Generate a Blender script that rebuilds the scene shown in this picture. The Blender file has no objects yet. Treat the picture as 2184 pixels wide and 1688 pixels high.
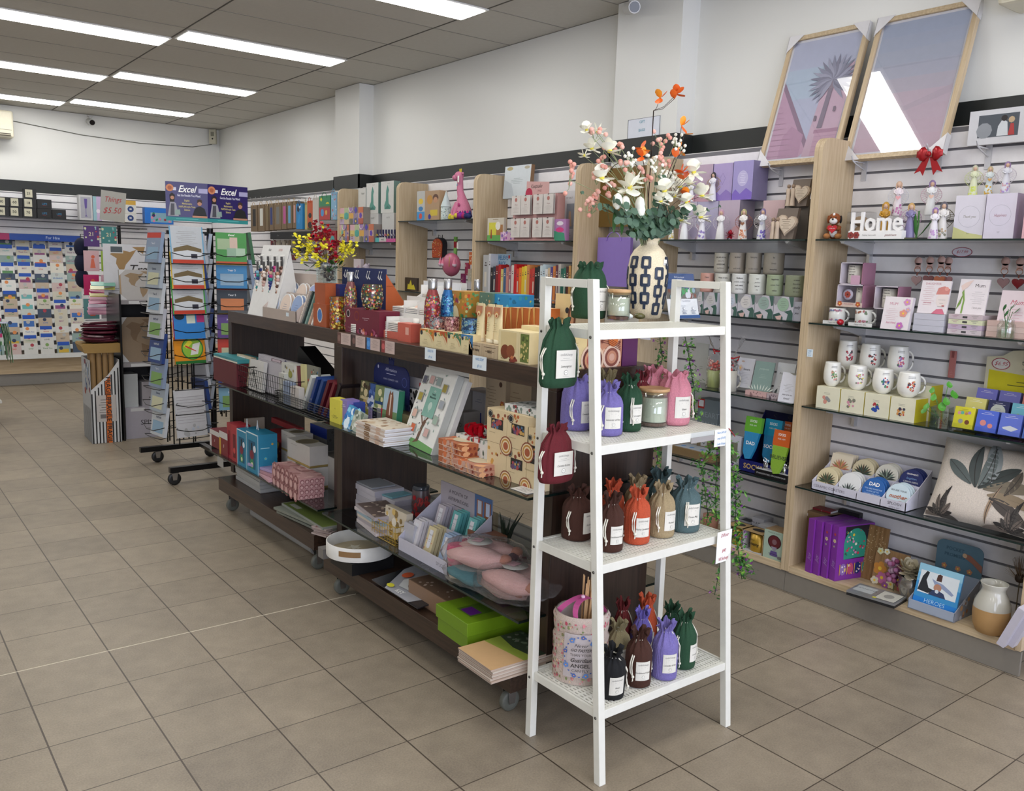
import bpy, math, random
from mathutils import Vector, Matrix, Euler
from math import cos,sin,pi
MT,MR,RR=Matrix.Translation,Matrix.Rotation,random.Random
SC=bpy.context.scene;COL=SC.collection
R=math.radians
# ---- camera (2184x1688 frame) ----
F,YAW,PIT,ROL=1842.75,0.66166,-0.152152,0.0316117
CP=Vector((-1.0197,-3.3675,1.5074))
cy,sy=cos(YAW),sin(YAW)
fw=Vector((sy*cos(PIT),cy*cos(PIT),sin(PIT)));rt0=Vector((cy,-sy,0));up0=rt0.cross(fw)
rt=cos(ROL)*rt0+sin(ROL)*up0;up=-sin(ROL)*rt0+cos(ROL)*up0
cd=bpy.data.cameras.new('camera');cam=bpy.data.objects.new('camera',cd);COL.objects.link(cam)
cam.matrix_world=Matrix(((rt.x,up.x,-fw.x,CP.x),(rt.y,up.y,-fw.y,CP.y),(rt.z,up.z,-fw.z,CP.z),(0,0,0,1)))
cd.sensor_fit='HORIZONTAL';cd.sensor_width=36;cd.lens=F/2184*36;cd.clip_start=.05
SC.camera=cam
# ---- light and exposure ----
vs=SC.view_settings;vs.view_transform='Standard';vs.look='None';vs.gamma=1;vs.use_curve_mapping=False
vs.exposure=-0.14
W=bpy.data.worlds.new('world');SC.world=W;W.use_nodes=True
bgn=W.node_tree.nodes['Background'];bgn.inputs[0].default_value=(.8,.87,1,1);bgn.inputs[1].default_value=1.2
LAMP=13.5      # ceiling diffuser emission
DAY=42        # daylight entering through each shopfront window (W)
for k,(wx,ww,wz,wh) in enumerate(((-2.2,2.2,1.55,2.3),(.95,2.6,1.55,2.3))):
  ld=bpy.data.lights.new('shopfront_daylight','AREA');ld.shape='RECTANGLE';ld.size=ww;ld.size_y=wh;ld.energy=DAY*ww;ld.color=(.76,.81,1)
  lo=bpy.data.objects.new('shopfront_daylight',ld);COL.objects.link(lo);lo.location=(wx,-5.88,wz);lo.rotation_euler=(R(90),0,0)
# ---- measuring helpers: a pixel of the photograph -> a point on a real plane ----
def ray(x,y): return rt*((x-1092)/F)-up*((y-844)/F)+fw
def onz(x,y,z=0): d=ray(x,y);return CP+d*((z-CP.z)/d.z)
def onx(x,y,X): d=ray(x,y);return CP+d*((X-CP.x)/d.x)
def ony(x,y,Y): d=ray(x,y);return CP+d*((Y-CP.y)/d.y)
def yat(px,X,z):
  n=rt-fw*((px-1092)/F);return CP.y-((X-CP.x)*n.x+(z-CP.z)*n.z)/n.y
def xat(px,Y,z):
  n=rt-fw*((px-1092)/F);return CP.x-((Y-CP.y)*n.y+(z-CP.z)*n.z)/n.x
def zup(P,py):
  n=up+fw*((py-844)/F);return CP.z-((P[0]-CP.x)*n.x+(P[1]-CP.y)*n.y)/n.z
class V:   # a view window of the photograph used for reading coordinates
  def __init__(s,ox,oy,k): s.o=(ox,oy,k)
  def __call__(s,x,y): return (s.o[0]+x*s.o[2],s.o[1]+y*s.o[2])
K4=.256410
A1=V(0,350,K4);A2=V(0,650,K4);A3=V(440,380,K4);A4=V(440,700,K4);A5=V(840,340,K4);A6=V(680,700,K4);A7=V(660,1020,.2725)
B1=V(1050,150,.33776);B2=V(1050,680,.33175);B3=V(1080,1180,.30091);B4=V(1400,330,.21327);B5=V(1400,670,.21327)
B6=V(1724,330,.21915);B7=V(1700,680,.23702);B8=V(1690,1040,.23693)
# ---- materials ----
def lin(c): return c/12.92 if c<=.04045 else ((c+.055)/1.055)**2.4
def hexc(h): return tuple(lin(int(h[i:i+2],16)/255) for i in (0,2,4))+(1,)
_M={}
def nodes(name):
  m=bpy.data.materials.new(name);m.use_nodes=True;return m,m.node_tree.nodes,m.node_tree.links,m.node_tree.nodes['Principled BSDF']
def C(h,rough=.55,metal=0,kind=''):
  "procedural surface: base colour with a slight noise variation in tone and gloss"
  k=(h,rough,metal,kind)
  if k in _M: return _M[k]
  m,N,L,b=nodes('surface_'+h+kind);c=hexc(h)
  t=N.new('ShaderNodeTexNoise');t.inputs['Scale'].default_value={'':35,'cloth':260,'foil':18,'glit':700}.get(kind,35);t.inputs['Detail'].default_value=3
  tc=N.new('ShaderNodeTexCoord');L.new(tc.outputs['Object'],t.inputs['Vector'])
  mx=N.new('ShaderNodeMix');mx.data_type='RGBA';v={'':.05,'cloth':.28,'foil':.12,'glit':.75}.get(kind,.05)
  mx.inputs[6].default_value=tuple(x*(1-v) for x in c[:3])+(1,);mx.inputs[7].default_value=tuple(min(1,x*(1+v)+(.25*v*x)) for x in c[:3])+(1,)
  L.new(t.outputs['Fac'],mx.inputs[0]);L.new(mx.outputs[2],b.inputs['Base Color'])
  b.inputs['Roughness'].default_value=rough;b.inputs['Metallic'].default_value=metal
  if kind=='cloth':
    w=N.new('ShaderNodeTexWave');w.inputs['Scale'].default_value=180;w.inputs['Distortion'].default_value=2;L.new(tc.outputs['Object'],w.inputs['Vector'])
    bp=N.new('ShaderNodeBump');bp.inputs['Strength'].default_value=.35;bp.inputs['Distance'].default_value=.002;L.new(w.outputs['Fac'],bp.inputs['Height']);L.new(bp.outputs[0],b.inputs['Normal'])
  _M[k]=m;return m
def glassm(name,tint=(.93,.97,.95),rough=.02,fac=.12,alpha=None):
  "thin sheet glass / clear film: mostly see-through with a fresnel mirror"
  if name in _M: return _M[name]
  m,N,L,b=nodes(name);o=N['Material Output']
  tr=N.new('ShaderNodeBsdfTransparent');tr.inputs[0].default_value=tint+(1,)
  gl=N.new('ShaderNodeBsdfGlossy');gl.inputs['Roughness'].default_value=rough
  lw=N.new('ShaderNodeLayerWeight');lw.inputs[0].default_value=.5;fr=N.new('ShaderNodeMath');fr.operation='POWER';fr.inputs[1].default_value=4;L.new(lw.outputs['Facing'],fr.inputs[0])
  ad=N.new('ShaderNodeMath');ad.operation='ADD';ad.use_clamp=True;ad.inputs[1].default_value=fac;L.new(fr.outputs[0],ad.inputs[0])
  if rough>.1:
    nt=N.new('ShaderNodeTexNoise');nt.inputs['Scale'].default_value=45;bp=N.new('ShaderNodeBump');bp.inputs['Strength'].default_value=1;bp.inputs['Distance'].default_value=.01;L.new(nt.outputs[0],bp.inputs['Height']);L.new(bp.outputs[0],gl.inputs['Normal'])
  mx=N.new('ShaderNodeMixShader');L.new(ad.outputs[0],mx.inputs[0]);L.new(tr.outputs[0],mx.inputs[1]);L.new(gl.outputs[0],mx.inputs[2]);L.new(mx.outputs[0],o.inputs[0])
  _M[name]=m;return m
GLASS=glassm('clear_glass');SHELFG=glassm('smoked_shelf_glass',(.5,.54,.55),.03,.05);EDGEG=C('1c2a26',.15);FILM=glassm('cellophane',(.96,.96,.97),.14,.1);ACRY=glassm('acrylic',(.95,.96,.97),.05,.03)
def wood(name,c1,c2,rough=.45,axis=2,scale=1.0):
  if name in _M: return _M[name]
  m,N,L,b=nodes(name);tc=N.new('ShaderNodeTexCoord');mp=N.new('ShaderNodeMapping');s=[30*scale]*3;s[axis]=1.6*scale;mp.inputs['Scale'].default_value=s
  L.new(tc.outputs['Object'],mp.inputs[0]);t=N.new('ShaderNodeTexNoise');t.inputs['Scale'].default_value=3;t.inputs['Detail'].default_value=5;t.inputs['Distortion'].default_value=.4;L.new(mp.outputs[0],t.inputs['Vector'])
  r=N.new('ShaderNodeValToRGB');r.color_ramp.elements[0].position=.35;r.color_ramp.elements[1].position=.68;r.color_ramp.elements[0].color=hexc(c1);r.color_ramp.elements[1].color=hexc(c2)
  L.new(t.outputs['Fac'],r.inputs[0]);L.new(r.outputs[0],b.inputs['Base Color']);b.inputs['Roughness'].default_value=rough;_M[name]=m;return m
def rip(k): return ['top','second','third','fourth','fifth','sixth','seventh','eighth','ninth','tenth','eleventh','twelfth','thirteenth','fourteenth'][k]
OAK=wood('oak_laminate','b39d7d','c4b091',.5,2);OAKH=wood('oak_laminate_flat','b39d7d','c8b595',.5,1)
WEN=wood('wenge_laminate','251912','382820',.33,2);WENH=wood('wenge_laminate_flat','2e2018','463428',.3,1)
def emis(name,col,s):
  m,N,L,b=nodes(name);e=N.new('ShaderNodeEmission');e.inputs[0].default_value=col;e.inputs[1].default_value=s;L.new(e.outputs[0],N['Material Output'].inputs[0]);return m
WHITE=C('f2f1ec',.5);PAPER=C('f4f3ef',.6);BLACK=C('141414',.35);BLKW=C('0c0c0e',.3,.3);STEEL=C('b8b8ba',.25,1);CHROME=C('d8d8da',.12,1)
# ---- mesh builder ----
def T(x=0,y=0,z=0,rz=0,rx=0,ry=0,s=1):
  return MT((x,y,z))@Euler((R(rx),R(ry),R(rz))).to_matrix().to_4x4()@Matrix.Scale(s,4)
_TX={}
def textgeo(s,bold=False,it=False):
  k=(s,bold,it)
  if k not in _TX:
    c=bpy.data.curves.new('t','FONT');c.body=s;c.size=1;c.align_x='CENTER';c.align_y='CENTER';c.resolution_u=2
    if bold: c.offset=.018
    if it: c.shear=.35
    o=bpy.data.objects.new('t',c);me=o.to_mesh();_TX[k]=([v.co.copy() for v in me.vertices],[tuple(p.vertices) for p in me.polygons]);o.to_mesh_clear();bpy.data.objects.remove(o);bpy.data.curves.remove(c)
  return _TX[k]
class MB:
  def __init__(s): s.v=[];s.f=[];s.mi=[];s.sm=[];s.ms=[];s.M=Matrix()
  def mat(s,m):
    if isinstance(m,str): m=C(m)
    if m not in s.ms: s.ms.append(m)
    return s.ms.index(m)
  def add(s,vs,fs,m,sm=False):
    n=len(s.v);M=s.M;s.v+= [tuple(M@Vector(p)) for p in vs];i=s.mat(m)
    for f in fs: s.f.append(tuple(a+n for a in f));s.mi.append(i);s.sm.append(sm)
    return s
  def box(s,x0,x1,y0,y1,z0,z1,m,M=None):
    vs=[(x,y,z) for z in (z0,z1) for y in (y0,y1) for x in (x0,x1)]
    if M: vs=[M@Vector(p) for p in vs]
    return s.add(vs,[(0,2,3,1),(4,5,7,6),(0,1,5,4),(2,6,7,3),(1,3,7,5),(0,4,6,2)],m)
  def ring(s,rings,m,sm=True,cap=(True,True)):
    n=len(rings[0]);vs=[p for r in rings for p in r];fs=[]
    for k in range(len(rings)-1):
      for i in range(n): j=(i+1)%n;fs.append((k*n+i,k*n+j,(k+1)*n+j,(k+1)*n+i))
    s.add(vs,fs,m,sm)
    if cap[0]: s.add(rings[0],[tuple(range(n))[::-1]],m)
    if cap[1]: s.add(rings[-1],[tuple(range(n))],m)
    return s
  def lathe(s,prof,m,n=20,sx=1,sy=1,c=(0,0,0),cap=(True,True),sm=True):
    return s.ring([[(c[0]+r*sx*cos(2*pi*i/n),c[1]+r*sy*sin(2*pi*i/n),c[2]+z) for i in range(n)] for r,z in prof],m,sm,cap)
  def tube(s,pts,r,m,n=6,r1=None,cap=(True,True)):
    pts=[Vector(p) for p in pts];rs=[];prev=None
    for k,p in enumerate(pts):
      d=(pts[min(k+1,len(pts)-1)]-pts[max(k-1,0)]).normalized()
      a=prev if prev else (Vector((0,0,1)) if abs(d.z)<.9 else Vector((1,0,0)))
      u=d.cross(a);u=u.normalized() if u.length>1e-6 else d.orthogonal().normalized();w=d.cross(u).normalized();prev=w.cross(d) if False else a
      q=r if r1 is None else r+(r1-r)*k/(len(pts)-1)
      rs.append([tuple(p+(u*cos(2*pi*i/n)-w*sin(2*pi*i/n))*q) for i in range(n)])
    return s.ring(rs,m,n>4,cap)
  def sph(s,c,r,m,n=10,sx=1,sy=1,sz=1):
    k=max(4,n//2+1);return s.lathe([(r*sin(pi*i/k)+1e-5,-r*sz*cos(pi*i/k)) for i in range(k+1)],m,n,sx,sy,c,(False,False))
  def prism(s,pts,d,m,M=None):
    "pts in local x,z ;extruded from y=0 to y=d"
    n=len(pts);a=[(x,0,z) for x,z in pts];b=[(x,d,z) for x,z in pts];vs=a+b
    if M: vs=[M@Vector(p) for p in vs]
    return s.add(vs,[tuple(range(n)),tuple(range(n,2*n))[::-1]]+[(i,i+n,(i+1)%n+n,(i+1)%n) for i in range(n)],m)
  def build(s,name,parent=None,loc=(0,0,0),rot=(0,0,0),bevel=0,sub=0,label=None):
    me=bpy.data.meshes.new(name);me.from_pydata(s.v,[],s.f)
    for m in s.ms: me.materials.append(m)
    me.polygons.foreach_set('material_index',s.mi);me.polygons.foreach_set('use_smooth',s.sm);me.update()
    o=bpy.data.objects.new(name,me);COL.objects.link(o);o.location=loc;o.rotation_euler=rot
    if parent: o.parent=parent
    if bevel:
      b=o.modifiers.new('bevel','BEVEL');b.width=bevel;b.segments=2;b.limit_method='ANGLE';b.angle_limit=R(40)
    if sub: q=o.modifiers.new('sub','SUBSURF');q.levels=sub;q.render_levels=sub
    if label: o['label']=label
    return o
class Face:
  "flat print on a surface: o lower-left, u right (length w), v up (length h)"
  def __init__(s,mb,o,u,v,w,h,e=.0004):
    s.b=mb;s.o=Vector(o);s.u=Vector(u);s.v=Vector(v);s.w=w;s.h=h;s.n=s.u.cross(s.v).normalized();s.k=1;s.e=e
  def P(s,x,y): return s.o+s.u*(x*s.w)+s.v*(y*s.h)+s.n*(s.e*s.k)
  def poly(s,pts,m): s.b.add([s.P(*p) for p in pts],[tuple(range(len(pts)))],m);s.k+=.35;return s
  def rect(s,x0,y0,x1,y1,m): return s.poly([(x0,y0),(x1,y0),(x1,y1),(x0,y1)],m)
  def disc(s,x,y,r,m,n=16,ry=None,a=0):
    "r relative to width;true circle unless ry given"
    q=(r*s.w/s.h) if ry is None else ry
    return s.poly([(x+r*cos(2*pi*i/n)*cos(a)-q*s.h/s.w*sin(2*pi*i/n)*sin(a),y+(r*s.w/s.h)*cos(2*pi*i/n)*sin(a)+q*sin(2*pi*i/n)*cos(a)) for i in range(n)],m)
  def ringd(s,x,y,r,t,m,bg): s.disc(x,y,r,m,20);return s.disc(x,y,r-t,bg,20)
  def text(s,x,y,size,t,m,bold=False,it=False,sx=1,rot=0):
    vs,fs=textgeo(t,bold,it);k=size*s.h;c,q=cos(R(rot)),sin(R(rot))
    s.b.add([s.o+s.u*(x*s.w+k*sx*(p.x*c-p.y*q))+s.v*(y*s.h+k*(p.x*q+p.y*c))+s.n*(s.e*s.k) for p in vs],fs,m);s.k+=.35;return s
  def lines(s,x,y,w,n,gap,m,th=.012,c=True):
    for i in range(n):
      q=w*(.75+.25*sin(i*2.3+w*9));a=x-q/2 if c else x
      s.rect(a,y-i*gap,a+q,y-i*gap+th,m);s.k-=.35
    s.k+=.35;return s
  def flower(s,x,y,r,m,cm='e8c040',n=5):
    for i in range(n): a=2*pi*i/n+x*7;s.disc(x+r*.6*cos(a),y+r*.6*sin(a)*s.w/s.h,r*.48,m,8)
    return s.disc(x,y,r*.3,cm,8)
  def leaf(s,x,y,l,wd,a,m):
    c,q=cos(R(a)),sin(R(a));return s.poly([(x+(t*l*c-o*wd*q),y+(t*l*q+o*wd*c)*s.w/s.h) for t,o in ((0,0),(.3,-.5),(.65,-.45),(1,0),(.65,.45),(.3,.5))],m)
  def spots(s,n,r,cols,seed=1,x0=.05,y0=.05,x1=.95,y1=.95):
    g=RR(seed)
    for i in range(n): s.disc(g.uniform(x0,x1),g.uniform(y0,y1),r*g.uniform(.5,1.2),g.choice(cols),7);s.k-=.3
    s.k+=1;return s
def draw(f,ops):
  for o in ops:
    k=o[0]
    if k=='r': f.rect(*o[1:])
    elif k=='d': f.disc(*o[1:])
    elif k=='o': f.ringd(*o[1:])
    elif k=='t': f.text(*o[1:])
    elif k=='l': f.lines(*o[1:])
    elif k=='f': f.flower(*o[1:])
    elif k=='s': f.spots(*o[1:])
    elif k=='L': f.leaf(*o[1:])
    elif k=='p': f.poly(*o[1:])
def frontF(b,w,h,y=0,z=0): return Face(b,(-w/2,y,z),(1,0,0),(0,0,1),w,h)
def sideF(b,w,d,h,left=False,z=0):
  return Face(b,(-w/2,d,z),(0,-1,0),(0,0,1),d,h) if left else Face(b,(w/2,0,z),(0,1,0),(0,0,1),d,h)
def topF(b,w,d,h): return Face(b,(-w/2,0,h),(1,0,0),(0,1,0),w,d)
# ---- scene graph helpers ----
def tagit(o,label,cat,group=None):
  o['label']=label;o['category']=cat
  if group: o['group']=group
  return o
def thing(name,label,cat,loc=(0,0,0),rz=0,group=None,rx=0):
  o=bpy.data.objects.new(name,None);COL.objects.link(o);o.empty_display_size=.05
  o.location=loc;o.rotation_euler=(R(rx),0,R(rz));return tagit(o,label,cat,group)
def put(mb,name,label,cat,loc=(0,0,0),rz=0,group=None,rx=0,bevel=0,sub=0,ry=0):
  o=mb.build(name,None,loc,(R(rx),R(ry),R(rz)),bevel,sub);return tagit(o,label,cat,group)
def struct(mb,name,**k): o=mb.build(name,**k);o['kind']='structure';return o
def dup(o,parent=None):
  c=o.copy();COL.objects.link(c)
  if parent: c.parent=parent
  for ch in list(o.children): dup(ch,c)
  return c
WF=-90   # faces the left aisle (-X): shelves of the right wall and the gondolas' aisle side
def spanW(x0,x1,X,z):
  a,b=yat(x0,X,z),yat(x1,X,z);return (a+b)/2,abs(a-b)
def spanS(x0,x1,Y,z):
  a,b=xat(x0,Y,z),xat(x1,Y,z);return (a+b)/2,abs(a-b)
# ================= room shell =================
XW,YB,ZC=2.83,7.66,3.02
XL,YF=-4.2,-5.9
def wallmat():
  m,N,L,b=nodes('white_wall_paint');t=N.new('ShaderNodeTexNoise');t.inputs['Scale'].default_value=1.3;r=N.new('ShaderNodeValToRGB')
  r.color_ramp.elements[0].color=hexc('d6d6d2');r.color_ramp.elements[1].color=hexc('e2e2de');L.new(t.outputs[0],r.inputs[0]);L.new(r.outputs[0],b.inputs['Base Color']);b.inputs['Roughness'].default_value=.38;return m
WALL=wallmat()
def tilemat():
  m,N,L,b=nodes('beige_floor_tile');g=N.new('ShaderNodeNewGeometry');sep=N.new('ShaderNodeSeparateXYZ');L.new(g.outputs['Position'],sep.inputs[0])
  def mth(op,a,c=None,cl=False):
    n=N.new('ShaderNodeMath');n.operation=op;n.use_clamp=cl
    for i,q in enumerate((a,c)):
      if q is None: continue
      if isinstance(q,(int,float)): n.inputs[i].default_value=q
      else: L.new(q,n.inputs[i])
    return n.outputs[0]
  TX,TY=.305,.305*.97004
  def grid(o,t,w):
    a=mth('DIVIDE',o,t);fr=mth('FRACT',mth('ADD',a,100));d=mth('MINIMUM',fr,mth('SUBTRACT',1,fr));return mth('LESS_THAN',d,w/t/2),mth('FLOOR',mth('ADD',a,100))
  gx,ix=grid(sep.outputs[0],TX,.0052);gy,iy=grid(sep.outputs[1],TY,.0038)
  gm=mth('MAXIMUM',gx,gy)
  cb=N.new('ShaderNodeCombineXYZ');L.new(ix,cb.inputs[0]);L.new(iy,cb.inputs[1]);wn=N.new('ShaderNodeTexWhiteNoise');L.new(cb.outputs[0],wn.inputs['Vector'])
  n1=N.new('ShaderNodeTexNoise');n1.inputs['Scale'].default_value=2.2;n2=N.new('ShaderNodeTexNoise');n2.inputs['Scale'].default_value=170;n2.inputs['Detail'].default_value=4;n3=N.new('ShaderNodeTexNoise');n3.inputs['Scale'].default_value=14
  for n in (n1,n2,n3): L.new(g.outputs['Position'],n.inputs['Vector'])
  f=mth('ADD',mth('ADD',mth('MULTIPLY',n1.outputs[0],.45),mth('MULTIPLY',n2.outputs[0],.5)),mth('ADD',mth('MULTIPLY',wn.outputs[0],.14),mth('MULTIPLY',n3.outputs[0],.3)))
  r=N.new('ShaderNodeValToRGB');e=r.color_ramp.elements;e[0].position=.45;e[0].color=hexc('746a5c');e[1].position=.95;e[1].color=hexc('a0937f');L.new(f,r.inputs[0])
  mx=N.new('ShaderNodeMix');mx.data_type='RGBA';L.new(gm,mx.inputs[0]);L.new(r.outputs[0],mx.inputs[6]);mx.inputs[7].default_value=hexc('463c31');L.new(mx.outputs[2],b.inputs['Base Color'])
  b.inputs['Roughness'].default_value=.42;bp=N.new('ShaderNodeBump');bp.inputs['Strength'].default_value=.25;bp.inputs['Distance'].default_value=.003;L.new(mth('SUBTRACT',n2.outputs[0],mth('MULTIPLY',gm,1.5)),bp.inputs['Height']);L.new(bp.outputs[0],b.inputs['Normal']);return m
b=MB();b.box(XL-.1,XW+.1,YF-.1,YB+.1,-.1,0,tilemat());struct(b,'floor')
CT=C('c6c3ba',.85);CTG=C('8e8b83',.6)
b=MB();b.box(XL-.1,XW+.1,YF-.1,YB+.1,ZC+.004,ZC+.1,CT)
for x in [(.975+1.222*k) for k in range(-4,2)]: b.box(x-.0045,x+.0045,YF,YB,ZC+.001,ZC+.005,C('5a5750',.7))
for k in range(-12,12):
  y=1.125+.604*k
  if YF<y<YB: b.box(XL,XW,y-.004,y+.004,ZC+.002,ZC+.0055,CTG)
struct(b,'ceiling')
b=MB();b.box(XW,XW+.1,YF,YB,0,ZC,WALL)
for y0,y1 in ((0.0,.5),(3.7,4.17)): b.box(2.69,XW+.02,y0,y1,0,ZC-.001,WALL)
struct(b,'wall_right')
b=MB();b.box(XL,XW+.1,YB,YB+.1,0,ZC,WALL);struct(b,'wall_back')
b=MB();b.box(XL-.1,XL,YF,YB,0,ZC,WALL);struct(b,'wall_left')
b=MB();b.box(XL,XW,YF-.1,YF-.02,0,.35,WALL);b.box(XL,XW,YF-.1,YF-.02,2.75,ZC,WALL)
for x0,x1 in ((XL,-3.35),(-1.05,-.4),(2.3,XW)): b.box(x0,x1,YF-.1,YF-.02,.35,2.75,WALL)
struct(b,'wall_front')
b=MB();b.box(XL,.74,-.002,.002,0,.0008,C('cdc4ae',.5));struct(b,'trim_2')
BAND=C('1b1e1d',.45)
b=MB();
def bandseg(x,y0,y1): b.box(x-.012,x,y0,y1,2.125,2.245,BAND)
bandseg(XW,YF,0);bandseg(2.69,-.012,.512);bandseg(XW,.5,3.7);bandseg(2.69,3.688,4.182);bandseg(XW,4.17,YB)
for y in (-.012,.5,3.688,4.17): b.box(2.678,XW,y,y+.012,2.125,2.245,BAND)
b.box(2.0-6,XW,YB-.012,YB,2.1,2.235,BAND)
struct(b,'trim_1')
# slat wall (white slats on a dark backing) along the right wall and the back wall
SLAT=C('e4e2e4',.35);GRV=C('6c6b70',.5)
b=MB();b.box(2.72,XW-.001,YF+.3,YB,.0,2.13,C('dcdad8',.5));b.box(2.712,2.72,YF+.3,YB,.1,2.125,GRV)
k=-30
for k in range(-3,26):
  z1=1.960-.0737*k-.004;z0=z1-.0737+.011
  if z0>.1 and z1<2.13: b.box(2.705,2.712,YF+.3,YB,z0,z1,SLAT)
struct(b,'wall_right_slats')['kind']='structure'
b=MB();b.box(-6+2.2,2.7,YB-.05,YB-.013,0,2.11,C('dcdad8',.5));b.box(-3.8,2.7,YB-.056,YB-.05,.1,2.1,GRV)
for k in range(0,26):
  z1=2.09-.0737*k;z0=z1-.0737+.011
  if z0>.1: b.box(-3.8,2.7,YB-.062,YB-.056,z0,z1,SLAT)
struct(b,'wall_back_slats')
# ---- ceiling lights ----
DIFF=emis('light_diffuser',(1,.985,.95,1),LAMP);LFR=C('e6e6e2',.4)
ords=['nearest','second','third','fourth','fifth','far']
for ci,(x0,x1,dy,cn) in enumerate(((1.005,2.195,0,'right'),(-.245,.965,.3,'left'),(-2.7,-1.5,.0,'hidden'))):
  for k,y in enumerate((-4.3,-2.49,-.68,1.135,2.99,4.81,6.6)):
    y+=dy;n={-.68:'above the camera','x':''}.get(y,'')
    g=thing('ceiling_light',f'long white ceiling light panel, {["front-most row","row behind the shopfront","row above the camera","row nearest in view","second row in view","third row in view","row nearest the back wall"][k]}, {cn} column','light',((x0+x1)/2,y+.135,ZC),0)
    w=(x1-x0)/2
    f=MB();f.box(-w-.012,w+.012,-.147,.147,-.006,.003,LFR);f.build('frame',g)
    d=MB();d.box(-w+.005,w-.005,-.128,.128,-.011,-.0065,DIFF);d.build('diffuser',g)
# ================= right wall display bays =================
def quarter(pts,cx,cz,r,a0,a1,n=6):
  for i in range(n+1): a=R(a0+(a1-a0)*i/n);pts.append((cx+r*cos(a),cz+r*sin(a)))
def upright(name,y,parent=None,x0=2.44,x1=2.704,t=.02,h=2.1):
  p=[(x1,0.105),(x1,h)];quarter(p,x0+.06,h-.06,.06,90,180);p.append((x0,.105))
  b=MB();M=MT((0,y-t/2,0));b.prism(p,t,OAK,M);return b
def shelf(b2,x0,x1,y0,y1,z,t=.007):
  b2.box(x0+.002,x1,y0,y1,z-t,z,SHELFG);b2.box(x0,x0+.0025,y0,y1,z-t,z,EDGEG)
  b2.box(x0+.0025,x1,y0,y0+.002,z-t,z,EDGEG);b2.box(x0+.0025,x1,y1-.002,y1,z-t,z,EDGEG)
def bracket(parent,y,z,x0=2.46,x1=2.706):
  b=MB();b.prism([(x1,z-.012),(x0,z-.012),(x0,z-.018),(x0+.1,z-.035),(x1-.03,z-.06),(x1-.03,z-.1),(x1,z-.1)],.014,C('c9c9c9',.25,.6),MT((0,y-.007,0)));b.box(x0,x1,y-.012,y+.012,z-.012,z-.0075,C('c9c9c9',.25,.6));b.build('bracket',parent)
ZS=(1.655,1.284,.903,.525);ZD=.13
bays=[('rightmost display bay, Home sign bay with mugs and coasters',-2.1,-1.092,ZS),('display bay with angel figurines, ceramic pots and socks',-1.05,-.055,ZS),('display bay holding hanging gift bags on the pillar',-.01,.49,()),
('display bay with the keepsake rack and row of books',.533,1.53,(1.65,1.27,.903,.525)),('display bay with the pink giraffe and hanging toys',1.573,2.57,(1.80,.903,.525)),('display bay with teddy boxes and flower-shaded toys',2.613,3.6,(1.64,.903,.525))]
for i,(lb,y0,y1,zs) in enumerate(bays):
  g=thing('display_bay',lb,'shelving',(0,0,0));xb=2.686 if i in(2,) else 2.704
  upright('side_panel',y1+.0105,x1=xb).build('side_panel',g)
  if i!=2: upright('side_panel',y0-.0105,x1=xb).build('side_panel',g)
  b=MB();b.box(2.445,xb,y0,y1,ZD-.03,ZD,OAKH);b.build('deck',g)
  b=MB();b.box(2.45,2.465,y0-.02,y1+.02,.002,.1,C('7d776d',.6));b.build('kickboard',g)
  for z in zs:
    b=MB();shelf(b,2.43,2.70,y0+.006,y1-.006,z);b.build('glass_shelf',g)
    bracket(g,y1-.12,z);bracket(g,y0+.12,z)
b=MB();b.box(2.45,2.465,3.65,YB-.5,.002,.1,C('7d776d',.6));b.box(2.445,2.686,3.66,YB-.5,.1,.42,OAKH);put(b,'base_cabinet','oak base under the hanging gift bags by the far right corner','cabinet')
# ================= brown gondolas =================
def gondola(label,y0,y1,xf,zb,zg,gx,dx=0):
  g=thing('gondola',label,'shelving',(0,0,0));xb=xf+.46
  b=MB();b.box(xf,xb,y0,y1,1.11,1.176,WENH);b.build('top',g,bevel=.002)
  for y in (y0,y1-.05): b=MB();b.box(xf,xb,y,y+.05,zb+.0,1.11,WEN);b.build('upright',g,bevel=.0015)
  b=MB();b.box(gx,gx+.67,y0+.04,y1-.1,zb-.075,zb,WENH);b.build('base_board',g,bevel=.0015)
  for z,gy0,gy1 in zg:
    b=MB();shelf(b,gx+.0,gx+.67,gy0,gy1,z,.008);b.build('glass_shelf',g)
    for sx in (.1,.57):
      b=MB();b.tube([(gx+sx,y0+.05,z-.012),(gx+sx,y1-.05,z-.012)],.004,BLACK);b.build('shelf_rail',g)
  for (cx,cyy) in ((gx+.06,y0+.12),(gx+.61,y0+.12),(gx+.06,y1-.16),(gx+.61,y1-.16)): caster(g,cx,cyy,zb-.075)
  return g
def caster(parent,x,y,z,r=.037,wm=None,rz=0):
  h=bpy.data.objects.new('caster',None);b=MB();M=T(x,y,0,rz);b.M=M
  b.box(-.022,.022,-.03,.03,z-.004,z,STEEL)
  for s in (-.017,.015): b.prism([(-.02,z),(.02,z),(.012,r-.008),(-.012,r-.008)],.002,STEEL,MR(0,4,'Z')@MT((0,s,0)))
  o=b.build('caster',parent)
  w=MB();w.M=M@T(0,0,r)@Euler((R(90),0,0)).to_matrix().to_4x4()
  w.lathe([(r*.55,-.011),(r*.9,-.012),(r,-.008),(r,.008),(r*.9,.012),(r*.55,.011)],wm or C('5e6058',.5),16);w.lathe([(.008,-.014),(.008,.014)],STEEL,8);w.build('wheel',o)
  return o
GB=gondola('brown wheeled gondola nearest the white metal rack, loaded with boxed gifts',-1.33,.2,.745,.185,((.785,-1.345,.115),(.37,-1.32,.115)),.63)
GA=gondola('brown wheeled gondola behind, beside the black wire book spinners',.27,1.72,.79,.2,((.765,.27,1.6),(.335,.27,1.78)),.68)
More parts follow.
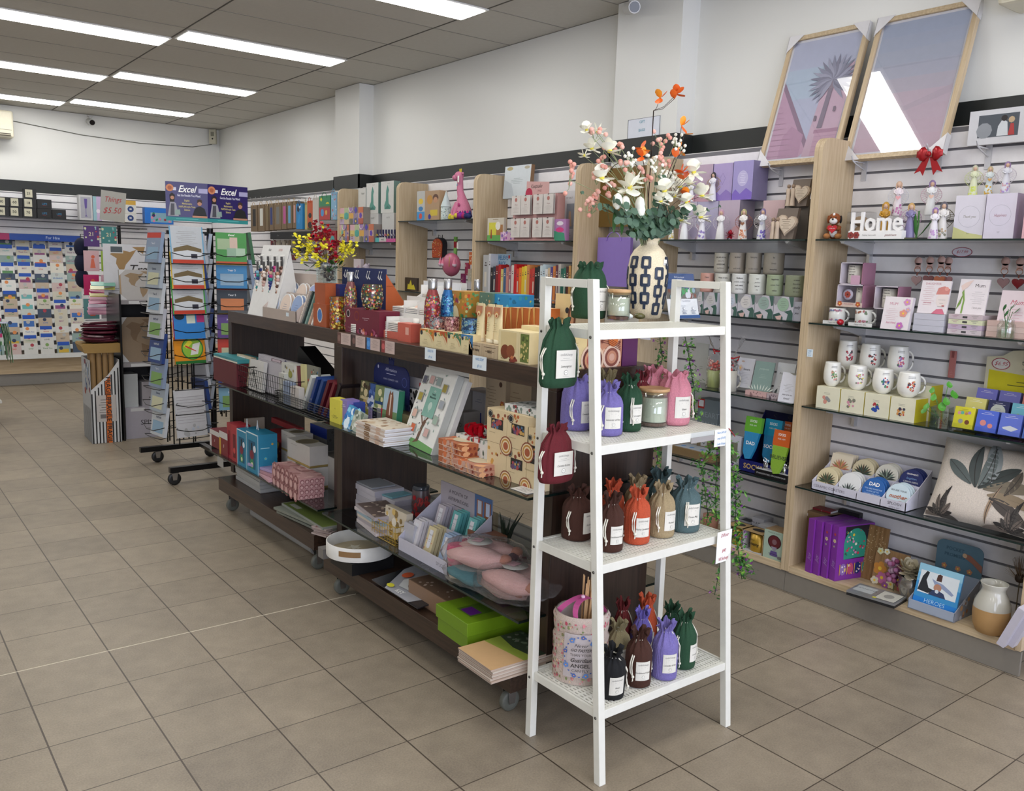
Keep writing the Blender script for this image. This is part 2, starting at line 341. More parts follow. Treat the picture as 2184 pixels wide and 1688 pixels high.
# ================= white metal rack =================
RX0,RX1=.652,1.228;YN,YFR=-1.7,-1.375;ZR=1.47
WM=C('dddcd2',.35)
def rack():
  g=thing('metal_rack','white ladder-style metal rack with four perforated shelves of candle bags','shelving',(0,0,0));q=.0125
  def leg(x,yb,yt,lab=None):
    b=MB();vs=[]
    for z,y in ((0,yb),(ZR,yt)): vs+=[(x-q,y-q,z),(x+q,y-q,z),(x+q,y+q,z),(x-q,y+q,z)]
    b.add(vs,[(3,2,1,0),(4,5,6,7),(0,1,5,4),(1,2,6,5),(2,3,7,6),(3,0,4,7)],WM);b.build('leg',g,bevel=.0015)
  ytn,ytf=-1.575,-1.37
  for x in (RX0,RX1):
    leg(x,YN,ytn);leg(x,YFR,ytf)
    b=MB();b.box(x-q,x+q,ytn+q,ytf-q,ZR-.025,ZR-.002,WM);b.build('top_bar',g,bevel=.001)
  for z in (.222,.655,1.0,1.328):
    t=z/ZR;yn=YN+(ytn-YN)*t;yf=YFR+(ytf-YFR)*t
    b=MB();b.box(RX0+q,RX1-q,yn-.01,yn+.004,z-.027,z,WM);b.box(RX0+q,RX1-q,yf-.004,yf+.01,z-.027,z,WM)
    for x in (RX0,RX1-.0): s=1 if x==RX0 else -1;b.box(x-.004 if s<0 else x-.004,x+.004,yn+.013,yf-.013,z-.027,z,WM)
    b.build('shelf_frame',g,bevel=.001)
    b=MB();n=46
    for i in range(n):
      x=RX0+.012+(RX1-RX0-.024)*i/(n-1);b.box(x-.0038,x+.0038,yn+.002,yf-.002,z-.004,z-.0015,WM)
    for i in range(13):
      y=yn+.012+(yf-yn-.024)*i/12;b.box(RX0+.01,RX1-.01,y-.004,y+.004,z-.0046,z-.0018,WM)
    b.build('perforated_sheet',g)
    for x,s in ((RX0,-1),(RX1,1)):
      for y in (yn,yf):
        b=MB();b.M=T(x+s*q,y,z-.02,0,0,90*s);b.lathe([(.0045,0),(.0045,.0015),(.002,.0035)],C('55524c',.4,.8),8);b.build('bolt',g)
  return g
rack()
# ================= drawstring candle bags =================
def bend(mb,r):
  mb.v=[((r-y)*sin(x/r),-(r-y)*cos(x/r),z) for x,y,z in mb.v];return mb
def bag(label,px,py,zs,ptop,wpx,col,txt,lab=0,tilt=0,hang=None,cord=200,ptopx=None,group=None,body='cloth',plain=False):
  "px,py: base centre in the photo, on the rack shelf of height zs"
  P=onz(px,py,zs) if hang is None else hang;d=(P-CP).length;r=wpx*d/F/2*.98
  P=P+Vector((sin(YAW),cos(YAW),0))*(r*.8) if hang is None else P
  H=(zup(P,ptop)-P.z) if hang is None else ptop
  c=C(col,.85,0,body);g=thing('drawstring_bag',label,'bag',tuple(P),0,group,rx=0)
  if tilt: g.rotation_euler=(R(tilt),0,R(-38))
  sy=1 if hang is None else .5
  n=60;rings=[];rr=RR(int(px*7+py))
  ph=rr.uniform(0,6);cand=min(.68,.115/H) if H>.14 else .66
  prof=[(0,.86,0),(.02,.97,0),(.08,1.0,0),(.3,1.0,.004),(cand-.08,.99,.01),(cand,.93,.03),(cand+.07,.78,.07),(.80,.56,.11),(.845,.44,.13),(.875,.45,.15),(.93,.55,.17),(1.0,.63,.19)] if wpx<68 else [(0,.86,0),(.02,.97,0),(.08,1.0,0),(.3,1.0,.004),(.55,1,.012),(.7,.95,.03),(.8,.84,.05),(.87,.7,.08),(.91,.6,.1),(.93,.6,.1),(.97,.64,.12),(1,.66,.13)]
  if hang is not None: prof=[(0,.7,0),(.02,.9,.01),(.1,1,.02),(.5,.98,.03),(.72,.82,.06),(.85,.55,.12),(.9,.42,.16),(.93,.44,.18),(1,.5,.2)]
  for t,q,a in prof:
    row=[]
    for i in range(n):
      th=2*pi*i/n;w=1+a*sin(11*th+ph)+a*.7*sin(17*th+ph*2)+.012*sin(3*th+ph*3+t*6);k=r*q*w
      row.append((k*cos(th),k*sin(th)*sy,t*H+(.012*sin(5*th+ph) if t==1 else 0)))
    rings.append(row)
  b=MB();b.ring(rings,c,True,(True,False));inner=[[(x*.8,y*.8,z-.004) for x,y,z in rings[-1]],[(x*.6,y*.6,z-.02) for x,y,z in rings[-2]]]
  b.ring([rings[-1]]+inner,c,True,(False,True));b.build('pouch',g)
  if not plain:
    L=MB();lw,lh=r*1.12,min(H*.42,r*1.45);z0=H*.16
    [L.box(-lw/2+lw*q/8,-lw/2+lw*(q+1)/8,-.0012,.0,z0,z0+lh,C('d8d5ca',.7)) for q in range(8)];f=Face(L,(-lw/2,-.0012,z0),(1,0,0),(0,0,1),lw,lh)
    g1='8c8a86';f.text(.5,.84,.13,'candleXchange',C(g1),False,False,.72);f.lines(.5,.7,.6,2,.07,C('a8a6a0'),.012);f.text(.5,.42,.13,txt,C('4a4846'),False,True,.8)
    f.disc(.5,.2,.1,C('77756f'),16);f.disc(.5,.2,.085,C('e8e6dc'),16);f.text(.5,.2,.06,'NX',C('77756f'));f.lines(.5,.05,.6,1,.05,C('a8a6a0'),.01)
    if hang is None: bend(L,r*1.015);L.v=[tuple(MR(R(-32+lab),3,'Z')@Vector(v)) for v in L.v]
    else: L.v=[(x,y-r*sy*1.0,z+(.0)) for x,y,z in L.v]
    L.build('paper_label',g,label='cream paper label')
  k=MB();ck=C('dcd8c8',.8)
  for s,a0 in ((1,R(cord)),(-1,R(cord+150))):
    u,w=cos(a0),sin(a0)
    if hang is not None: u,w=s*.9,-.2
    pts=[]
    for t in range(8):
      q=t/7;z=.84*H-q*(.62+.18*rr.random()*0)*H;rad=r*(.35+.78*min(1,q*2.1));pts.append((u*rad+.004*sin(q*7),w*rad*(sy if hang else 1)-.002,max(z,.008)))
    k.tube(pts,.0022,ck,5);k.tube([(x+.006*w,y-.006*u,z) for x,y,z in pts[:-1]]+[pts[-1]],.0022,ck,5)
    k.sph(pts[-1],.005,ck,8);x,y,z=pts[-1]
    for e in (-.004,0,.004): k.tube([(x,y,z),(x+e,y+e*.5,max(z-.014,.002))],.0012,ck,4)
  k.tube([(r*.36*cos(t*.35),r*.36*sin(t*.35)*(sy if hang else 1),.845*H) for t in range(19)],.0022,ck,5)
  k.build('cord',g,label='cream cotton cord');return g
LAV,GRN,MAR,PNK,BRN,ORG,BEI,TEA='7268a4','1b4229','5e101b','c77f8c','3d1d10','b54b2b','9c8a68','4c6264'
Z1,Z2,Z3,Z4=.222,.655,1.0,1.328
def add2(lbl,x,y,top,w,col,txt,z,vw=B2,k=.33175,**o):
  p=vw(x,y);bag(lbl,p[0],p[1],z,vw(0,top)[1],w*k,col,txt,**o)
add2('lavender drawstring bag at the left end of the upper-middle rack shelf',540,722,380,205,LAV,'Lavender & Pear',Z3,lab=40,cord=215)
add2('lavender bag with cream label, in front at the upper-middle rack shelf',745,757,420,200,LAV,'Lavender & Pear',Z3,lab=10,cord=205)
add2('small khaki bag half hidden behind the two lavender bags',735,700,345,150,'7d7150','Patchouli',Z3)
add2('dark green bag between the lavender bags and the jar candle',880,728,372,170,GRN,'Lemongrass',Z3,lab=25,cord=240)
add2('dark red bag peeking from behind the green bag and jar candle',955,672,350,130,MAR,'Coconut & Lime',Z3)
add2('pink bag at the back, partly behind the larger pink bag',1030,665,322,185,PNK,'Guava',Z3)
add2('large pink drawstring bag at the right of the upper-middle shelf',1175,688,352,215,PNK,'Guava',Z3,lab=20,cord=160)
add2('dark brown bag at the left of the lower-middle rack shelf',545,1432,1092,200,BRN,'Sandalwood',Z2,lab=45,cord=200)
add2('dark brown bag in front beside the near rack leg, lower-middle shelf',762,1505,1135,165,BRN,'Sandalwood Vanilla',Z2,lab=20,cord=205)
add2('burnt orange bag in front on the lower-middle rack shelf',932,1455,1097,172,ORG,'Madras Sandalwood',Z2,lab=15,cord=215)
add2('burnt orange bag behind, between the brown and front orange bags',770,1392,1052,150,ORG,'Madras Sandalwood',Z2)
add2('beige linen bag in front, right of the orange bag',1092,1412,1067,172,BEI,'Patchouli',Z2,lab=30,cord=210)
add2('beige linen bag behind the front beige and orange bags',925,1370,1022,160,'8d7c5c','Patchouli',Z2)
add2('large grey-green bag at the right of the lower-middle shelf',1245,1378,1035,195,TEA,'Ocean Mist',Z2,lab=15,cord=230)
add2('dark grey-green bag at the back of the lower-middle shelf',1075,1325,978,190,'3d5050','Ocean Mist',Z2)
kB=.30091
add2('black drawstring bag slumped at the front of the bottom rack shelf',745,1035,640,190,'08090b','Musk',Z1,B3,kB,lab=50,cord=200,tilt=10)
add2('small chocolate brown bag at the front of the bottom rack shelf',938,957,545,182,BRN,'Sandalwood Vanilla',Z1,B3,kB,lab=8,cord=200)
add2('lavender bag right of the brown one, bottom rack shelf',1125,905,490,180,LAV,'Lavender & Pear',Z1,B3,kB,lab=10,cord=330)
add2('dark green bag at the right end of the bottom rack shelf',1262,828,425,165,GRN,'Lemongrass',Z1,B3,kB,lab=45,cord=190)
add2('dark green bag behind, second from the right on the bottom shelf',1165,745,365,150,GRN,'Lemongrass',Z1,B3,kB,plain=True)
add2('lavender bag tucked behind the small chocolate brown bag',955,800,405,150,'6f63b0','Lavender & Pear',Z1,B3,kB,plain=True)
add2('rust orange bag at the back of the bottom rack shelf',985,735,310,160,'b04a28','Madras Sandalwood',Z1,B3,kB)
add2('deep red bag at the back left of the bottom rack shelf',815,760,340,140,'5a1010','Coconut & Lime',Z1,B3,kB,plain=True)
add2('khaki bag behind the black bag on the bottom shelf',790,850,490,165,'8d8260','Patchouli',Z1,B3,kB)
add2('large dark green bag on the top rack shelf beside the candle',612,1572,1228,225,GRN,'Lemongrass',Z4,B1,.33776,lab=35,cord=170)
hv=Vector((RX0-.052,-1.5,1));hv.z=zup(hv,826);bag('dark green bag hanging from the rack leg over the gondola top',1150,820,0,.19,98,GRN,'Lemongrass',hang=hv.copy())
hv.x=RX0-.045;hv.z=zup(hv,1028);bag('dark red velvet bag hanging from the rack leg below the green one',1150,1020,0,.165,92,MAR,'Coconut & Lime',hang=hv.copy())
# ---- jar candles ----
def candle(label,px,py,z,w,k):
  P=onz(px,py,z);d=(P-CP).length;r=w*k*d/F/2;P=P+Vector((sin(YAW),cos(YAW),0))*r;g=thing('jar_candle',label,'candle',tuple(P));H=r*2.35
  b=MB();b.lathe([(r*.9,0),(r,.004),(r,H),(r*.96,H),(r*.96,.016),(.001,.016)],GLASS,28,cap=(True,False));b.build('glass_jar',g)
  b=MB();b.lathe([(r*.88,.003),(r*.95,.0135)],C('6d5048',.2),24);b.lathe([(r*.945,.0165),(r*.945,H*.84)],C('e9e4d2',.5),24);b.build('wax',g)
  b=MB();b.lathe([(r*.93,H*.93),(r*.93,H+.001),(r*1.02,H+.001),(r*1.03,H+.006),(r*1.02,H+.011)],wood('bamboo','b98f62','cda777',.5,0),28);b.build('wooden_lid',g)
candle('cream jar candle with wooden lid between the green and pink bags',*B2(1045,703),Z3,190,.33175)
candle('cream jar candle with wooden lid beside the patterned vase',*B1(802,1582),Z4,146,.33776)
def stone(label,x,y,r,col,sq=1.0):
  P=onz(*B1(x,y),Z4);b=MB();g=RR(int(x));n=12
  b.ring([[((r*sin(pi*k/7)+.0008)*(1+.12*sin(3*2*pi*i/n+k))*cos(2*pi*i/n)*1.25,(r*sin(pi*k/7)+.0008)*sin(2*pi*i/n),r*.75*(1-cos(pi*k/7))) for i in range(n)] for k in range(8)],col,True,(False,False))
  put(b,'polished_stone',label,'stone',tuple(P),-30)
stone('pale green polished stone on the top rack shelf',785,1572,.0135,C('8fb98a',.15));stone('clear crystal chunk beside the pale green stone',850,1575,.0155,C('dfe6e2',.08));stone('olive brown polished stone in front of the vase',930,1573,.0145,C('5d5a35',.15))
# ---- patterned vase ----
VP=onz(*B1(980,1573),Z4)+Vector((sin(YAW),cos(YAW),0))*.055;VH=zup(VP,B1(0,1063)[1])-Z4
def vase():
  g=thing('ceramic_vase','tall cream ceramic vase with raised navy chain pattern, holding artificial flowers','vase',tuple(VP));s=VH/.245;q=.062*s
  prof=[(.62,0),(.74,.004),(.84,.03),(.95,.08),(1,.125),(.985,.16),(.9,.19),(.72,.21),(.5,.222),(.43,.228),(.43,.236),(.5,.244),(.53,.245),(.48,.245),(.38,.232),(.36,.2)]
  def rad(z):
    for (r0,z0),(r1,z1) in zip(prof[:11],prof[1:12]):
      if z0<=z<=z1: return (r0+(r1-r0)*(z-z0)/(z1-z0))*.062*s
    return .5*.062*s
  b=MB();b.lathe([(r*.062*s,z*s) for r,z in prof],C('e3d3b4',.5,0,'cloth'),36,cap=(True,False));b.build('body',g)
  n=MB();nm=C('1d2b40',.45)
  def wrap(pts,a0,z0):
    for loop in pts:
      m=len(loop);o=[];i_=[]
      for (u,v),lst in [((u,v),L) for L,sc in ((o,0),(i_,1)) for u,v in loop]:
        z=z0+v*s;rr=rad(z/s)+.0028 if lst is o else rad(z/s)-.003;a=a0+u*s/(.062*s);lst.append((rr*cos(a),rr*sin(a),z))
      n.add(o,[tuple(range(m))],nm);n.add(o+i_,[(k,(k+1)%m,(k+1)%m+m,k+m) for k in range(m)],nm)
  def link(a0,zc,w=.0155,h=.019):
    def rr(w,h,c): return [(w-c,-h),(w,-h+c),(w,h-c),(w-c,h),(-w+c,h),(-w,h-c),(-w,-h+c),(-w+c,-h)]
    O=rr(w,h,.004);I=rr(w*.45,h*.5,.0015)
    for k in range(8): wrap([[O[k],O[(k+1)%8],I[(k+1)%8],I[k]]],a0,zc)
  for k in range(9):
    a0=2*pi*k/9+R(-142);off=0 if k%2==0 else -.032
    for zc in (.172,.118,.064,.02):
      z=(zc+off)
      if .02<z<.18: link(a0,z*s)
    for zc in (.145,.091,.04):
      z=zc+off
      if z>.012: wrap([[(-.0045,-.0095),(.0045,-.0095),(.0045,.0095),(-.0045,.0095)]],a0,z*s)
  n.build('raised_pattern',g,label='navy raised chain links')
  t=MB();t.box(-.009,.009,-.0008,0,.165*s,.182*s,PAPER);f=Face(t,(-.009,-.0008,.165*s),(1,0,0),(0,0,1),.018,.017*s);f.lines(.5,.3,.8,3,.22,C('555555'),.07);bend(t,.061*s);t.v=[tuple(MR(R(10),3,'Z')@Vector(v)) for v in t.v];t.build('price_sticker',g)
vase()
# ---- artificial flower arrangement ----
FG=thing('flower_arrangement','artificial white, pink and orange flowers with eucalyptus in the cream vase','flowers',tuple(VP))
MOUTH=Vector((0,0,VH-.02));fr=RR(5)
def tgt(x,y,dy=None):
  P=ony(*B1(x,y),VP.y+(fr.uniform(-.07,.07) if dy is None else dy));return P-VP
def stemto(b,P,col,r=.0016,sag=.04):
  m=MOUTH+Vector((P.x*.08,P.y*.08,.0));pts=[MOUTH*1+Vector((P.x*.05,P.y*.05,-.04))]
  for k in range(1,8):
    t=k/7;q=m.lerp(P,t);q.z+=sag*sin(pi*t)*.6;q.x-=P.x*.25*sin(pi*t)*(.5);pts.append(q)
  b.tube(pts,r,col,5,r*.6);return pts
PKM=C('dd9c8c',.7);PK2=C('e8b3a4',.7);WHF=C('efeee0',.6);YEL=C('e0d24a',.6);LFG=C('2c4633',.6);LF2=C('47634f',.6);LFB=C('2c5a22',.5);STM=C('8d9a72',.7);DST=C('3a2a22',.7);ORF=C('e2641c',.5);OR2=C('f09a2c',.5)
def ps(x,y,n,sx,sy):
  b=MB();P=tgt(x,y);stemto(b,P,STM)
  for i in range(n):
    q=P+Vector((fr.gauss(0,sx),fr.gauss(0,.012),fr.gauss(0,sy)));b.sph(tuple(q),.0078,fr.choice((PKM,PK2)),8);b.tube([P+Vector((0,0,-.03)),q],.0009,STM,4)
  b.build('berry_spray',FG,label='spray of pink round blossoms')
for a in ((485,690,9,.008,.03),(650,392,7,.02,.006),(805,475,7,.02,.008),(690,600,11,.014,.02),(660,665,6,.01,.012),(740,735,7,.01,.014),(655,775,6,.01,.018),(630,850,11,.016,.016),(1065,435,12,.02,.012),(1080,572,13,.022,.014),(955,662,12,.022,.012),(835,605,6,.012,.008),(600,830,4,.01,.01)): ps(*a)
def petal(b,c,d,l,w,m,cup=.35):
  d=Vector(d).normalized();a=d.cross(Vector((0,0,1)));a=a.normalized() if a.length>.01 else Vector((1,0,0));n=a.cross(d).normalized();c=Vector(c)
  rows=[]
  for t,ww,h in ((0,.15,0),(.3,.8,-.1),(.65,1,-.02),(.9,.6,.12),(1,.1,.2)):
    m0=c+d*(l*t)+n*(h*l*cup);rows.append([m0-a*(w*ww/2)+n*(.12*w*ww),m0,m0+a*(w*ww/2)+n*(.12*w*ww)])
  vs=[tuple(p) for r in rows for p in r];fs=[(k*3+i,k*3+i+1,k*3+i+4,k*3+i+3) for k in range(4) for i in (0,1)];b.add(vs,fs,m,True)
def blossom(b,P,r,m,n=6,ax=None,cm=None,w=1.0):
  ax=Vector(ax) if ax else Vector((fr.uniform(-.7,.5),-.8,fr.uniform(0,.8)));ax.normalize();u=ax.orthogonal().normalized();v=ax.cross(u)
  for i in range(n): a=2*pi*i/n;petal(b,P,u*cos(a)+v*sin(a)+ax*.55,r,r*w,m)
  if cm: b.sph(tuple(P+ax*.004),r*.2,cm,6)
for x,y,r in ((592,378,.016),(665,392,.018),(625,498,.02),(735,512,.024),(580,543,.014),(685,682,.026),(870,745,.028),(840,770,.02),(1268,645,.026),(1280,600,.014),(1318,795,.027),(1310,930,.026),(1085,765,.026),(1180,740,.026),(1225,835,.02),(1120,720,.02),(1190,950,.022),(905,700,.02),(1240,720,.02),(1150,800,.018),(1060,830,.02)):
  b=MB();P=tgt(x,y);stemto(b,P,DST if x>1000 else STM,.0014);blossom(b,P,r*1.85,WHF,6,None,YEL);b.build('white_bloom',FG)
for x,y in ((790,830),(840,845),(932,850),(935,885)):
  b=MB();P=tgt(x,y,-.07);stemto(b,P,LFB,.002)
  b.lathe([(.004,-.025),(.014,-.014),(.017,.002),(.012,.02),(.003,.027)],WHF,10,c=tuple(P));
  for s in (-1,1): petal(b,P+Vector((0,.01,-.1)),(s*.3,.3,1),.075,.014,LFB)
  b.build('tulip',FG,label='cream closed tulip')
for x,y,n in ((1060,175,3),(1165,150,3),(1150,180,2),(1195,350,3),(1215,400,1),(938,500,3),(945,545,4),(1170,510,2),(1155,550,2),(1190,650,5),(1225,790,3),(1205,690,3)):
  b=MB();P=tgt(x,y,0 if y<420 else -.03)
  if y<420:
    m=tgt(1018,255,0) if x<1180 else tgt(1150,600,0);j=[MOUTH,MOUTH.lerp(m,.35)+Vector((-.012,0,0)),MOUTH.lerp(m,.7)+Vector((-.004,0,0)),m]
    b.tube(j,.0019,DST,5);b.tube([m,m.lerp(P,.45)+Vector((.0,0,-.012)),P],.001,DST,5)
  else: stemto(b,P,DST,.0012)
  for i in range(n): petal(b,P,(fr.uniform(-1,1),-.2,fr.uniform(-.6,1.2)),.034,.028,fr.choice((ORF,OR2,ORF)),.5)
  b.build('orange_blossom',FG)
for x,y,n in ((880,540,8),(1160,440,10),(1200,480,6),(1040,620,12),(1110,640,10),(870,590,8),(1240,700,8),(1010,560,8)):
  b=MB();P=tgt(x,y);stemto(b,P,STM,.001)
  for i in range(n): q=P+Vector((fr.gauss(0,.014),fr.gauss(0,.01),fr.gauss(0,.014)));b.sph(tuple(q),.0062,WHF,6);b.tube([P-Vector((0,0,.03)),q],.0008,STM,3)
  b.build('tiny_white_spray',FG)
for x,y,n,m in ((690,870,7,0),(770,830,8,1),(790,950,8,0),(860,1030,7,1),(640,860,3,1),(880,980,8,0),(960,1010,7,1),(1000,900,9,0),(1060,960,9,1),(1120,880,9,0),(1100,810,9,0),(1200,900,8,1),(1250,870,7,0),(1140,990,7,0),(1020,1030,6,1),(1430,862,6,1),(1060,690,9,1),(1150,960,7,0),(820,900,8,1),(930,930,7,0),(1090,1020,6,0),(900,1040,7,0),(560,775,4,1)):
  b=MB();P=tgt(x,y,fr.uniform(-.09,.05));pts=stemto(b,P,DST if m==0 else STM,.0012,.02)
  for k in range(3,8):
    for s in (-1,1):
      c=pts[k];dr=Vector((s*fr.uniform(.5,1),fr.uniform(-.8,-.1),fr.uniform(-.1,.5))).normalized();rr=.0165*(1.15-.35*k/7)*(.45 if n<5 or x>1400 else 1)
      if k<3: rr*=.9
      u=dr.orthogonal().normalized();cc=c+dr*rr;up_=(Vector((0,-1,.4))+Vector((fr.uniform(-.6,.6),0,fr.uniform(-.5,.5)))).normalized();e1=up_.cross(Vector((0,0,1))).normalized();e2=up_.cross(e1)
      b.add([tuple(cc+e1*rr*cos(a*.785)+e2*rr*sin(a*.785)+up_*(.15*rr if a%2 else 0)) for a in range(8)],[tuple(range(8))],(LFG,LF2,C('38553c',.6))[fr.randrange(3)],True)
  b.build('eucalyptus_sprig',FG,label='eucalyptus sprig with round leaves')
# ---- candle recycling sign ----
def leansign():
  P0=onz(*B1(1112,1572),Z4);P1=onz(*B1(1315,1565),Z4);w=(P1-P0).length*.93;h=.165;rz=math.degrees(math.atan2(P1.y-P0.y,P1.x-P0.x));c=(P0+P1)/2
  g=thing('counter_sign','leaning blue and white card reading Did you know candle containers cannot be recycled','sign',(c.x,c.y,Z4),rz,rx=-14)
  b=MB();b.box(-w/2,w/2,0,.002,0,h,PAPER);f=frontF(b,w,h);f.rect(0,.66,1,1,C('2e4f80'));f.text(.5,.92,.062,'Did you know',PAPER);f.text(.5,.85,.062,'candle containers',PAPER,True);f.text(.5,.78,.062,'cannot be recycled?',PAPER,True);f.lines(.5,.71,.7,1,.02,C('9fb3d0'),.008)
  f.rect(0,.44,1,.66,C('6d6a5e'));f.spots(26,.075,['5d8a5a','b9b4b0','8fa8b0','7c4a3a','cfd2d4','30403a','3f9a5a'],3,.04,.46,.96,.63)
  f.disc(.3,.4,.1,C('30405f'),18);f.disc(.3,.4,.09,PAPER,18);f.text(.3,.4,.03,'PROJECT',C('555f77'));f.text(.62,.39,.04,'by candleXchange',C('77758a'));f.text(.5,.28,.028,'How it works...',C('555f77'))
  for x in (.2,.5,.8): f.disc(x,.22,.03,C('8a93a8'),12);f.disc(x,.22,.022,PAPER,12);f.lines(x,.16,.18,3,.03,C('777f90'),.012)
  f.rect(0,0,1,.07,C('2e4f80'));b.build('card',g)
  b=MB();b.box(-w/2-.002,w/2+.002,-.003,-.0012,0,h+.004,ACRY);b.box(-w/2-.002,w/2+.002,.003,.004,0,h+.004,ACRY);b.build('acrylic_holder',g)
  b=MB();b.box(-w/2,w/2,.005,.006,.0,.1,ACRY,MR(R(-20),4,'X'));b.build('prop',g)
leansign()
# ---- floral pop-up basket and reeds ----
def basket():
  P=onz(*B3(478,905),Z1);P=Vector((RX0+.112,P.y+.03,Z1));d=(P-CP).length;r=.088;H=.215
  g=thing('fabric_basket','pink floral pop-up fabric basket printed Never go faster than your guardian angel','basket',tuple(P))
  b=MB();base=C('bfaea2',.8,0,'cloth');prof=[]
  for k in range(17):
    t=k/16;prof.append((r*(.93+.07*abs(sin(t*pi*3)) +(.06 if k%5==0 else 0)),t*H))
  b.lathe(prof,base,40,cap=(True,False));b.lathe([(q-.003,z) for q,z in prof[::-1]]+[(.01,.004)],C('b5a59c',.8),30,cap=(False,False));b.build('wall',g)
  f=MB();gg=RR(9);cols=[C(c,.8) for c in ('b94a5e','d98a90','7d8a5a','c46a74','9a9a6c','d9c2a0')]
  for i in range(520):
    a=gg.uniform(0,2*pi);z=gg.uniform(.006,H-.006);k=min(16,int(z/H*16));rr=prof[k][0]*.5+prof[min(16,k+1)][0]*.5+.0012;s=gg.uniform(.0022,.0055);m=gg.choice(cols)
    if abs(((a-R(-132)+pi)%(2*pi))-pi)<.62 and .03<z<.165: continue
    tx,ty=-sin(a),cos(a);e=gg.uniform(.5,1.6);f.add([(rr*cos(a)+tx*s*cos(q),rr*sin(a)+ty*s*cos(q),z+s*e*sin(q)) for q in (0,1.26,2.5,3.77,5.03)],[(0,1,2,3,4)],m)
  f.build('floral_print',g,label='small red and green flower print')
  L=MB();w,h=.108,.14;[L.box(-w/2+w*q/9,-w/2+w*(q+1)/9,-.0015,0,.028,.028+h,C('bdb3b3',.8)) for q in range(9)];F_=Face(L,(-w/2,-.0015,.028),(1,0,0),(0,0,1),w,h);bl=C('4a66a8',.7)
  for i in range(26):
    a=2*pi*i/26;x=.5+.44*cos(a);y=.5+.45*sin(a)
    if i%3==0: F_.flower(x,y,.075 if i%2 else .06,C(('4a66a8','5f86c4')[i%2],.7),'e0a060')
    else: F_.leaf(x,y,.07,.04,math.degrees(a)+90,bl)
  K=C('2a2626');F_.text(.5,.78,.105,'Never',K,False,True);F_.text(.5,.67,.09,'GO FASTER',K,True,True,.9);F_.text(.5,.56,.085,'THAN YOUR',K,False,False,.85);F_.text(.5,.44,.125,'Guardian',K,True,True,.9);F_.text(.5,.31,.12,'ANGEL',K,True);F_.text(.5,.2,.085,'CAN FLY',K)
  bend(L,r*1.06);L.v=[tuple(MR(R(-42),3,'Z')@Vector(v)) for v in L.v];L.build('printed_patch',g,label='grey patch with wreath of blue flowers and lettering')
  b=MB();pm=C('d05a9c',.6)
  for s in (-1,1):
    for k in range(14):
      def q(t,o): a=pi*t;return (-.062*cos(a),s*.045*(1-.8*sin(a))+o,H-.012+.05*sin(a))
      t0,t1=k/14,(k+1)/14;b.add([q(t0,-.012),q(t1,-.012),q(t1,.012),q(t0,.012)],[(0,1,2,3)],pm,True)
  b.sph((0,-.002,H+.04),.007,C('e8c0d8',.3),8);b.build('ribbon_handle',g,label='pink ribbon handles with snap button')
  P2=Vector((P.x+.03,P.y+.005,Z1+.006));r_=thing('reed_bundle','bundle of pale diffuser reeds sticking out of the floral basket','reeds',tuple(P2));gg=RR(2)
  b=MB();rm=C('d0a877',.6)
  for i in range(34):
    a=gg.uniform(0,6.28);q=gg.uniform(0,.022);dx,dy=q*cos(a),q*sin(a);b.tube([(dx*.6-.02,dy*.6-.01,.001),(dx*1.4+.035,dy*1.4+.02,.27+gg.uniform(-.03,.03))],.0021,rm,5)
  b.build('reeds',r_);b=MB();b.tube([(.026*cos(t*.4)*.8,.021*sin(t*.4),.1) for t in range(17)],.0015,C('c9b48a',.7),4);b.build('tie',r_)
basket()
# ---- tags on the rack ----
def tag(label,P0,w,h,rz,lines_,col,bgc='eeeeea',name='price_tag',rx=0):
  b=MB();b.box(-w/2,w/2,0,.0008,-h/2,h/2,C(bgc,.6));f=Face(b,(-w/2,0,-h/2),(1,0,0),(0,0,1),w,h)
  n=len(lines_)
  for i,t in enumerate(lines_): f.text(.5,1-(i+.55)/n,.62/n,t,C(col),False,True,min(.8,1.35*n*w/h/ max(1,len(t))/.62*1.0))
  return put(b,name,label,'price tag',tuple(P0),rz,rx=rx)
y3=-1.7+.125*1.0/ZR
tag('blue handwritten exchange price card taped to the upper-middle shelf edge',(RX1-.034,y3-.013,.972),.066,.055,0,('New $49.00','swap $34.95','Candle Xchange'),'3d7fb5')
tag('white card with red writing, Diffuser $40, on the lower-middle shelf',(RX1-.028,-1.7+.125*.655/ZR-.02,.618),.078,.105,3,('Diffuser','','$40','NX Exchange'),'b02a3a')
b=MB();b.box(-.055,.055,0,.001,-.017,.017,ACRY);b.box(-.055,.055,-.0006,0,-.017,.0,C('9a9694',.4));put(b,'label_holder','clear plastic label holder beside the blue handwritten card','label holder',(RX1-.125,y3-.0125,.985),0)
b=MB();b.tube([(0,0,0),(.022,-.002,-.02),(.034,0,-.03)],.0015,C('a02828'),5);put(b,'red_tie','short red tie around the right rack leg','tie',(RX1+.0,y3-.014,1.0))
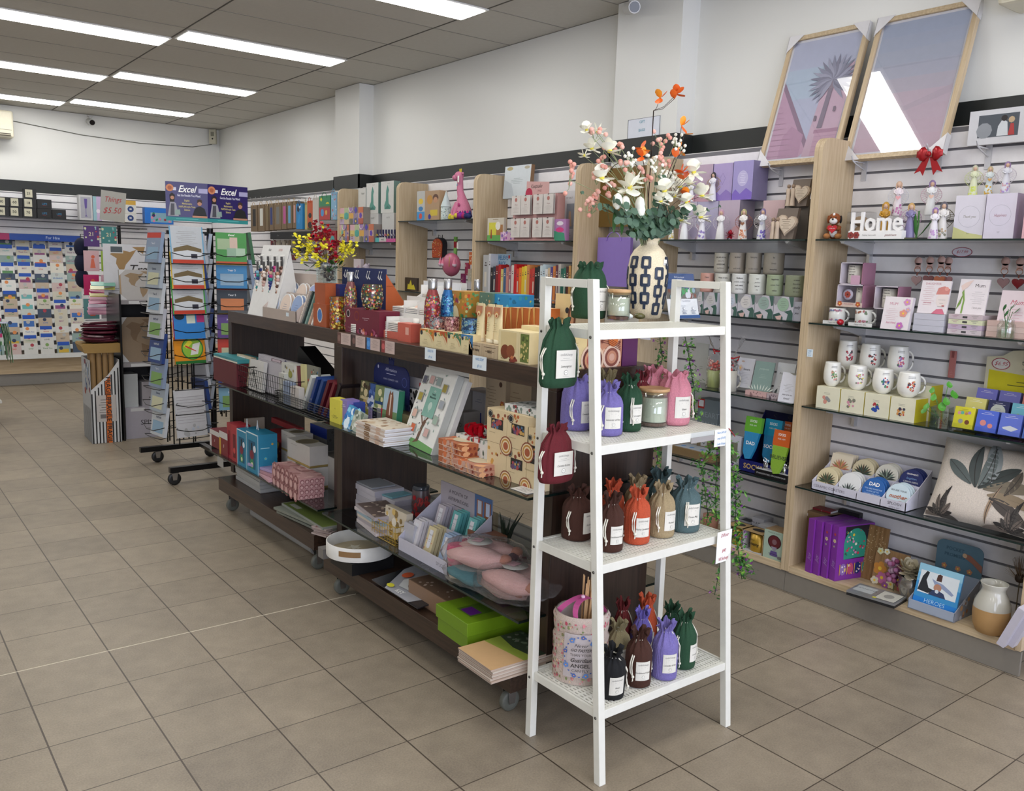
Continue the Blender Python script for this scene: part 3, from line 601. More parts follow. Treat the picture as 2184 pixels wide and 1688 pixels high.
# ---- vines ----
def garland(label,pts,seed,Y,name='hanging_vine',dens=1.0):
  g=RR(seed);W3=[ony(x,y,Y if not isinstance(Y,(list,tuple)) else Y[i]) for i,(x,y) in enumerate(pts)];O=W3[0];q=[p-O for p in W3]
  G=thing(name,label,'vine',tuple(O));b=MB();b.tube(q,.0016,C('2a4a24'),5);b.build('stem',G)
  L=MB();Fm=MB();lm=[C(c,.5) for c in ('3f7a2a','5f9a38','2e6128','84b04a','3a7038')];pm=[C(c,.5) for c in ('8a3c98','b46ac0','6c2c72')]
  for a,c in zip(q[:-1],q[1:]):
    n=int((c-a).length/.0022*dens)
    for i in range(n):
      p=a.lerp(c,g.random())+Vector((g.gauss(0,.013),g.gauss(0,.013),g.gauss(0,.008)))
      if g.random()<.075:
        for k in range(5): t=2*pi*k/5;petal(Fm,p,(cos(t),-.5,sin(t)),.0075,.0065,g.choice(pm))
      else: petal(L,p,(g.uniform(-1,1),g.uniform(-1,.2),g.uniform(-.9,.8)),g.uniform(.012,.022),g.uniform(.008,.013),g.choice(lm))
  L.build('leaves',G);Fm.build('purple_flowers',G)
garland('green vine with purple flowers hanging left of the back rack leg',[B5(30,160),B5(40,300),B5(60,450),B5(20,600)],1,-1.30)
garland('green vine with purple flowers hanging behind the pink bags',[B5(270,140),B5(300,300),B5(330,450),B5(350,600),B5(380,750),B5(380,950),B5(400,1050)],2,-1.28)
garland('short green vine below the upper-middle shelf near the wenge upright',[B5(10,1290),B5(20,1400),B5(0,1560)],3,-1.29)
garland('green vine trailing behind the grey-green bags toward the shelf',[B5(600,1270),B5(520,1400),B5(430,1500),B5(470,1640),(1505,1060),(1510,1100),(1500,1140)],4,-1.365)
garland('second thin vine beside the right rack leg, lower half',[(1530,945),(1528,1000),(1526,1060),(1528,1110)],5,-1.365)
garland('longest green vine with purple flowers outside the right rack leg',[(1547,925),(1556,965),(1566,1010),(1570,1060),(1568,1110),(1572,1160),(1578,1200),(1582,1235)],6,-1.44,dens=1.5)
garland('side shoot of vine with purple tips low beside the right leg',[(1578,1190),(1592,1212),(1600,1224)],7,-1.44)
garland('small vine end dangling left of the right rack leg',[(1536,1200),(1530,1240),(1524,1270)],8,-1.38,dens=.5)
# ================= generic packaged goods =================
def bi(vw,x0,x1,top,X,z,dep,col,name,label,cat,ops=(),side=(),tp=(),face='W',group=None,lean=0,ry=0,bev=0,sidecol=None,H=None,rz=0,parent=None,fin=None):
  "box-shaped product on a shelf of height z;x0,x1,top read in view vw;X = depth plane of its front"
  a,t=vw(x0,top);c=vw(x1,top)[0]
  if face=='W': m,w=spanW(a,c,X,z);h=H or onx(a,t,X).z-z;loc=(X,m,z);r=WF
  else: m,w=spanS(a,c,X,z);h=H or ony(a,t,X).z-z;loc=(m,X,z);r=0
  return pk(name,label,cat,loc,r+rz,w*.985,dep,max(h,.003),col,ops,side,tp,group,lean,ry,bev,sidecol,fin)
def pk(name,label,cat,loc,rz,w,dep,h,col,ops=(),side=(),tp=(),group=None,lean=0,ry=0,bev=0,sidecol=None,fin=None):
  b=MB();c=C(col,.45) if isinstance(col,str) else col
  b.box(-w/2,w/2,0,dep,0,h,c)
  if sidecol: sideF(b,w,dep,h).rect(0,0,1,1,C(sidecol));sideF(b,w,dep,h,True).rect(0,0,1,1,C(sidecol))
  if ops: draw(frontF(b,w,h),ops)
  if side: draw(sideF(b,w,dep,h),side);draw(sideF(b,w,dep,h,True),side)
  if tp: draw(topF(b,w,dep,h),tp)
  if fin: fin(b,w,dep,h)
  return put(b,name,label,cat,loc,rz,group,rx=-lean,bevel=bev,ry=ry)
def stack(n,h,loc,rz,w,dep,cols,name,lab,cat,group,jit=.006,ops=(),tp=(),seed=1,side=(),jr=2):
  g=RR(seed)
  for k in range(n):
    c=cols[k%len(cols)];d=n-1-k
    pk(name,lab.format(rip(d) if d else 'top'),cat,(loc[0]+g.uniform(-jit,jit),loc[1]+g.uniform(-jit,jit),loc[2]+k*h+.0004),rz+g.uniform(-jr,jr),w,dep,h-.0006,c,ops,side,tp if d==0 else (),group)
GT=1.176;CR='e2d2a4';TXc='8a7a5a'
# ---- lanyard display ----
def lanyards():
  m,w=spanW(*[A3(x,0)[0] for x in (345,560)],.80,GT);g=thing('lanyard_display','white counter display headed Beaded LANYARDS with hanging strings of beads','display',(.80,m,GT),WF,rx=0);h=.40
  tl=R(14)
  b=MB();b.M=MR(-tl,4,'X');b.box(-w/2,w/2,0,.004,0,h,C('e6e6e4'));f=frontF(b,w,h);f.text(.3,.93,.05,'Beaded',C('3a3a3a'),False,True,.6);f.text(.7,.93,.05,'LANYARDS',C('c48a80'),False,False,.52);b.build('back_card',g)
  for s in (-1,1): b=MB();b.prism([(0,0),(.16,0),(h*sin(tl),h*.9)],.003,C('d8d8d6'),MR(R(90),4,'Z')@MT((0,s*w/2,0)));b.build('side_wing',g)
  gg=RR(4)
  for k in range(8):
    x=-w*.38+w*.76*(k%4)/3;b=MB();y0=-(.0)+sin(tl)*h*.82;z0=h*.84*cos(tl)-(.03 if k>3 else 0);y0-=.035 if k>3 else .012
    b.box(x-.014,x+.014,y0-.002,y0,z0-.05,z0,C('4a4a4c'));b.tube([(x,y0+.02,z0+.008),(x,y0-.008,z0+.006)],.0015,WHITE)
    pal=[C(c,.35) for c in (('c4a48c','2a8c8c','2a3c7c','c03a7c','e8e4dc','7ab0c8'),('b4846c','5a3a2c','e8d8cc','c49c94','e8e4dc','d4b4a8'))[k%2]]
    for s in (-1,1):
      for j in range(11): z=z0-.06-j*.017;b.sph((x+s*(.006+.004*sin(j)),y0-.004,z),.0105,gg.choice(pal),7);
      b.tube([(x,y0,z0-.05),(x+s*.006,y0-.004,z0-.235)],.0012,BLACK,4)
    b.lathe([(.001,-.002),(.014,-.002),(.014,.002),(.001,.002)],C('c98a70',.25,.8),12,c=(x,y0-.004,max(.012,z0-.25))); b.build('beaded_lanyard',g)
lanyards()
# ---- oval card display ----
def ovals():
  m,w=spanW(*[A3(x,0)[0] for x in (470,745)],.79,GT);g=thing('card_display','pale cardboard counter tray holding oval message cards in two tiers','display',(.79,m,GT),WF);c=C('c9bab0',.6)
  b=MB();b.box(-w/2,w/2,0,.003,0,.055,C('b3a59b'));b.box(-w/2,w/2,.003,.17,0,.004,c);b.box(-w/2,w/2,.085,.088,0,.14,c);b.box(-w/2,w/2,.17,.173,0,.24,c)
  for s in (-w/2,w/2-.003): b.prism([(0,0),(.173,0),(.173,.25),(.09,.14),(0,.055)],.003,c,MT((s+.003,0,0))@MR(R(90),4,'Z'))
  f=frontF(b,w,.055);f.rect(.72,.45,.8,.8,C('d8e4ec'));b.build('tray',g)
  cols=(('93a9d0','pale blue'),('e2cfc0','beige'),('a9b4dc','lavender blue'))
  for t in (0,1):
    for k in range(3):
      x=-w/2+w*(k+.5)/3;hx,cn=cols[k if t else (0,1,0)[k]]
      for j in range(3):
        b=MB();r=w/6*.92;hh=.13;pts=[(r*cos(a*.3927)*(1),hh*.5+hh*.5*sin(a*.3927)) for a in range(16)]
        b.prism(pts,.004,C('e6e6e6'));f=Face(b,(-r,0,0),(1,0,0),(0,0,1),2*r,hh);f.disc(.5,.5,.46,C(hx),22,.46);f.lines(.5,.55,.45,4,.09,C('5a6688'),.012)
        q=Vector((.79+.02+.087*t+j*.02,m-x,GT+.01+t*.055));put(b,'oval_card',f'oval {cn} message card, {("front","back")[t]} tier, {("left","middle","right")[k]} slot, {("front","second","rear")[j]} of its row','card',tuple(q),WF,'oval cards in the counter tray',rx=-14)
ovals()
for i in range(5):
  cols=['d8ccc0','3e4a48','7a9a90','c9a890','e0dcd4'];x=A3(770+i*26,0)[0];y=yat(x,.8,GT);pk('bookmark',f'slim gift card leaning beside the oval card tray, {rip(i) if i else "first"} from the left'.replace('top','first'),'card',(.8+.0,y,GT+.001),WF,.012,.05,.17,cols[i],(('l',.5,.9,.8,6,.13,C('8a8078'),.02),),group='slim cards in the clear stand',ry=12,lean=14)
b=MB();b.box(-.06,.06,0,.09,0,.002,ACRY);b.box(.058,.06,0,.09,0,.07,ACRY);b.box(-.06,.06,.088,.09,0,.09,ACRY);put(b,'acrylic_stand','clear acrylic stand beside the oval card tray','stand',(.83,yat(A3(830,0)[0],.83,GT),GT),WF)
# ---- orange and navy boxes, yellow and red flowers ----
OR='a8532c'
bi(A3,890,1000,1040,.80,GT,.09,OR,'gift_box','orange box with oval blue window under the taller orange box','box',(('d',.5,.5,.2,C('e8e0d0'),16,.33),('d',.5,.5,.17,C('4a78b8'),16,.28)))
z2=GT+.083;bi(A3,902,990,870,.805,z2,.09,OR,'gift_box','tall orange box on top, beside the navy box','box',(('t',.35,.22,.06,'GLASS',C('e0c0a8')),('l',.4,.12,.4,2,.06,C('e0c0a8'),.012)))
bi(A3,1000,1110,875,.86,GT,.08,'232b62','gift_box','navy box standing behind the mosaic jar','box',(('r',0,.9,1,1,C('2c3470')),))
FP=Vector((.86,yat(A3(1000,0)[0],.86,GT+.2),onx(*A3(1000,872),.86).z))
def redyellow():
  g=thing('glass_vase','square glass vase filled with stones and stars under yellow and red flowers','vase',tuple(FP-Vector((0,0,.001))));s=.036;h=.098
  b=MB();b.box(-s,s,-s,s,0,.003,GLASS);
  for a in range(4): M=MR(R(90*a),4,'Z');b.box(-s,s,-s,-s+.003,0,h,GLASS,M)
  b.build('glass',g);gg=RR(3);b=MB()
  for i in range(60): b.sph((gg.uniform(-.027,.027),gg.uniform(-.027,.027),gg.uniform(.008,.085)),gg.uniform(.006,.009),C(gg.choice(['8a7a6a','b8a890','5a4a3a','d0c0a8']),.6),6)
  b.build('stone_filling',g)['kind']='stuff'
  F2=thing('flower_bunch','bunch of artificial yellow and red flowers in the square glass vase','flowers',tuple(FP+Vector((0,0,.05))));yl=[C('e8dc28',.5),C('f0e848',.5)];rd=[C('b8142c',.5),C('94102a',.5)];st=C('4a3a20',.7)
  O=FP+Vector((0,0,.05))
  def P(x,y,d=0): return ony(*A3(x,y),FP.y+d)-O
  for x,y,n,c in ((750,495,3,0),(760,560,6,0),(815,480,2,0),(850,560,9,0),(870,620,9,0),(830,670,6,0),(900,350,1,1),(960,360,2,1),(905,420,7,1),(870,490,3,1),(965,395,1,0),(990,440,7,1),(930,520,9,1),(985,510,3,0),(960,570,8,0),(925,610,8,1),(1010,480,5,1),(1060,560,10,1),(1110,540,4,1),(1125,480,1,1),(1040,620,9,1),(960,690,7,0),(1030,690,7,1),(1130,600,9,0),(1160,560,7,0),(1200,540,4,0),(1250,550,2,0),(1190,600,6,0),(1110,670,8,0),(1000,650,5,0),(895,665,6,0),(780,640,4,0),(1080,640,6,1),(940,470,5,1)):
    b=MB();p=P(x,y,fr.uniform(-.05,.05));b.tube([Vector((0,0,-.03)),Vector((p.x*.2,p.y*.2,p.z*.45)),p],.0011,st,4)
    for i in range(n):
      q=p+Vector((fr.gauss(0,.014),fr.gauss(0,.012),fr.gauss(0,.015))) if i else p
      for k in range(4): petal(b,q,(fr.uniform(-1,1),-.3,fr.uniform(-1,1)),.0155,.017,fr.choice((yl,rd)[c]),.5)
    b.build('blossom_stem',F2,label=('yellow','red')[c]+' blossoms')
  b=MB()
  for i in range(34): q=P(fr.uniform(850,1110),fr.uniform(720,785),fr.uniform(-.05,.05));petal(b,q,(fr.uniform(-1,1),-.3,fr.uniform(-.3,.6)),.04,.016,C(fr.choice(['2c5a24','3e6a30','24481e']),.5))
  b.build('leaves',F2)
redyellow()
# ---- mosaic glassware ----
MOS=['c8a83a','a83a2a','5a8a8a','b85a7a','d8c86a','7a3a5a','4a7a4a','d87a3a','e8d8b0']
def mosaic(b,prof,cols,n,seed,s0=.004,z0=.02,z1=.9):
  g=RR(seed);H=prof[-1][1]
  for i in range(n):
    z=g.uniform(z0,z1)*H
    for (r0,a0),(r1,a1) in zip(prof,prof[1:]):
      if a0<=z<=a1 and a1>a0: rr=r0+(r1-r0)*(z-a0)/(a1-a0)+.0008;break
    else: continue
    a=g.uniform(pi*.85,pi*2.0);s=g.uniform(.5,1.2)*s0;tx,ty=-sin(a),cos(a);b.add([(rr*cos(a)+tx*s*cos(q),rr*sin(a)+ty*s*cos(q),z+s*sin(q)) for q in (0,1.05,2.1,3.14,4.2,5.25)],[(0,1,2,3,4,5)],C(g.choice(cols),.25,.2))
def bottle(label,vw,x0,x1,top,X,z,base,cols,seed):
  m=yat(vw((x0+x1)/2,0)[0],X,z);r=(x1-x0)*vw.o[2]*(Vector((X,m,z))-CP).dot(fw)/F/2;H=onx(*vw((x0+x1)/2,top),X).z-z;g=thing('mosaic_bottle',label,'bottle',(X+r,m,z))
  p=[(r*.92,0),(r,.004),(r,H*.55),(r*.93,H*.66),(r*.7,H*.78),(r*.52,H*.84)];b=MB();b.lathe(p,C(base,.3,.3),26);mosaic(b,p,cols,420,seed,.0045);b.build('body',g)
  b=MB();q=H*.84;b.lathe([(r*.5,q-.004),(r*.56,q),(r*.58,H*.86),(r*.58,H-.004),(r*.5,H)],STEEL,24);b.build('steel_cap',g)
bottle('tall mosaic bottle with steel cap beside the patterned bowl',A3,1100,1205,780,.80,GT,'7a4a4a',MOS,11)
def jar(label,vw,x0,x1,top,X,z,base,cols,seed,prof,name='mosaic_jar',cat='candle holder'):
  m=yat(vw((x0+x1)/2,0)[0],X,z);r=(x1-x0)*vw.o[2]*(Vector((X,m,z))-CP).dot(fw)/F/2;H=onx(*vw((x0+x1)/2,top),X).z-z;b=MB();p=[(a*r,c*H) for a,c in prof];b.lathe(p,C(base,.25,.25),24,cap=(True,False));b.lathe([(p[-1][0]*.93,H*.999),(p[-1][0]*.9,H*.6),(.001,H*.5)],C('3a2418',.5),20,cap=(False,False));mosaic(b,p,cols,260,seed,.0055,z1=.97);put(b,name,label,cat,(X+r,m,z))
jar('yellow and red mosaic tumbler in front of the navy box',A3,972,1095,985,.785,GT,'8a5a2a',['d8b83a','a83a1a','c86a2a','8a8a3a','b84a5a','e8d070','6a7a8a'],12,[(.9,0),(1,.03),(1,.97),(.97,1)])
z3=GT+.108
bi(A3,1155,1440,1035,.79,GT,.10,'6e1830','gift_box','maroon gift box with oval logo under the round mosaic bowl','box',(('d',.09,.78,.055,C('e0d0d0'),16),('d',.09,.78,.045,C('2a1018'),16),('d',.35,.72,.07,C('8a3a20'),14),('d',.35,.72,.055,C('6e1830'),14),('l',.62,.66,.2,2,.07,C('c8a8b0'),.02),('l',.2,.2,.25,3,.07,C('b08898'),.012),('s',22,.03,['c8643a','d8a0a8','a8486a','4a2a3a'],4,.4,.02,.97,.25)),H=.108)
jar('round mosaic glass bowl sitting on the maroon gift box',A3,1205,1390,882,.79,z3,'4a4a3a',['7a8a4a','a83a2a','c8a04a','5a3a5a','e0d8c0','3a6a5a'],13,[(.55,0),(.82,.12),(1,.45),(.97,.75),(.8,1)],'mosaic_bowl','bowl')
# navy hanging display with orange side
def navy():
  m,w=spanW(A3(1130,0)[0],A3(1490,0)[0],.93,GT);h=onx(*A3(1130,740),.93).z-GT;g=thing('hanging_display','empty navy display board with white hooks and orange checked side','display',(.93,m,GT),WF)
  b=MB();b.box(-w/2,w/2,0,.004,0,h,C('1c2a5c'));b.build('board',g)
  for k in range(4):
    b=MB();x=-w/2+w*(k*.26+.1)
    for s in (0,.02): b.tube([(x+s,-.003,h-.05),(x+s,-.012,h-.04),(x+s,-.004,h-.012)],.0028,WHITE,6)
    b.build('hook',g)
  b=MB();b.prism([(0,0),(.2,0),(0,h*.92)],.003,C('b4582a'),MT((w/2+.003,0,0))@MR(R(90),4,'Z'))
  f=Face(b,(w/2+.0005,0,0),(0,1,0),(0,0,1),.2,h*.92)
  for k in range(1,9):
    if k<9: f.rect(k*.1,0,k*.1+.004,1-k*.1,C('93431e'));f.rect(0,k*.1,1-k*.1,k*.1+.004,C('93431e'))
  b.build('side_wing',g)
navy()
# ---- coasters ----
def coaster(label,loc,rz,r,rim,rnd=True,w=None,top='e8e2da',group=None):
  b=MB()
  if rnd: b.lathe([(r*.97,0),(r,.001),(r,.0055),(r*.97,.0065)],C('e6e2da',.4),24);b.lathe([(r*.985,-.001),(r*.985,0)],C(rim),24);b.lathe([(r*.9,.0066),(.9*r,.0068)],C(top,.4),24)
  else: b.box(-r,r,0,2*r,.001,.0065,C('e6e2da',.4));b.box(-r*.98,r*.98,.01*r,1.98*r,0,.001,C(rim));topF(b,2*r,2*r,.0066).rect(.06,.06,.94,.94,C(top))
  return put(b,'coaster',label,'coaster',loc,rz,group)
def coasterdisplay():
  m,w=spanW(A3(1365,0)[0],A3(1700,0)[0],.80,GT);g=thing('coaster_display','white tiered cardboard display holding stacks of ceramic coasters','display',(.80,m,GT),WF);wc=C('dcdad6');dz=.045
  b=MB()
  for t in range(3):
    y0=.015+t*.085;z0=.03+t*.068
    b.box(-w/2,w/2,y0,y0+.085,z0-.003,z0,wc);b.box(-w/2,w/2,y0+.082,y0+.085,z0,z0+.075,wc);b.box(-w/2,w/2,y0,y0+.003,z0-.03,z0,wc)
    for k in range(1,3): x=-w/2+w*k/3;b.box(x-.0015,x+.0015,y0,y0+.085,z0,z0+.06,wc)
  for s in (-w/2,w/2-.003): b.prism([(0,0),(.27,0),(.27,.19),(.0,.04)],.003,wc,MT((s+.003,0,0))@MR(R(90),4,'Z'))
  b.box(-w/2,w/2,.012,.015,0,.03,C('cf6a58'));b.build('tray',g)
  cw=w/3
  for t in range(3):
    for k in range(3):
      if t==2 and k!=1: continue
      n=(5,4,3)[t]
      for j in range(n):
        x=-w/2+cw*(k+.5);rim=('8a3a2a','2a2a2a','3a5a8a')[(k+t)%3]
        coaster(f'{("lower","middle","upper")[t]} tier {("left","centre","right")[k]} stack, {rip(n-1-j)} square coaster, ceramic with dark edge',(.80+.02+t*.085,m-x,GT+.031+t*.068+j*.0075),WF,cw*.44,rim,False,group='coasters in the tiered display')
coasterdisplay()
for si,(x,y,n,nm,tp) in enumerate(((1255,1290,5,'left tied stack','e0d8cc'),(1385,1300,5,'right tied stack','ddd6ca'),(1540,1330,4,'loose stack with red pattern','c07058'))):
  P=onz(*A3(x,y),GT)+Vector((.03,.02,0))
  for j in range(n): coaster(f'round coaster, {rip(n-1-j)} of the {nm} at the gondola front edge',(P.x+.0,P.y,GT+.0015+j*.0078),0,.046,'4a3a34',top=tp,group='round coasters on the gondola top')
P=onz(*A3(1690,1338),GT);coaster('single round coaster beside the dark incense tube',(P.x+.03,P.y,GT+.0015),0,.036,'a85a4a',top='d8d0c8')
bi(A3,1590,1700,1230,.79,GT,.05,'c8604e','gift_box','coral red box beside the coaster tray with small pale label','box',(('r',.6,.4,.85,.8,C('e0a898')),),H=.075)
# tubes, bottles, bowls and boxes on the near gondola top
P=onz(*A5(160,1500),GT);b=MB();b.lathe([(.012,0),(.016,.002),(.015,.08),(.015,.082)],C('3a3434',.3),16,c=(0,0,0));b.lathe([(.0155,.07),(.0158,.088),(.001,.089)],C('e8e6e0'),16);mosaic(b,[(.0155,0),(.0155,.08)],['c8a0a0','e0d0c0','8a7a7a'],40,3,.003);put(b,'incense_tube','short dark patterned tube with white lid beside the red mosaic bottle','tube',(P.x+.015,P.y,GT))
bottle('red mosaic bottle with steel cap on the near gondola top',A5,190,325,990,.79,GT,'8a3a3a',['c85a3a','d8983a','8a4a6a','5a8a7a','e0c070','a82a3a','d87a9a'],21)
bottle('blue mosaic bottle with steel cap beside the red one',A5,330,450,992,.86,GT,'2a6aa8',['3a8ac8','5ab0d8','2a4a8a','8ac8e0','3a9aa0','1a3a7a'],22)
bottle('silver-capped bottle behind the blue mosaic bottle and green tray',A5,600,690,998,1.1,GT,'5a5a5a',MOS,23)
pk('sign_board','plain white board leaning behind the mosaic bottles','sign',(1.02,yat(A5(370,0)[0],1.02,GT),GT),WF,.29,.003,.24,'dfe2e6',(('t',.05,.93,.05,'17',C('8ab0d0')),),lean=3)
for k,(c,cn) in enumerate((('e8c4b0','pale pink arch'),('f0ece4','white'),('3a4a6a','navy striped'))):
  b=MB();b.lathe([(.05,0),(.052,.003),(.05,.006)],C(c,.4),24);b.M=Matrix();put(b,'round_coaster',f'{cn} disc coaster standing upright behind the bottles','coaster',(.93+.012*k,yat(A5((190,470,300)[k],0)[0],.93,GT),GT+.09),WF,rx=75)
bx=[(215,332,'c8742e'),(332,443,'b8542e'),(443,558,'4a7a5a'),(558,655,'3a7ab0')]
for k,(a,c,ac) in enumerate(bx):
  bi(A5,a,c,1405+k*16,.765,GT,.075,CR,'soap_box',f'cream box with {("orange leaf","red rainbow","green leaf","blue wave")[k]} corner in the front row under the bowls','box',(('p',((0,1),(1,1),(1,.35),(.85,.62),(.6,.85),(.3,.92),(0,.8)),C(ac)),('d',.12,.78,.09,C('2a3038'),12),('s',18,.05,[ac,'d8a04a','7a9a4a','e8c89a'],k+3,.35,.75,.98,.97),('p',((.98,.3),(.93,.3),(.82,.58),(.6,.78),(.62,.72),(.78,.52),(.88,.3)),C('d8b890')),('t',.42,.42,.08,('Quandong','Desert Lime','Finger Lime','Kakadu')[k],C(TXc)),('l',.42,.3,.5,3,.07,C('b8a880'),.015)),group='cream boxes in the front row')
z4=GT+.062
for k,(a,c,t,col,pc) in enumerate(((240,368,1310,'7a4a4a',['a86a6a','c89a8a','5a3a4a','8aa0a0']),(368,492,1312,'8a5a5a',['b87a7a','6a3a3a','c8a090']),(492,655,1322,'2a4a6a',['3a6a9a','2a3a5a','5a8aa8','8aa8a0']))):
  jar(('dusky pink mosaic bowl at the left of the bowl row','rose mosaic bowl in the middle of the bowl row','deep blue mosaic bowl at the right of the bowl row')[k],A5,a,c,t,.78,z4,col,pc,30+k,[(.62,0),(.9,.1),(1,.5),(.96,.95),(.93,1)],'mosaic_bowl','bowl')
bi(A5,455,580,1090,.90,GT,.10,'b8883a','mug_box','colourful jungle print mug box with cream oval label','box',(('s',60,.07,['c8502e','5a8a3a','d8b04a','3a6a4a','e0783a','e8d89a','8a3a5a'],8,.04,.04,.96,.96),('d',.42,.48,.27,C(CR),20,.26),('l',.42,.52,.3,4,.05,C('9a8a6a'),.012),('d',.2,.85,.1,C('2a3038'),12)),side=(('s',50,.07,['5a9a5a','7ab07a','e0a04a','c8502e','d8e0a0'],9,.03,.03,.97,.97),))
pk('pattern_tray','long green leaf-print box behind the blue box','box',(1.0,yat(A5(820,0)[0],1.0,GT),GT),WF,.36,.12,.14,'6a8a4a',(('s',70,.03,['c8502e','d8b04a','3a7a7a','8ab06a','e0c07a','2a5a4a'],14,.01,.6,.99,.97),),tp=(('s',30,.03,['7a9a7a','4a6a4a','a8b890'],2),))
bi(A5,700,810,1105,.93,GT,.10,'5a7a6a','mug_box','grey-green print mug box with cream oval label','box',(('s',40,.07,['7a9a8a','4a6a5a','a8b8a0','c8a06a'],18),('d',.45,.5,.3,C(CR),20,.3),('l',.45,.55,.3,4,.06,C('9a8a6a'),.012)))
bi(A5,806,945,1118,.94,GT,.12,'2a8ac0','mug_box','bright blue print mug box with dark round logo','box',(('s',50,.07,['3aa0d0','1a6aa0','5ac0d8','2a4a8a','8ad0e0'],19),('d',.42,.45,.3,C(CR),20,.28),('d',.25,.8,.09,C('2a3038'),12)),side=(('s',40,.07,['3a9ab8','1a6a90','4a9a7a','c8c05a'],20),))
for k,(a,c) in enumerate(((635,735),(735,803),(795,868))):
  P0=yat(A5((a+c)/2,0)[0],.79,GT+.05);zb=GT+.048;g=thing('hand_cream_tube',f'cream hand cream tube with rainbow motif, {("left","middle","right")[k]} of three on wooden blocks','tube',(.795,P0,zb),WF,'hand cream tubes')
  b=MB();b.ring([[(.021*(1-t*.0)*cos(a_),(.014*(1-t)+.001)*sin(a_)+.014,.012+t*.125) for a_ in [i*pi/8 for i in range(16)]] for t in (0,.3,.6,.85,1)],C('ead9aa',.35));f=Face(b,(-.02,-.0005,.03),(1,0,.0),(0,.09,.996),.04,.1);f.k=6;f.rect(.02,.72,.98,.98,C('b87a5a'));f.disc(.5,.72,.3,C('c8844a'),16);f.disc(.5,.7,.22,C('e8d0a0'),16);f.disc(.5,.68,.13,C('a85a3a'),14);f.lines(.5,.4,.6,5,.07,C('a89868'),.012);b.build('tube',g)
  b=MB();b.lathe([(.016,0),(.017,.002),(.017,.013),(.016,.014)],C('efe6c8',.4),16,c=(0,.014,0));b.build('cap',g)
for k,(a,c) in enumerate(((620,730),(730,862))):
  bi(A5,a,c,1515+k*15,.765,GT,.06,OAK,'wooden_block',f'stamped wooden block under the hand cream tubes, {("left","right")[k]} one','block',(('l',.5,.75,.8,2,.3,C('5a4430'),.04),('t',.5,.45,.3,('soft baby','BBC')[k],C('3a2a1e'),True)),H=.047)
for k in range(5):
  a=752+k*96;bi(A5,a,a+96,1226+k*2,.90,GT,.075,'b8642e','pattern_box',f'orange dot-painting patterned box, {("leftmost","second","third","fourth","rightmost")[k]} of the row of five','box',[('d',.5,.0,.48-.07*i,C(('d89a4a','8a3a2a','e0b070','a04a7a','d8c08a','6a2a3a')[i]),16) for i in range(6)]+[('p',((.5+.25*s,1),(.5+.42*s,1),(.5+.2*s,.45)),C('d8a860')) for s in (-1,1)],tp=(('r',0,0,1,1,C('d8a87a')),),group='orange patterned boxes')
bi(A5,865,1035,1412,.765,GT,.12,CR,'lemon_myrtle_box','cream Lemon Myrtle display box with cut-out window, front','box',(('r',.12,.3,.88,.95,C('d8c490')),('d',.35,.3,.22,C('7a3a1e'),16),('d',.62,.33,.2,C('8a4a2a'),16),('t',.25,.17,.085,'Lemon',C('6a5a2a')),('t',.25,.08,.085,'Myrtle',C('6a5a2a')),('s',9,.07,['8a3a2a','5a2a1e','c8784a'],5,.6,.03,.97,.15)))
bi(A5,1035,1120,1435,.765,GT,.13,CR,'lemon_myrtle_box','cream box with green leaf edge, beside the hanging green bag','box',(('r',.15,.05,1,.95,C('6a7a3a')),('s',20,.12,['8a9a4a','4a5a2a','d0c07a'],6,.2,.1,.95,.9)))
bi(A5,1325,1490,1112,1.0,GT,.004,'e4cd98','shelf_sign','cream Lemon Myrtle sign card with small round portrait','sign',(('d',.62,.75,.1,C('2a3038'),14),('d',.86,.62,.2,C('6a4434'),18,.24),('d',.86,.64,.11,C('c89878'),14,.14),('t',.22,.62,.08,'Lemon',C('7a6a3a')),('t',.22,.5,.08,'Myrtle',C('7a6a3a')),('l',.25,.28,.35,3,.06,C('a8986a'),.012)))
# near end of the top: display trays seen behind the rack leg
def nearend():
  Y=-1.31
  def s_(x0,x1,top,dep,col,name,label,ops,Yp=Y,H=None,tp=()): return bi(A5,x0,x1,top,Yp,GT,dep,col,name,label,'box',ops,face='S',H=H,tp=tp)
  s_(1390,1600,1475,.02,'e6cf94','display_box','plain cream backed box with two round certification logos, behind the rack leg',(('l',.42,.85,.5,7,.075,C('9a8a5a'),.012),('d',.3,.1,.1,C('1a1a1a'),16),('p',((.2,.1),(.4,.1),(.38,.04),(.3,.02),(.22,.04)),C('b02a20')),('t',.5,.1,.04,'MADE IN',C('6a2a20')),('p',((.72,.06),(.86,.06),(.79,.16)),C('1a4a2a'))))
  s_(1600,1890,1462,.12,'c88a6a','display_box','terracotta dot-painting box with orange sun beside the purple board',[('s',40,.05,['a85a4a','8a4a3a','e0b090','7a3a2a'],31)]+[('d',.15,.25,.33-.055*i,C(('e8c8a8','6a2e22','d89a70','b8584a','7a4a20','e8b8a0')[i]),20) for i in range(6)]+[('d',.7,.3,.26-.06*i,C(('e8c8b0','8a4a3a','c88a6a','d8a890')[i]),18) for i in range(4)]+[('d',.72,.82,.14,C('d8742e'),18)]+[('p',((.35,.98-.06*i),(.6,.9-.06*i),(.95,.66-.05*i),(.95,.64-.05*i),(.6,.88-.06*i),(.35,.96-.06*i)),C('6a3228')) for i in range(4)])
  s_(1895,2020,1412,.012,'551550','divider_board','plain purple board standing at the end of the gondola top',())
  for k in range(5): bi(A5,1330+k*75,1400+k*75,1405,-1.2,GT,.18,CR,'soap_bar_box',f'small cream box in the tray behind the certification box, {rip(k)} from left'.replace('top','first'),'box',(('s',6,.12,['8a4a2a','c8a05a'],k),),face='S',H=.12,group='small cream boxes at the gondola end')
nearend()
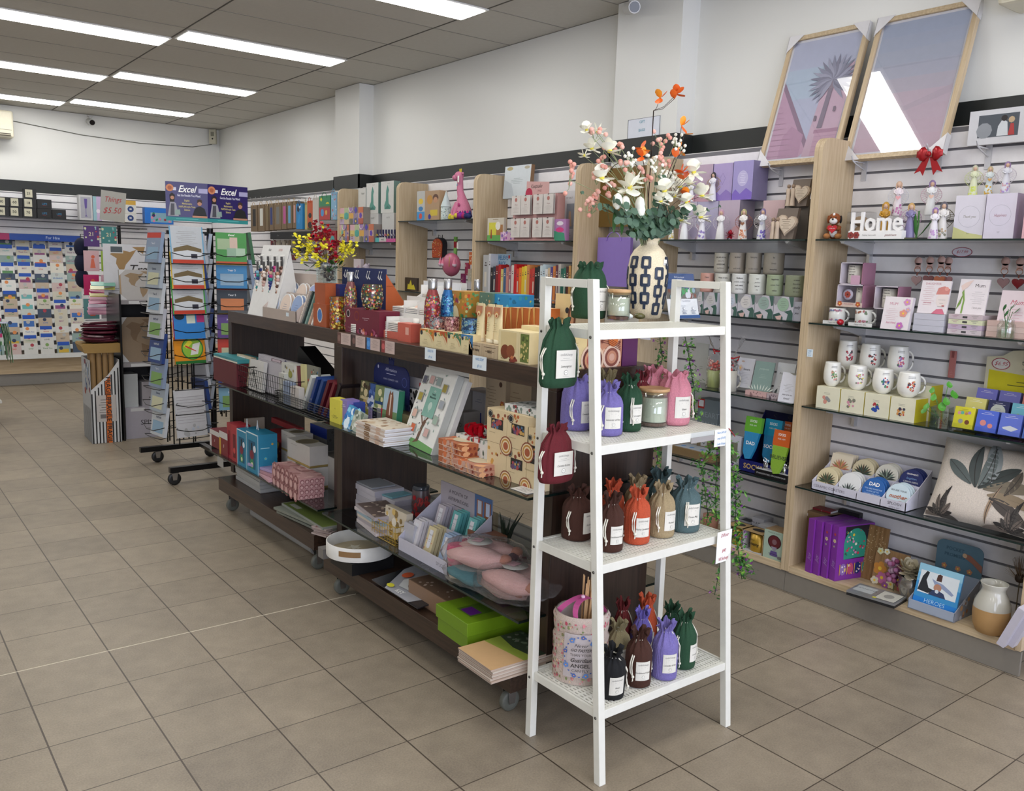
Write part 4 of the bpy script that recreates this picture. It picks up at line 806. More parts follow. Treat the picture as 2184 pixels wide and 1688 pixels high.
# front edge cards and price tags on the gondola edge
EX=.743
for k in range(4):
  x=1090+k*122;bi(A3,x,x+108,1275+k*28,EX,GT-.051,.0015,'c8b2aa','shelf_card',f'small pink printed card with {("brown swirl","dark swirl","blue swirl","red swirl")[k]} strip on the gondola edge','price tag',(('r',0,0,.28,1,C(('6a4a44','4a3a38','3a7ac0','8a3a3a')[k])),('d',.14,.5,.12,C(('8a6a60','7a5a54','5a9ad8','c05a5a')[k]),12),('l',.64,.85,.55,7,.1,C('8a7a74'),.02)),H=.05)
def ptag(vw,x0,x1,top,bot,label,ts,X=EX,col='3d86c0'):
  a,t=vw(x0,top);c=vw(x1,top)[0];z1=onx(a,t,X).z;z0=onx(*vw(x0,bot),X).z;m,w=spanW(a,c,X,z1);pk('price_tag',label,'price tag',(X-.0006,m,z0),WF,w,.0006,z1-z0,'dfe9ee',[('t',.5,1-(i+.5)/len(ts),.6/len(ts),s,C(col),False,True,min(1,1.5*len(ts)*w/(z1-z0)/max(1,len(s)))) for i,s in enumerate(ts)])
ptag(A3,1820,1910,1408,1505,'pale blue price tag reading candle tin $16 on the gondola edge',('CANDLE TIN','$ 16'))
ptag(A5,657,772,1628,1740,'pale blue price tag reading hand cream $16 on the gondola edge',('HAND CREAM','$ 16'))
# ================= near gondola, upper glass shelf =================
G1=.7855;XG=.66
bi(A6,90,180,578,XG+.01,G1,.05,'d8cf4a','card_deck','yellow card deck box at the far left of the upper glass shelf','box',(('t',.5,.6,.08,'365',C('8a8430')),('l',.5,.3,.6,3,.05,C('8a8430'),.02)),side=(('s',12,.06,['c8c040','8a8a4a'],1),))
bi(A6,180,235,590,XG+.02,G1,.06,'8a7ab8','card_deck','pale purple card deck behind the yellow one','box',(('l',.5,.8,.6,2,.06,C('e0d8f0'),.02),),side=(('s',9,.06,['5a4a9a','c8b8e8'],2),))
bi(A6,225,300,600,XG+.05,G1,.05,'3a4a9a','card_deck','blue and purple card deck in the front left group','box',(('d',.5,.5,.3,C('6a5ab0'),16),('f',.5,.5,.2,C('a8a0e0'))))
bi(A6,190,290,640,XG+.0,G1,.02,'4a9ac8','card_deck','bright blue swirl card deck leaning in front of the purple decks','box',(('s',20,.16,['2a6ab0','8ad0e8','3a8ad0','e0f0f8'],3),),lean=18,ry=10)
bi(A6,255,330,680,XG-.005,G1,.02,'a8b0a0','card_deck','grey-white bird print deck leaning beside the blue swirl deck','box',(('s',16,.14,['e8e8e0','6a7a6a','c8d0c0'],4),),lean=15,ry=8)
def affirm():
  X=.86;m,w=spanW(A6(455,0)[0],A6(745,0)[0],X,G1);zt=onx(*A6(600,300),X).z;g=thing('affirmations_display','royal blue arched header display reading Affirmations with stepped card decks','display',(X,m,G1),WF);h=zt-G1
  p=[(w/2,0),(w/2,h*.8)];quarter(p,w/2-.05,h*.8,.05,0,90);quarter(p,-w/2+.05,h*.8,.05,90,180);p.append((-w/2,0));b=MB();b.prism(p,.004,C('16225e'));b.prism([(-.018,h*.99),(.018,h*.99),(.022,h*1.1),(.008,h*1.05),(0,h*1.12),(-.008,h*1.05),(-.022,h*1.1)],.004,C('16225e'))
  f=frontF(b,w,h);q=C('c8cce8');f.text(.5,.9,.075,'Affirmations',q,False,True);f.lines(.5,.83,.4,1,.03,q,.008);f.text(.5,.74,.04,'LOVE + CONNECT + GIVE',q);f.disc(.88,.75,.07,C('4a5aa0'),16);f.disc(.88,.75,.06,C('16225e'),16);f.disc(.14,.92,.02,q,10,.03);b.build('header',g)
  b=MB()
  for k in range(3): b.box(-w/2,w/2,-.05*(k+1),-.05*k,0,.11-.035*k,ACRY)
  b.build('steps',g)
affirm()
dk=[(320,398,432,.80,'6a6a4a',['c8a86a','4a3a2a','d8c89a']),(385,455,455,.80,'3a5a9a',['2a4a8a','5a7ab8','d0d8e8']),(440,520,470,.79,'7a8a5a',['a8b880','4a6a4a','e0d8a8','2a4a7a']),(510,560,495,.82,'8ab0c8',['e8e8e8']),(632,680,510,.84,'2a7a6a',['3a9a80']),(655,730,515,.87,'3a4a9a',['6a5ac0','2a3a7a'])]
for k,(a,c,t,X,col,sp) in enumerate(dk): bi(A6,a,c,t,X,G1+.0,.03,col,'card_deck','tall affirmation deck on the blue display, '+('brown animal cover','blue dusk cover','green meadow cover','pale blue cover','teal spine','violet blue cover')[k],'box',(('s',16,.2,sp,k+5),('r',.1,.55,.9,.62,C(sp[-1]))),lean=6)
bi(A6,512,632,495,.765,G1,.028,'a8c0cc','card_deck','card deck with brown horse face cover, front of the blue display','box',(('r',0,0,1,.5,C('6a8a5a')),('p',((.3,0),(.25,.45),(.35,.85),(.42,.98),(.5,.9),(.6,.97),(.68,.8),(.72,.4),(.7,0)),C('7a4a30')),('p',((.46,.88),(.54,.88),(.53,.4),(.47,.4)),C('e0d0c0')),('d',.5,.28,.12,C('5a3424'),12)),side=(('r',0,0,1,1,C('3a8a6a')),),lean=6)
mini=['e8e4dc','f0f0ec','e0d83a','c8b4d8','1a1a1a','8a8a8a','c02838']
for k in range(7): a=305+k*35;bi(A6,a,a+33,648+k*3,XG+.13,G1,.075,mini[k],'mini_book','mini gift book with '+('cat print','white','yellow','lilac','black','silver glitter','red')[k]+' spine in the small row above the magazine stack','book',(('l',.5,.7,.6,2,.2,C('9a9a9a'),.03),),tp=(('r',.03,.03,.97,.97,C('ece8e0')),),group='mini gift books')
bi(A6,620,770,690,XG+.14,G1,.05,C('8a7a5a',.3,.4,'glit'),'glitter_box','gold and silver glitter box beside the big white book','box')
m,w=spanW(A6(305,0)[0],A6(600,0)[0],XG,G1)
P0=onz(*A6(308,900),G1);P1=onz(*A6(540,992),G1);stack(9,.0075,((P0.x+P1.x)/2,(P0.y+P1.y)/2,G1+.0005),math.degrees(math.atan2(P1.y-P0.y,P1.x-P0.x)),(P1-P0).length,.135,['ded6ce','cdbcae'],'magazine','white floral magazine wrapped in film, {} of the pile on the upper glass shelf','magazine','film wrapped magazines',.004,side=(('r',0,.1,1,.9,C('e8e8ec')),),ops=(('r',.3,.1,.5,.9,C('8a6a4a')),('r',.7,.1,.85,.9,C('c8a890'))),tp=(('r',.02,.02,.98,.98,C('d8ccb8')),('s',26,.05,['b08a6a','e8e0d0','9a7a5a','c8b090'],3)),seed=4)
def bigbook():
  b0=onz(*A6(690,940),G1);b1=onz(*A6(935,1058),G1);w=(b1-b0).length;rz=math.degrees(math.atan2(b1.y-b0.y,b1.x-b0.x));P=(b0+b1)/2;h=.315
  g=thing('memory_book_box','large white Our Family Memories book box with tree print, leaning back on the shelf','book',(P.x,P.y,G1+.001),rz,rx=-20)
  b=MB();b.box(-w/2,w/2,0,.028,0,h,C('b9bdb8'));b.box(-w/2,w/2,-.003,0,0,h,C('e4e4de'));f=frontF(b,w,h,-.003);f.poly([(0,0),(1,0),(1,.07),(.5,.1),(0,.08)],C('6aa05a'))
  f.poly([(.34,.04),(.5,.08),(.52,.25),(.56,.34),(.48,.36),(.44,.24),(.42,.1)],C('6a4a34'));f.poly([(.45,.3),(.5,.3),(.62,.42),(.6,.44)],C('6a4a34'));f.poly([(.45,.3),(.49,.3),(.34,.44),(.32,.42)],C('6a4a34'))
  g_=RR(6)
  for i in range(70): f.leaf(g_.uniform(.06,.94),g_.uniform(.12,.97),.05,.02,g_.uniform(0,360),C(g_.choice(['7a9a8a','4a6a5a','a8b8a8','8a9a9a','5a5a6a'])));f.k-=.3
  f.k+=2;f.rect(.36,.4,.72,.78,C('7fae9f'));f.text(.54,.73,.035,'Our',PAPER,False,True);f.text(.54,.69,.042,'Family',C('2a4a44'),True);f.text(.54,.65,.042,'Memories',C('2a4a44'),True);f.disc(.54,.54,.06,C('b8d0c4'),12);f.rect(.53,.46,.55,.53,C('b8d0c4'))
  for x,y,c in ((.12,.84,'5a5a6a'),(.34,.86,'c8a09a'),(.56,.86,'8a9a98'),(.8,.8,'9a8a3a'),(.16,.62,'a8983a'),(.86,.6,'9aa0a8'),(.16,.4,'d8b0a0'),(.84,.4,'9ab0a0'),(.26,.22,'c8603a'),(.7,.22,'d0a8a0')): f.rect(x-.075,y-.055,x+.075,y+.055,C('a8a8a0'));f.rect(x-.06,y-.047,x+.06,y+.047,C(c))
  b.build('cover',g)
  b=MB();b.box(-w/2-.002,w/2+.03,.030,.05,0.006,h*.97,C('dcdcd8'));b.build('second_book',g)
bigbook()
OPB=['b06a48']
for nm,a,c,t,n,X,dp in (('left',935,1262,0,4,XG+.005,.12),('right',1080,1390,0,2,XG-.012,.11)):
  m,w=spanW(A6(a,0)[0],A6(c,0)[0],X,G1);stack(n,.0215 if n==4 else .019,(X,m,G1+.0005),WF,w*.62 if n==4 else w*.7,dp,['b4663e'] if n==4 else ['c08a74'],'patterned_tin_box','terracotta patterned slim box, {} of the '+nm+' pile before the cream boxes','box','terracotta slim boxes '+nm,.004,ops=(('s',12,.07,['8a3a2a','e0a87a','d8784a','c8a090'],3,.03,.2,.97,.8),('r',0,0,1,.12,C('e0c0a8'))),tp=(('s',20,.1,['8a3a2a','e0a87a','d8784a'],3),('d',.5,.5,.3,C('d8c8a8'),20,.3)),side=(('s',12,.07,['8a3a2a','e0a87a'],4,.03,.2,.97,.8),),seed=n)
def cream(a,c,t,X,z,lab,seed,win=True,H=None):
  ops=[('s',7,.06,['8a4a34','c89a4a','b8643a'],seed,.05,.3 if not win else .75,.95,.95)]
  if win: ops+=[('r',.22,.42,.82,.72,C('2a2824')),('s',16,.07,['4a6a8a','a84a4a','6a4a6a','c8a05a'],seed+1,.28,.45,.78,.66),('d',.18,.84,.12,C('1e2428'),16),('d',.18,.84,.1,C('c8c0a8'),16),('d',.18,.84,.085,C('1e2428'),16),('t',.3,.3,.045,'Rainbow mosaic',C('8a7a5a'))]
  ops+=[('d',1,.0,r,C(k),16) for r,k in ((.3,'8a4a34'),(.26,'e2cfa8'),(.22,'c08a3a'),(.17,'e2cfa8'),(.12,'a85a3a'))] or [('p',tuple((1-r*cos(q*.196),r*.9*sin(q*.196)+.0) for q in range(9))+((1,0),),C(k)) for r,k in ((.32,'8a4a34'),(.27,'e0cca4'),(.22,'c08a3a'),(.16,'e0cca4'),(.1,'a85a3a'))]
  return bi(A6,a,c,t,X,z,.14,'dcc79e','cream_mug_box',lab,'box',ops,H=H,group=None)
cream(1395,1555,0,XG+.05,G1,'cream cube box with brown dots, bottom left of the four',3,False,.115);cream(1555,1720,0,XG+.05,G1,'cream cube box with window, bottom right of the four',5,True,.115)
cream(1395,1560,0,XG+.05,G1+.116,'cream cube box with window, top left of the four',7,True,.115);cream(1560,1740,0,XG+.05,G1+.116,'cream cube box with window, top right of the four',9,True,.115)
cream(1722,1850,0,XG+.05,G1,'cream box half hidden behind the hanging red bag',11,True,.2)
bi(A6,1375,1540,380,.93,G1,.12,'b5a58c','tall_carton','tall cream carton with portrait and fine print behind the cube boxes','box',(('l',.3,.85,.5,9,.04,C('8a7a64'),.008),('d',.75,.9,.08,C('4a3428'),12),('f',.85,.65,.1,C('a85a3a')),('s',8,.06,['a85a3a','c8984a'],2,.1,.05,.9,.25)))
bi(A6,1540,1750,390,.95,G1,.12,'a8987e','tall_carton','tall cream carton with small square code panel behind the cube boxes','box',(('l',.4,.8,.5,3,.06,C('8a7a64'),.01),('d',.8,.6,.1,C('a87a3a'),14),('s',9,.07,['8a4a34','c8984a'],4,.1,.05,.9,.35)))
bi(A6,1270,1372,520,.98,G1,.1,'b0aeb0','mug_carton','white carton with deep blue mug picture behind the gift boxes','box',(('r',.3,.15,.75,.6,C('1e2a7a')),('l',.5,.85,.6,2,.05,C('7a7a8a'),.01)))
bi(A6,1190,1275,500,1.02,G1,.1,'8e8a88','plain_carton','plain grey-white carton at the back beside the mug carton','box')
bi(A6,1150,1200,690,.9,G1,.1,'a09c96','plain_carton','narrow pale carton standing behind the red-bow gift box','box',(('d',.5,.6,.2,C('3a3a3a'),12),('d',.5,.6,.15,C('a09c96'),12)))
def giftbox():
  X=.73;m,w=spanW(A6(1138,0)[0],A6(1400,0)[0],X,G1);g=thing('gift_wrapped_box','white leaf-print gift box tied with shiny red ribbon bow','box',(X,m,G1),WF);h=.10
  b=MB();b.box(-w/2,w/2,0,.12,0,h,C('dcdcd6'));
  for F0 in (frontF(b,w,h),sideF(b,w,.12,h),topF(b,w,.12,h)):
    gg=RR(3)
    for i in range(34): F0.leaf(gg.random()*.9,gg.random()*.9,.12,.05,gg.uniform(20,160),C(gg.choice(['5a6a5a','3a4a44','8a9a90','a83a3a'])));F0.k-=.3
  f=frontF(b,w,h,-.0005);f.disc(.2,.55,.13,C('1e2428'),16);f.disc(.2,.55,.11,C('c8c0b8'),16);f.disc(.2,.55,.09,C('1e2428'),16);b.build('box',g)
  rd=C('b01020',.25);b=MB();b.box(-w/2+w*.4,-w/2+w*.44,-.0015,.121,0,h+.0015,rd)
  for k in range(7):
    a=k*.9;c_=Vector((-w*.08+.02*cos(a)*2,.04+.01*sin(a),h+.012));pts=[(c_.x+.028*cos(t)*cos(a),c_.y+.02*cos(t)*sin(a),h+.022+.022*sin(t)) for t in [i*.7 for i in range(10)]];
    for p,q in zip(pts,pts[1:]): b.add([(p[0],p[1]-.009,p[2]),(q[0],q[1]-.009,q[2]),(q[0],q[1]+.009,q[2]),(p[0],p[1]+.009,p[2])],[(0,1,2,3)],rd,True)
  b.build('ribbon_bow',g)
giftbox()
b=MB();b.sph((0,0,.06),.06,C('c8ccc8',.4),18);gg=RR(2)
for i in range(60):
  a=gg.uniform(0,6.28);e=gg.uniform(-1,1.2);c=Vector((cos(a)*cos(e),sin(a)*cos(e),sin(e)));u=c.orthogonal().normalized();v=c.cross(u);p=Vector((0,0,.06))+c*.0608;b.add([tuple(p+u*.009*cos(q)+v*.004*sin(q)) for q in (0,1,2,3.1,4,5)],[(0,1,2,3,4,5)],C(gg.choice(['3a6a5a','8a3a3a','2a4a3a'])))
put(b,'leaf_print_ball','round leaf-print ornament between the gift box and cream cubes','ornament',(.86,yat(A6(1378,0)[0],.86,G1),G1))
bi(A6,1545,1820,592,XG+.07,G1+.232,.12,'d8d8d4','flat_gift_box','flat leaf-print box lying on top of the cream cube boxes','box',(('s',20,.04,['4a5a54','8a3a3a','7a8a80'],6),),tp=(('s',40,.04,['6a7a70','9a9a94'],6),),H=.022)
P=onz(*A6(1660,1360),G1);pk('shelf_ticket','small white printed ticket on the near end of the upper glass shelf','price tag',(P.x,P.y,G1+.0005),WF,.085,.055,.0012,'dcdad6',tp=(('l',.5,.7,.7,4,.17,C('9a9894'),.05),))
bi(A6,745,890,398,.90,G1,.004,'b8b4b8','shelf_sign','small white sign behind the big memories box','sign',(('t',.3,.75,.16,'F WITH',C('7a7478')),('t',.3,.52,.16,'FRAGRE',C('7a7478')),('r',.6,.85,.9,.92,C('c03a3a'))))
bi(A6,728,840,490,.88,G1,.09,'9aa8b4','print_box','box with black and white cow print behind the magazine pile','box',(('r',0,.4,1,1,C('dcd8d4')),('s',22,.11,['1e1c1c','3a3634'],5,.05,.5,.95,.95)))
# ================= near gondola, lower glass shelf =================
G2=.3705
for k,(a,c,t,X,n,h,lab) in enumerate(((300,560,0,XG+.16,4,.026,'white boxed journal, {} of the back-left pile on the lower glass shelf'),(430,700,0,XG+.19,3,.027,'pale boxed journal, {} of the pile under the teal diary'))):
  m,w=spanW(A7(a,0)[0],A7(c,0)[0],X,G2);stack(n,h,(X,m,G2+.0005),WF,w*.72,.15,['c8c4cc','bcb8c0'],'boxed_journal',lab,'book','boxed journals '+str(k),.005,side=(('r',.0,.1,1,.9,C('b4b0ba')),),seed=k+1)
  if k==0: pk('round_cornered_diary','grey round-topped diary lying on the back-left journal pile','book',(X,m,G2+n*h+.002),WF,.15,.12,.007,'8e9298')
  else: pk('round_cornered_diary','teal diary lying on the pale journal pile','book',(X,m,G2+n*h+.002),WF+8,.16,.11,.007,'6fa0aa')
m,w=spanW(A7(300,0)[0],A7(590,0)[0],XG+.02,G2)
stack(6,.014,(XG+.02,m,G2+.0005),WF-4,w*.72,.14,['c9bfc0','a8a0a4','d4c8b8','9ab0bc'],'wrapped_notebook','plastic wrapped notebook, {} of the front-left pile on the lower glass shelf','notebook','plastic wrapped notebooks',.012,tp=(('r',.03,.03,.97,.97,C('6a5a54')),('s',26,.04,['c8b098','8a7a70','e0d0c0'],3)),seed=9,jr=6)
def wirebasket(label,x0,x1,X,z,view,dep,h,col,pitch=.022,name='wire_basket',taper=.0,r=.0013,back=None):
  m,w=spanW(view(x0,0)[0],view(x1,0)[0],X,z);g=thing(name,label,'basket',(X,m,z),WF);b=MB();mt=C(col,.3,.6)
  def P(x,y,t): k=1-taper*(1-t);return ((x-0)*k,(y-dep/2)*k+dep/2,t*h+.002)
  nx=max(2,int(w/pitch));ny=max(2,int(dep/pitch));nz=max(2,int(h/pitch))
  for i in range(nx+1):
    x=-w/2+w*i/nx;b.tube([P(x,0,1),P(x,0,0),P(x,dep,0),P(x,dep,1)],r,mt,4)
  for i in range(ny+1):
    y=dep*i/ny;b.tube([P(-w/2,y,1),P(-w/2,y,0),P(w/2,y,0),P(w/2,y,1)],r,mt,4)
  for i in range(nz+1):
    t=i/nz;b.tube([P(-w/2,0,t),P(w/2,0,t),P(w/2,dep,t),P(-w/2,dep,t),P(-w/2,0,t)],r*(1.7 if i==nz else 1),mt,4)
  b.build('wire_frame',g);return g,m,w
wirebasket('small gold wire card rack beside the notebooks',490,670,XG+.01,G2,A7,.07,.075,'b8983a',.02,'gold_wire_rack')
bi(A7,580,745,208,XG+.05,G2+.004,.03,'cfc4b0','greeting_box','white and gold floral card pack standing in the gold wire rack','card pack',(('s',24,.1,['b8904a','d8b870','8a7040','e8e0d0'],7),('t',.2,.92,.09,'MY',C('6a4a2a'),True)),lean=4)
def tumbler(label,x,y,top,r,ops,base,lid,X,z,view,name='tumbler'):
  yy=yat(view(x,0)[0],X,z);H=onx(*view(x,top),X).z-z;g=thing(name,label,'tumbler',(X,yy,z));b=MB();b.lathe([(r*.72,0),(r*.86,.005),(r,H*.45),(r*.9,H*.88),(r*.86,H*.9)],C(base,.3),24)
  gg=RR(3)
  for i in range(26):
    a=gg.uniform(3.0,5.5);zz=gg.uniform(.2,.7)*H;rr=r*.995;b.add([(rr*cos(a)-.011*sin(a)*cos(q)*1.0,rr*sin(a)+.011*cos(a)*cos(q),zz+.012*sin(q)) for q in (0,1,2,3.1,4,5)],[(0,1,2,3,4,5)],C(gg.choice(ops)))
  b.build('body',g);b=MB();b.lathe([(r*.9,H*.88),(r*.92,H*.97),(r*.8,H)],lid,24);b.build('lid',g)
tumbler('grey wine tumbler with red flower print on the lower glass shelf',870,0,52,.042,['a81c24','b83a3a','5a3a3a'],'5a4a4c',C('3a3e44',.1),.95,G2,A7)
pk('black_tray','flat black tray lying behind the affirmation display','tray',(.93,yat(A7(900,0)[0],.93,G2)+.03,G2),WF,.2,.14,.012,'181514')
def month():
  b0=onz(*A7(668,560),G2);b1=onz(*A7(1068,770),G2);w=(b1-b0).length*.99;rz=WF;P=(b0+b1)/2;P=Vector((XG+.005,P.y,G2));H=onx(*A7(1045,20),P.x+.2).z-G2;c=C('c2c0cc',.5)
  g=thing('affirmation_pack_display','A Month of Affirmations cardboard counter display holding small card packs','display',tuple(P),rz)
  b=MB();b.box(-w/2,w/2,0,.003,0,.05,c);b.box(-w/2,w/2,.003,.2,0,.004,c);b.box(-w/2,w/2,.1,.103,0,.12,c);b.box(-w/2,w/2,.197,.2,0,H,C('a8b0c0'))
  for s in (-w/2,w/2-.003): b.prism([(0,0),(.2,0),(.2,.2),(.1,.13),(0,.05)],.003,c,MT((s+.003,0,0))@MR(R(90),4,'Z'))
  f=Face(b,(-w/2,.197,0),(1,0,0),(0,0,1),w,H);f.rect(0,.58,.68,1,C('a9a2aa'));f.text(.36,.88,.082,'A MONTH OF',C('2a2628'));f.text(.36,.77,.082,'AFFIRMATIONS',C('2a2628'));f.lines(.36,.68,.5,1,.03,C('5a565a'),.012)
  f.rect(.68,.58,1,1,C('4a6a9a'));f.rect(.72,.6,.83,.93,C('9a6040'));f.rect(.86,.6,.98,.93,C('8a5434'));f.rect(.74,.72,.81,.92,C('b8c0d0'));f.rect(.89,.72,.96,.92,C('b8c4dc'))
  ff=frontF(b,w,.05);ff.text(.88,.5,.4,'SPLOSH',C('7a7884'));b.build('tray',g)
  pk_=[('b8b0b8','grey spotted',['e0dce0']),('5fa8a8','aqua',['8ac8c8']),('6ab0ae','teal foil',['9ad0d0'])]
  fr_=[('d8d4d8','white',['c8c0c8']),('d2c49a','cream dotted',['c86a4a']),('a0b4d0','blue leaf',['6a8ac0'])]
  for t,rowp in ((1,pk_),(0,fr_)):
    for k,(hx,nm,sp) in enumerate(rowp):
      for j in range(3):
        x=-w/2+w*(k+.72 if t else k+.55)/3.3;loc=(P.x+.02+.1*t+j*.018,P.y-x,G2+.006+.05*t)
        o=pk('card_pack',f'{nm} affirmation card pack, {("lower","upper")[t]} tier, {("front","second","rear")[j]} of its column','card pack',loc,WF,.052,.013,.125,hx,(('s',10,.06,sp,k+3),('r',.28,.42,.72,.9,C('dcdce0')),('d',.5,.42,.22,C('dcdce0'),12,.09),('t',.5,.75,.07,('KIND','CALM','BRAVE')[k],C('7a7a84')),('l',.5,.6,.3,2,.06,C('8a8a94'),.01)),lean=17,group='affirmation card packs')
  return P,w
MP,MW=month()
for k in range(4): pk('clear_case',f'clear plastic card case, {rip(k) if k else "first"} of four standing left in the affirmation display','case',(MP.x+.02+k*.02,MP.y+MW*.42,G2+.006),WF,.075,.012,.10,C('b4b4bc',.15),group='clear cases',lean=8)
def cup(label,vw,x,base,top,r,X,z,body,acc,name='travel_cup'):
  yy=yat(vw(x,0)[0],X,z);H=onx(*vw(x,top),X).z-z;g=thing(name,label,'cup',(X,yy,z));b=MB();b.lathe([(r*.72,0),(r*.74,.003),(r,H*.82)],C(body,.4,0,''),26);b.build('body',g)
  b=MB();b.lathe([(r*1.03,H*.82),(r*1.06,H*.86),(r*.98,H*.9),(r*.96,H*.985),(r*.85,H*.99),(r*.83,H)],C(acc,.4),26);b.build('lid',g)
  b=MB();b.lathe([(r*.85,H*.38),(r*.88,H*.38),(r*.97,H*.62),(r*.94,H*.62)],C(acc,.5),26,cap=(False,False));b.build('silicone_band',g)
cup('cream travel cup with hot pink lid and band on the lower glass shelf',A7,1150,860,515,.036,XG+.03,G2,'d0c4a8','c8386a')
cup('second pink-lidded cup half in its cardboard box',A7,1255,700,480,.034,XG+.11,G2,'c4b89c','c0325e')
bi(A7,1230,1405,470,XG+.14,G2,.08,'8a5a44','cup_box','brown and pink cardboard cup box behind the travel cup','box',(('t',.2,.35,.1,'and',C('3a2018')),),side=(('r',0,0,1,1,C('9a6a50')),),H=.135)
def succulent():
  X=.9;y=yat(A7(1520,0)[0],X,G2);g=thing('succulent_pot','small dark green aloe in a grey pot at the near end of the lower shelf','plant',(X,y,G2));b=MB();b.lathe([(.035,0),(.045,.07),(.047,.07),(.043,.066),(.001,.062)],C('4a4642',.7),18);b.build('pot',g);gg=RR(4);b=MB()
  for i in range(15):
    a=gg.uniform(0,6.28);t=gg.uniform(.1,.5);l=gg.uniform(.09,.16);b.tube([(0,0,.06),(cos(a)*t*l*.5,sin(a)*t*l*.5,.06+l*.6),(cos(a)*t*l*1.1,sin(a)*t*l*1.1,.06+l)],.0085,C('1a2a1a',.5),5,.001)
  b.build('spiky_leaves',g)
succulent()
def rosehead(label,P,r,col,name='fabric_rose',up_=Vector((-.5,-.6,.65))):
  b=MB();gg=RR(int(P[1]*100));ax=up_.normalized();u=ax.orthogonal().normalized();v=ax.cross(u)
  for ring,(n,q,c) in enumerate(((4,.35,1.4),(6,.6,.9),(8,.85,.5),(9,1.05,.15))):
    for i in range(n): a=2*pi*i/n+ring*.5;petal(b,Vector((0,0,0))-ax*(.1*ring*r),u*cos(a)+v*sin(a)+ax*c,r*q,r*.75,C(col,.7),.9)
  b.tube([(0,0,0),(.02,.03,-r*.9)],.003,C('2a3a20'),5);return put(b,name,label,'flower',tuple(P))
rosehead('large dark burgundy fabric rose above the plastic wrapped slippers',(.74,yat(A7(1590,0)[0],.74,G2+.1),G2+.072),.085,'3a0a16')
bi(A7,1590,1740,400,.88,G2,.16,WENH,'flat_wood_box','flat wooden box behind the burgundy rose','box',H=.05)
# slippers in film bags
def slip(label,x,X,z,s,seed,c1='c49a94',rz=-70):
  P=Vector((X,yat(A7(x,0)[0],X,z),z));g=thing('slipper_pack',label,'slippers',tuple(P),rz);gg=RR(seed)
  for q in (-1,1):
    b=MB();b.ring([[(.25*s*(t-.5),q*.047*s+.048*s*sin(pi*t)**.45*cos(a),.037*s+.034*s*sin(pi*t)**.5*sin(a)+.004*sin(9*t+a*3)) for a in [i*pi/7 for i in range(14)]] for t in [.015+.97*k/10 for k in range(11)]],C(c1,.9,0,'cloth'),True);b.sph((.1*s,q*.047*s,.045*s),.03*s,C('a8705c',.9),10,.8,1,.6);b.build('slipper',g)
  b=MB();b.lathe([(.001,0),(.045*s,0),(.045*s,.001),(.001,.001)],C('b4b2aa'),20,c=(-.02,0,.079*s));b.build('round_tag',g);b=MB();b.box(-.045*s,-.01*s,-.02*s,.02*s,.083*s,.084*s,C('c89aa4'));b.build('pink_label',g)
  b=MB();n=26;b.ring([[((.155*s)*(1+.07*gg.random())*cos(a)*k,(.12*s)*(1+.07*gg.random())*sin(a)*k,zz*s+gg.uniform(-.004,.004)) for a in [i*2*pi/n for i in range(n)]] for k,zz in ((.8,.002),(1,.02),(1.02,.045),(.9,.07),(.6,.084),(.2,.088))],FILM,True);b.build('film_bag',g)
slip('pink slippers in a clear bag, on top of the slipper pile',1370,XG+.06,G2+.082,1.0,1,rz=-62);slip('pink slippers in clear bag, right of the pile against the rack leg',1640,XG+.08,G2+.04,1.0,2,rz=-80)
slip('clear-bagged slippers with teal toes at the bottom of the pile',1330,XG+.07,G2+.001,.9,3,'4a8088',-75);slip('pink slippers in a clear bag at the near corner of the lower shelf',1590,XG+.1,G2+.001,1.0,4,rz=-88)
# ================= near gondola, base board =================
GB0=.186
def tray():
  z=GB0+.055;P=onz(*A7(395,560),z+.01);X=P.x-.02;m=P.y;r=520*.2725*(P-CP).dot(fw)/F/2;g=thing('round_tray','round white tray with star and lettering base, resting on a black box','tray',(X+.02,m,z))
  b=MB();n=48;b.lathe([(r,0),(r,.058),(r*.975,.06),(r*.955,.058),(r*.955,.006)],C('d8d6d0',.4),n,cap=(True,False));b.build('rim',g)
  b=MB();b.lathe([(r*.954,.004),(r*.954,.0065)],C('b8a888',.5),n);f=Face(b,(-r,-r,.007),(1,0,0),(0,1,0),2*r,2*r);st=[]
  for i in range(10): a=R(90+36*i);q=.13 if i%2==0 else .055;st.append((.5+q*cos(a),.68+q*sin(a)))
  f.poly(st,C('d8d0bc'));f.text(.5,.45,.13,'Love You',C('d8d0bc'),True,True,rot=WF);f.text(.4,.3,.11,'to the moon',C('d8d0bc'),True,True,rot=WF);b.build('base_print',g)
  b=MB();
  for k in range(7):
    a=R(205+k*5.5);a2=R(205+(k+1)*5.5);b.add([((r+.0012)*cos(a),(r+.0012)*sin(a),.022),((r+.0012)*cos(a2),(r+.0012)*sin(a2),.022),((r+.0012)*cos(a2),(r+.0012)*sin(a2),.046),((r+.0012)*cos(a),(r+.0012)*sin(a),.046)],[(0,1,2,3)],C('8a6a44'))
  b.build('wooden_handle',g)
  pk('black_box','black box supporting the round white tray','box',(X-.08,m-.02,GB0),WF,.2,.2,.052,'0e0e10')
  pk('small_grey_box','small grey box corner poking out left of the round tray','box',(X-.09,m+.16,GB0),WF,.05,.08,.045,'7a7672')
tray()
